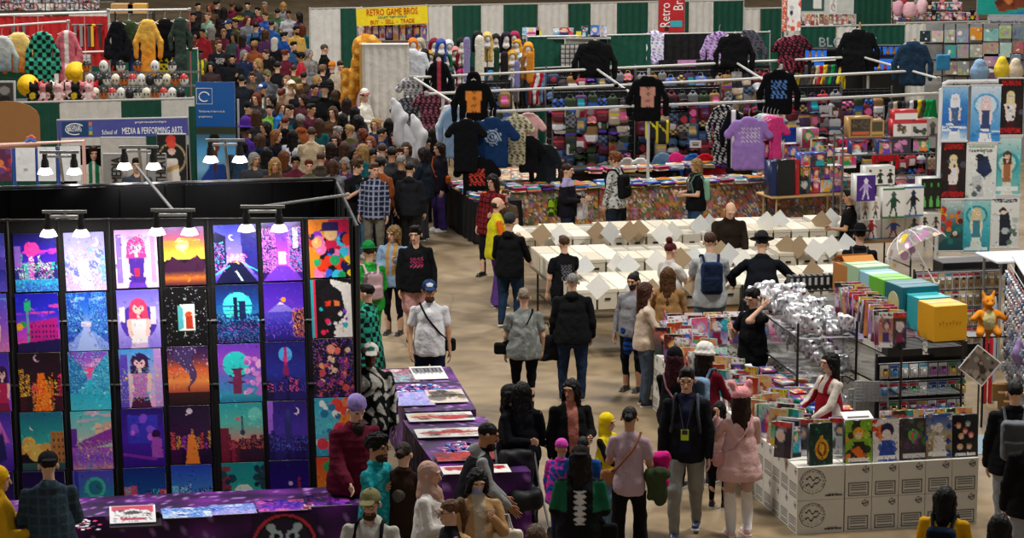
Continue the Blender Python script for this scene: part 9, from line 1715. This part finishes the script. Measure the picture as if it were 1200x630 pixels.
CR=[(243,14,1.76,-40,SKL,'buzz','#6a5040','hoodie','#7a9a88','#22252c','shaven headed person in a pale green hoodie',{}),(254,0,1.80,160,SKL,'short',BLK,'coat','#121316','#15161a','tall person in a black coat at the top of the crowd',{}),(268,23,1.78,-60,SKL,'short',BLK,'jacket','#18243a','#1a1c22','person in a pale fronted cap and navy jacket',dict(hat=('cap','#2a3a58','#d8d8dc'))),(256,47,1.78,10,SKL,'short','#7a5038','hoodie','#1c1c22','#222','person in glasses wearing a black hoodie with white mark',dict(glasses='#111',beard='#6a4630',topk=dict(pat='print',col2='#b8b8bc'))),(272,63,1.78,5,SKM,'short',BLK,'puffer','#14151a','#222','dark bearded person in a black puffer coat',dict(beard='#120e0c',wide=1.15)),(283,88,1.72,190,SKL,'short',BLK,'puffer','#181a22','#222','person in a bulky black puffer coat beside the blue banner',dict(wide=1.2)),(300,26,1.80,178,SKL,'short',BLK,'tee','#3a6a98','#18243a','person in a blue tee seen from behind',dict(bags=(('backpack','#15161a','black backpack on the person in the blue tee'),),wide=1.15)),(237,33,1.68,-20,SKT,'short',BLK,'jacket','#8a2028','#222','person in a dark red jacket by the costume pole',{}),(234,58,1.66,10,SKD,'short',BLK,'jacket','#384a20','#222','person in olive with a yellow scarf by the costume pole',dict(topk=dict(pat='scarf',col2='#c8b020'))),(280,8,1.68,40,SKD,'afro','#0e0c0c','jacket','#4a2040','#222','person with a black afro and yellow scarf',dict(topk=dict(pat='shoulder',col2='#8a8420'))),(311,14,1.70,-30,SKL,'short',BRN,'shirt','#28509a','#222','person in a bright blue shirt near the top',{}),(322,44,1.66,160,SKL,None,None,'jacket','#16161a','#222','person in a white hood and black jacket',dict(hat=('hood','#b8b4ac'))),(333,37,1.74,120,SKL,'short',BLK,'puffer','#1c4a98','#222','person in a bright blue puffer jacket',{}),(325,72,1.74,175,SKL,'short',BLK,'tee','#14151a','#222','dark haired person in black behind the olive cap',{}),(313,82,1.74,0,SKL,'short',BRN,'jacket','#50545a','#222','person in an olive cap and grey jacket',dict(hat=('cap','#5a5a3a'))),(296,84,1.68,-30,SKM,'short',BRN,'jacket','#5a4a3a','#222','brown haired person between the olive cap and the blue banner',{}),(347,30,1.74,20,SKM,'short',BLK,'shirt','#c8a050','#3a4a58','person in a mustard yellow shirt',dict(beard='#1a120e')),(344,48,1.80,60,SKL,'short',DBR,'jacket','#28486e','#222','bearded person in a blue blazer facing right',dict(beard='#2a1a12')),(352,61,1.66,-80,SKT,'curly','#120e0e','tee','#b02838','#222','curly haired person in a red tee',dict(fat=1.3)),(362,57,1.64,30,SKL,'bob',GRY,'jacket','#8a8078','#222','grey haired person behind the red tee',{}),(380,51,1.80,100,SKL,'buzz','#5a4a40','jacket','#121316','#222','balding person in a black jacket before the white drape',dict(wide=1.1)),(378,76,1.62,165,SKL,'curly','#7a5a44','long','#18181c','#222','person with light brown curls in black',{}),(389,73,1.66,170,SKL,None,None,'jacket','#2a2a30','#222','person in a round orange hat',dict(hat=('beanie','#d07820'))),(399,71,1.76,0,SKL,'short',BRN,'jacket','#a89a88','#222','person in a beige jacket looking down at a phone',dict(arms=('bent','phone'),nod=25)),(308,97,1.80,0,SKM,'short',DBR,'tee','#c4bfb2','#5a8a30','bearded person in a blue cap, white tee and dark harness',dict(hat=('cap','#1c3a78','#d8d8d8'),beard='#1c120e',wide=1.25,fat=1.35,topk=dict(pat='scarf',col2='#4a4a40'))),(341,94,1.78,182,SKL,'short',BLD,'jacket','#8a735e','#222','person in a cream cap and tan jacket seen from behind',dict(hat=('backcap','#cfc8b8'),wide=1.2,fat=1.25)),(291,119,1.76,30,SKL,'short',BLK,'jacket','#15161a','#222','person in a black cap with a red lanyard',dict(hat=('cap','#141418'),topk=dict(pat='zip',col2='#b82030'))),(287,145,1.80,150,SKD,'short',BLK,'robe','#4a2a86','#3a2068','person in a purple brimless hat and purple robe',dict(hat=('top','#4a2a88'),wide=1.15)),(284,163,1.60,170,SKD,'bob','#0e0c0e','jacket','#2a4058','#222','dark haired person in denim under the purple robe',{}),(311,142,1.66,-30,SKM,'long',BLK,'long','#16161a','#222','long haired person in black beside the purple robe',{}),(329,119,1.64,60,SKL,'long','#5a3a24','long','#2a78c0','#222','brown haired person in a bright blue top',{}),(340,122,1.66,-20,SKL,'short',DBR,'tee','#1c2c34','#222','person in a dark printed tee holding a phone',dict(arms=('phone','bent'),topk=dict(pat='print',col2='#4a8a98'))),(324,151,1.64,50,SKL,'longback','#8a5428','long','#141418','#222','person with long ginger hair in black',{}),(343,151,1.66,165,SKL,'long',BLK,'tee','#c8c8d0','#2a3a88','dark haired person in a white and blue top',dict(topk=dict(pat='sleeves',col2='#2a48a0'))),(364,121,1.70,40,SKM,'short',BLK,'hoodie','#481c2e','#222','person in a maroon hoodie looking right',{}),(380,98,1.92,178,SKL,None,None,'coat','#08080a','#08080a','very tall person in a black brimmed hat and long black cloak',dict(hat=('wide','#0a0a0c'),wide=1.35,fat=1.35)),(365,149,1.74,172,SKL,'short',BRN,'jacket','#b8a586','#222','person in a tan blazer seen from behind',dict(wide=1.15)),(350,164,1.40,160,SKL,'short',BRN,'tee','#a83a50','#2a48a8','child in a red, white and blue top',dict(topk=dict(pat='yoke',col2='#c8c8d8'))),(388,166,1.55,150,SKM,'long',DBR,'jacket','#5a2a2c','#222','brown haired person between the tan blazer and the black dress',{}),(411,102,1.60,120,SKL,'short',BLK,'jacket','#a82838','#222','person in a navy cap and red jacket',dict(hat=('cap','#28304a'))),(406,114,1.66,178,SKL,'longback','#2a1a18','jacket','#bcb8b0','#16161a','person with long dark hair in a white jacket',{}),(427,106,1.72,60,SKL,'short',BRN,'shirt','#d2cdc2','#cfcabf','person in a white outfit and pink banded white hat',dict(hat=('bowler','#d8d2c8','#b05a5a'),arms=('bent','bent'))),(402,132,1.64,120,SKM,'bob',BLK,'jacket','#141418','#222','person with black hair in a dark jacket with a yellow bag',dict(bags=(('sling','#b88a28','yellow patterned bag in the middle of the crowd',dict(pos=(.1,-.2,.95))),))),(392,157,1.66,0,SKL,'longback','#33201a','tank','#0d0d10','#111','person with a fringe in a sleeveless black dress',dict(arms=('low','low'))),(456,138,1.66,176,SKL,'longback','#100d0e','long','#111114','#222','person with very long black hair before the white sack',{}),(434,159,1.64,10,SKL,'bob','#8a4a2a','long','#b8b2a8','#222','ginger haired person in a white top',{}),(463,154,1.66,-20,SKL,'wavy','#34201a','long','#2a2428','#222','person with brown waves smiling to the left',{}),(415,172,1.64,30,SKM,'long',BLK,'jacket','#222026','#222','dark haired person right of the sleeveless black dress',{}),(436,174,1.62,150,SKM,'short',BLK,'jacket','#3c3a40','#222','short black haired person behind the plaid shirt',{}),(448,168,1.70,160,SKL,'short',BRN,'jacket','#3a3c42','#222','brown haired person in charcoal behind the heavy grey shirt',{}),(476,166,1.66,20,SKL,'bob',BRN,'jacket','#4a4240','#222','person in taupe beside the white sack',{}),(232,3,1.72,30,SKL,'short',BLK,'jacket','#1c1a1e','#222','person in black behind the costume pole',{}),(262,8,1.70,170,SKM,'long',BLK,'jacket','#241c22','#222','person in dark plum near the top of the crowd',{}),(290,2,1.72,20,SKL,'short',DBR,'jacket','#1c2a2c','#222','person in dark teal near the top of the crowd',{}),(302,8,1.70,-50,SKL,'short',BLK,'tee','#6a2030','#222','person in a wine red tee near the top',{}),(325,10,1.74,160,SKL,'short',BLK,'jacket','#3a5a3a','#222','person in a green jacket near the top',{}),(338,12,1.70,0,SKT,'short',BLK,'tee','#a8a8ac','#222','person in a pale grey tee near the top',{}),(318,24,1.72,150,SKL,'short',DBR,'jacket','#2a58a0','#222','person in a royal blue jacket beside the blue tee',{}),(273,38,1.66,-30,SKT,'long',BLK,'tee','#3a4a48','#222','person in a grey green tee behind the navy jacket',{}),(285,40,1.68,150,SKL,'long','#2a1a18','jacket','#6a2a58','#222','person in plum with long hair left of the blue tee',{}),(247,72,1.64,20,SKM,'long',BLK,'jacket','#3a2a2c','#222','person in dark brown between the hoodie and the pole',{}),(336,88,1.66,-20,SKL,'bob','#8a6a48','jacket','#a8a49a','#222','light haired person in a pale jacket behind the tan jacket',{}),(356,84,1.66,170,SKL,'short',DBR,'jacket','#3a2a20','#222','person in dark brown behind the red tee',{}),(368,98,1.64,30,SKM,'short',BLK,'tee','#1a1a20','#222','person in black left of the tall cloak',{}),(355,110,1.62,-20,SKL,'long',DBR,'jacket','#4a2228','#222','person in deep red between tan jacket and tall cloak',{}),(394,105,1.66,150,SKL,'long',BRN,'long','#6a4a3a','#222','person in russet right of the tall cloak',{}),(301,128,1.62,160,SKL,'long',BRN,'jacket','#2a2a30','#222','person in charcoal in front of the white tee and harness',{}),(316,122,1.60,20,SKL,'short',DBR,'tee','#6a9a3a','#222','person in a lime green tee below the white tee',{}),(312,172,1.60,170,SKM,'long',BLK,'jacket','#18181e','#222','person in black at the black backdrop edge',{}),(333,176,1.62,165,SKL,'longback','#6a3a1c','jacket','#2a2228','#222','auburn haired person at the black backdrop edge',{}),(376,178,1.64,170,SKL,'short',BRN,'jacket','#3a342c','#222','person in dark khaki at the black backdrop edge',{}),(404,165,1.66,160,SKL,'long',BRN,'jacket','#3a3034','#222','person in dim mauve right of the black dress',{}),(447,150,1.60,100,SKM,'short',DBR,'tee','#2a3a58','#222','person in a slate blue tee near the blue table',{}),(480,190,1.68,165,SKL,'short',BLK,'hoodie','#1c1d22','#222','person in black between the heavy grey shirt and the navy jacket',{}),(487,150,1.60,30,SKL,'bob','#7a5a38','long','#3a2c38','#222','light haired person in front of the dark patterned dress',{}),(506,150,1.60,170,SKM,'long',BLK,'jacket','#1a1418','#222','person in black below the long patterned dress',{}),]
for(x,y,H,yw,sk,hk,hc,tk,tc,lc,lb,ex) in CR:
 ex=dict(ex); topk=ex.pop('topk',None); ar_=ex.pop('arms',None) or R.choice([('down','down'),('bent','down'),('bent','bent'),('down','hold'),('relax','relax')])
 P(x,y,H,yw,lb+' in the packed aisle' if len(lb.split())<12 else lb,sk,(hk,hc) if hk else None,(tk,tc,topk) if topk else(tk,tc),('jeans',lc),('#222','#ccc'),ar_,group='people in the packed aisle',turn=R.choice([-25,0,20]),**ex)
_TN=['black','navy','charcoal','brown','maroon','olive','grey','plum','teal','rust']; _TC=['#141418','#1c2844','#34363c','#4a3424','#581c2c','#4a4a2c','#74747a','#4a2a50','#1c5a60','#8a4a28']
_HN=['black','brown','fair','auburn','grey']; _HC=[BLK,BRN,BLD,'#6a2c18',GRY]
FP_=[(226,14),(226,44),(226,70),(248,30),(262,34),(276,22),(290,18),(312,34),(322,26),(298,48),(312,58),(286,58),(302,68),(318,66),(334,58),(344,76),(366,72),(372,88),(386,92),(330,104),(350,98),(318,110),(300,108),(390,124),(396,148),(410,146),(420,134),(424,150),(374,138),(352,134),(334,136),(304,156),(298,178),(322,184),(346,182),(362,186),(390,186),(404,184),(424,168),(446,184),(470,182),(440,138),(416,124),(246,4),(272,2),(310,2),(332,2),(350,14),(354,28),(468,172),(500,160)]
for i,(x,y) in enumerate(FP_):
 a,b2=i%10,(i*3+i//10)%5; hk=['short','long','bob','messy','longback'][(i*7)%5]
 P(x,y,R.uniform(1.58,1.78),R.choice([-60,-20,10,40,150,175,200]),'%s haired person in %s, %s'%(_HN[b2],_TN[a],'in the upper end of the packed aisle' if y<50 else('halfway down the packed aisle' if y<120 else 'near the black backdrop end of the aisle')),R.choice([SKL,SKL,SKM,SKT,SKD]),(hk,_HC[b2]),(R.choice(['jacket','tee','long','hoodie']),_TC[a]),('jeans',R.choice(['#1c2434','#222','#3a3a3c'])),('#222','#ccc'),R.choice([('down','down'),('bent','down'),('bent','bent')]),group='people in the packed aisle',turn=R.choice([-30,0,30]),wide=1.12)
 # pushchair / trolley bag beside the person in the vest
g=G(612,640,.0); r=empty('pushchair',(g.x,g.y+.35,0),.3,add_label('black folding pushchair behind the person in the padded vest'),'pushchair')
s=SDF(.02,(-.3,-.4,.2),(.3,.4,1.1)); s.box((0,.05,.45),(.2,.25,.12),.08); s.box((0,.22,.72),(.2,.08,.22),.07,k=.05); s.ripple(.01,20,20,20); V,F=s.nets(); link('seat',mesh_np('seat',V,F,vcol('#15161a',V),vmat('satin')),r)
for sx in(-1,1):
 b=MB(); b.tube([(sx*.22,-.35,.1),(sx*.22,.1,.6),(sx*.22,.35,1.02)],.014,6,'#707276'); b.build('frame',vmat('plastic'),r)
 for y in(-.35,.3):b=MB(); b.lathe([(.09,-.02),(.1,0),(.09,.02)],14,(sx*.22,y,.1),'#1c1c1e',R3=Matrix.Rotation(pi/2,3,'Y')); b.build('wheel',vmat('plastic'),r)
 b=MB(); b.tube([(sx*.22,.3,.1),(sx*.22,.05,.5)],.012,6,'#707276'); b.build('strut',vmat('plastic'),r)
b=MB(); b.tube([(-.22,.35,1.02),(.22,.35,1.02)],.018,8,'#141414'); b.build('handle',vmat('plastic'),r)
# yellow vest of the bald man, badge of the striding man
p_=[o for o in COL.objects if o.get('label','').startswith('bald bearded person')][0]
pv=Pose(1.76,('bent','bent'),wide=1.1,fat=1.2); link('vest',garment_top(pv,'vest','#c8c020',.016,loose=1.3),p_)
p_=[o for o in COL.objects if o.get('label','').startswith('bearded person in a grey hoodie and black')][0]
pv=Pose(1.78,('low','low'),lean=14,twist=-8); link('hoodie',garment_top(pv,'hoodie','#8c8c8c',.0125,loose=.7),p_)
p_=[o for o in COL.objects if o.get('label','').startswith('person in glasses striding')][0]
b=MB(); b.box((0,-.20,1.17),(.085,.006,.12),'#b8d020'); b.box((0,-.205,1.2),(.06,.004,.05),'#2a2a30'); b.tube([(-.07,-.13,1.5),(-.02,-.19,1.24),(.02,-.19,1.24),(.07,-.13,1.5)],.006,5,'#303030'); b.build('lanyard_badge',vmat('gloss'),p_)
p_=[o for o in COL.objects if o.get('label','').startswith('person in a pink bear eared')][0]
pv=Pose(1.63,('hold','face'));
for i in(0,1):a=pv.an[i]*pv.k; k_=pv.kn[i]*pv.k; b=MB(); b.tube([a+np.array((0,.01,.0)),a*.5+k_*.5+np.array((0,.015,0)),k_+np.array((0,.0,.03))],[.052,.066,.066],12,'#e0dcda'); b.build('sock',vmat('cloth'),p_,smooth=True)
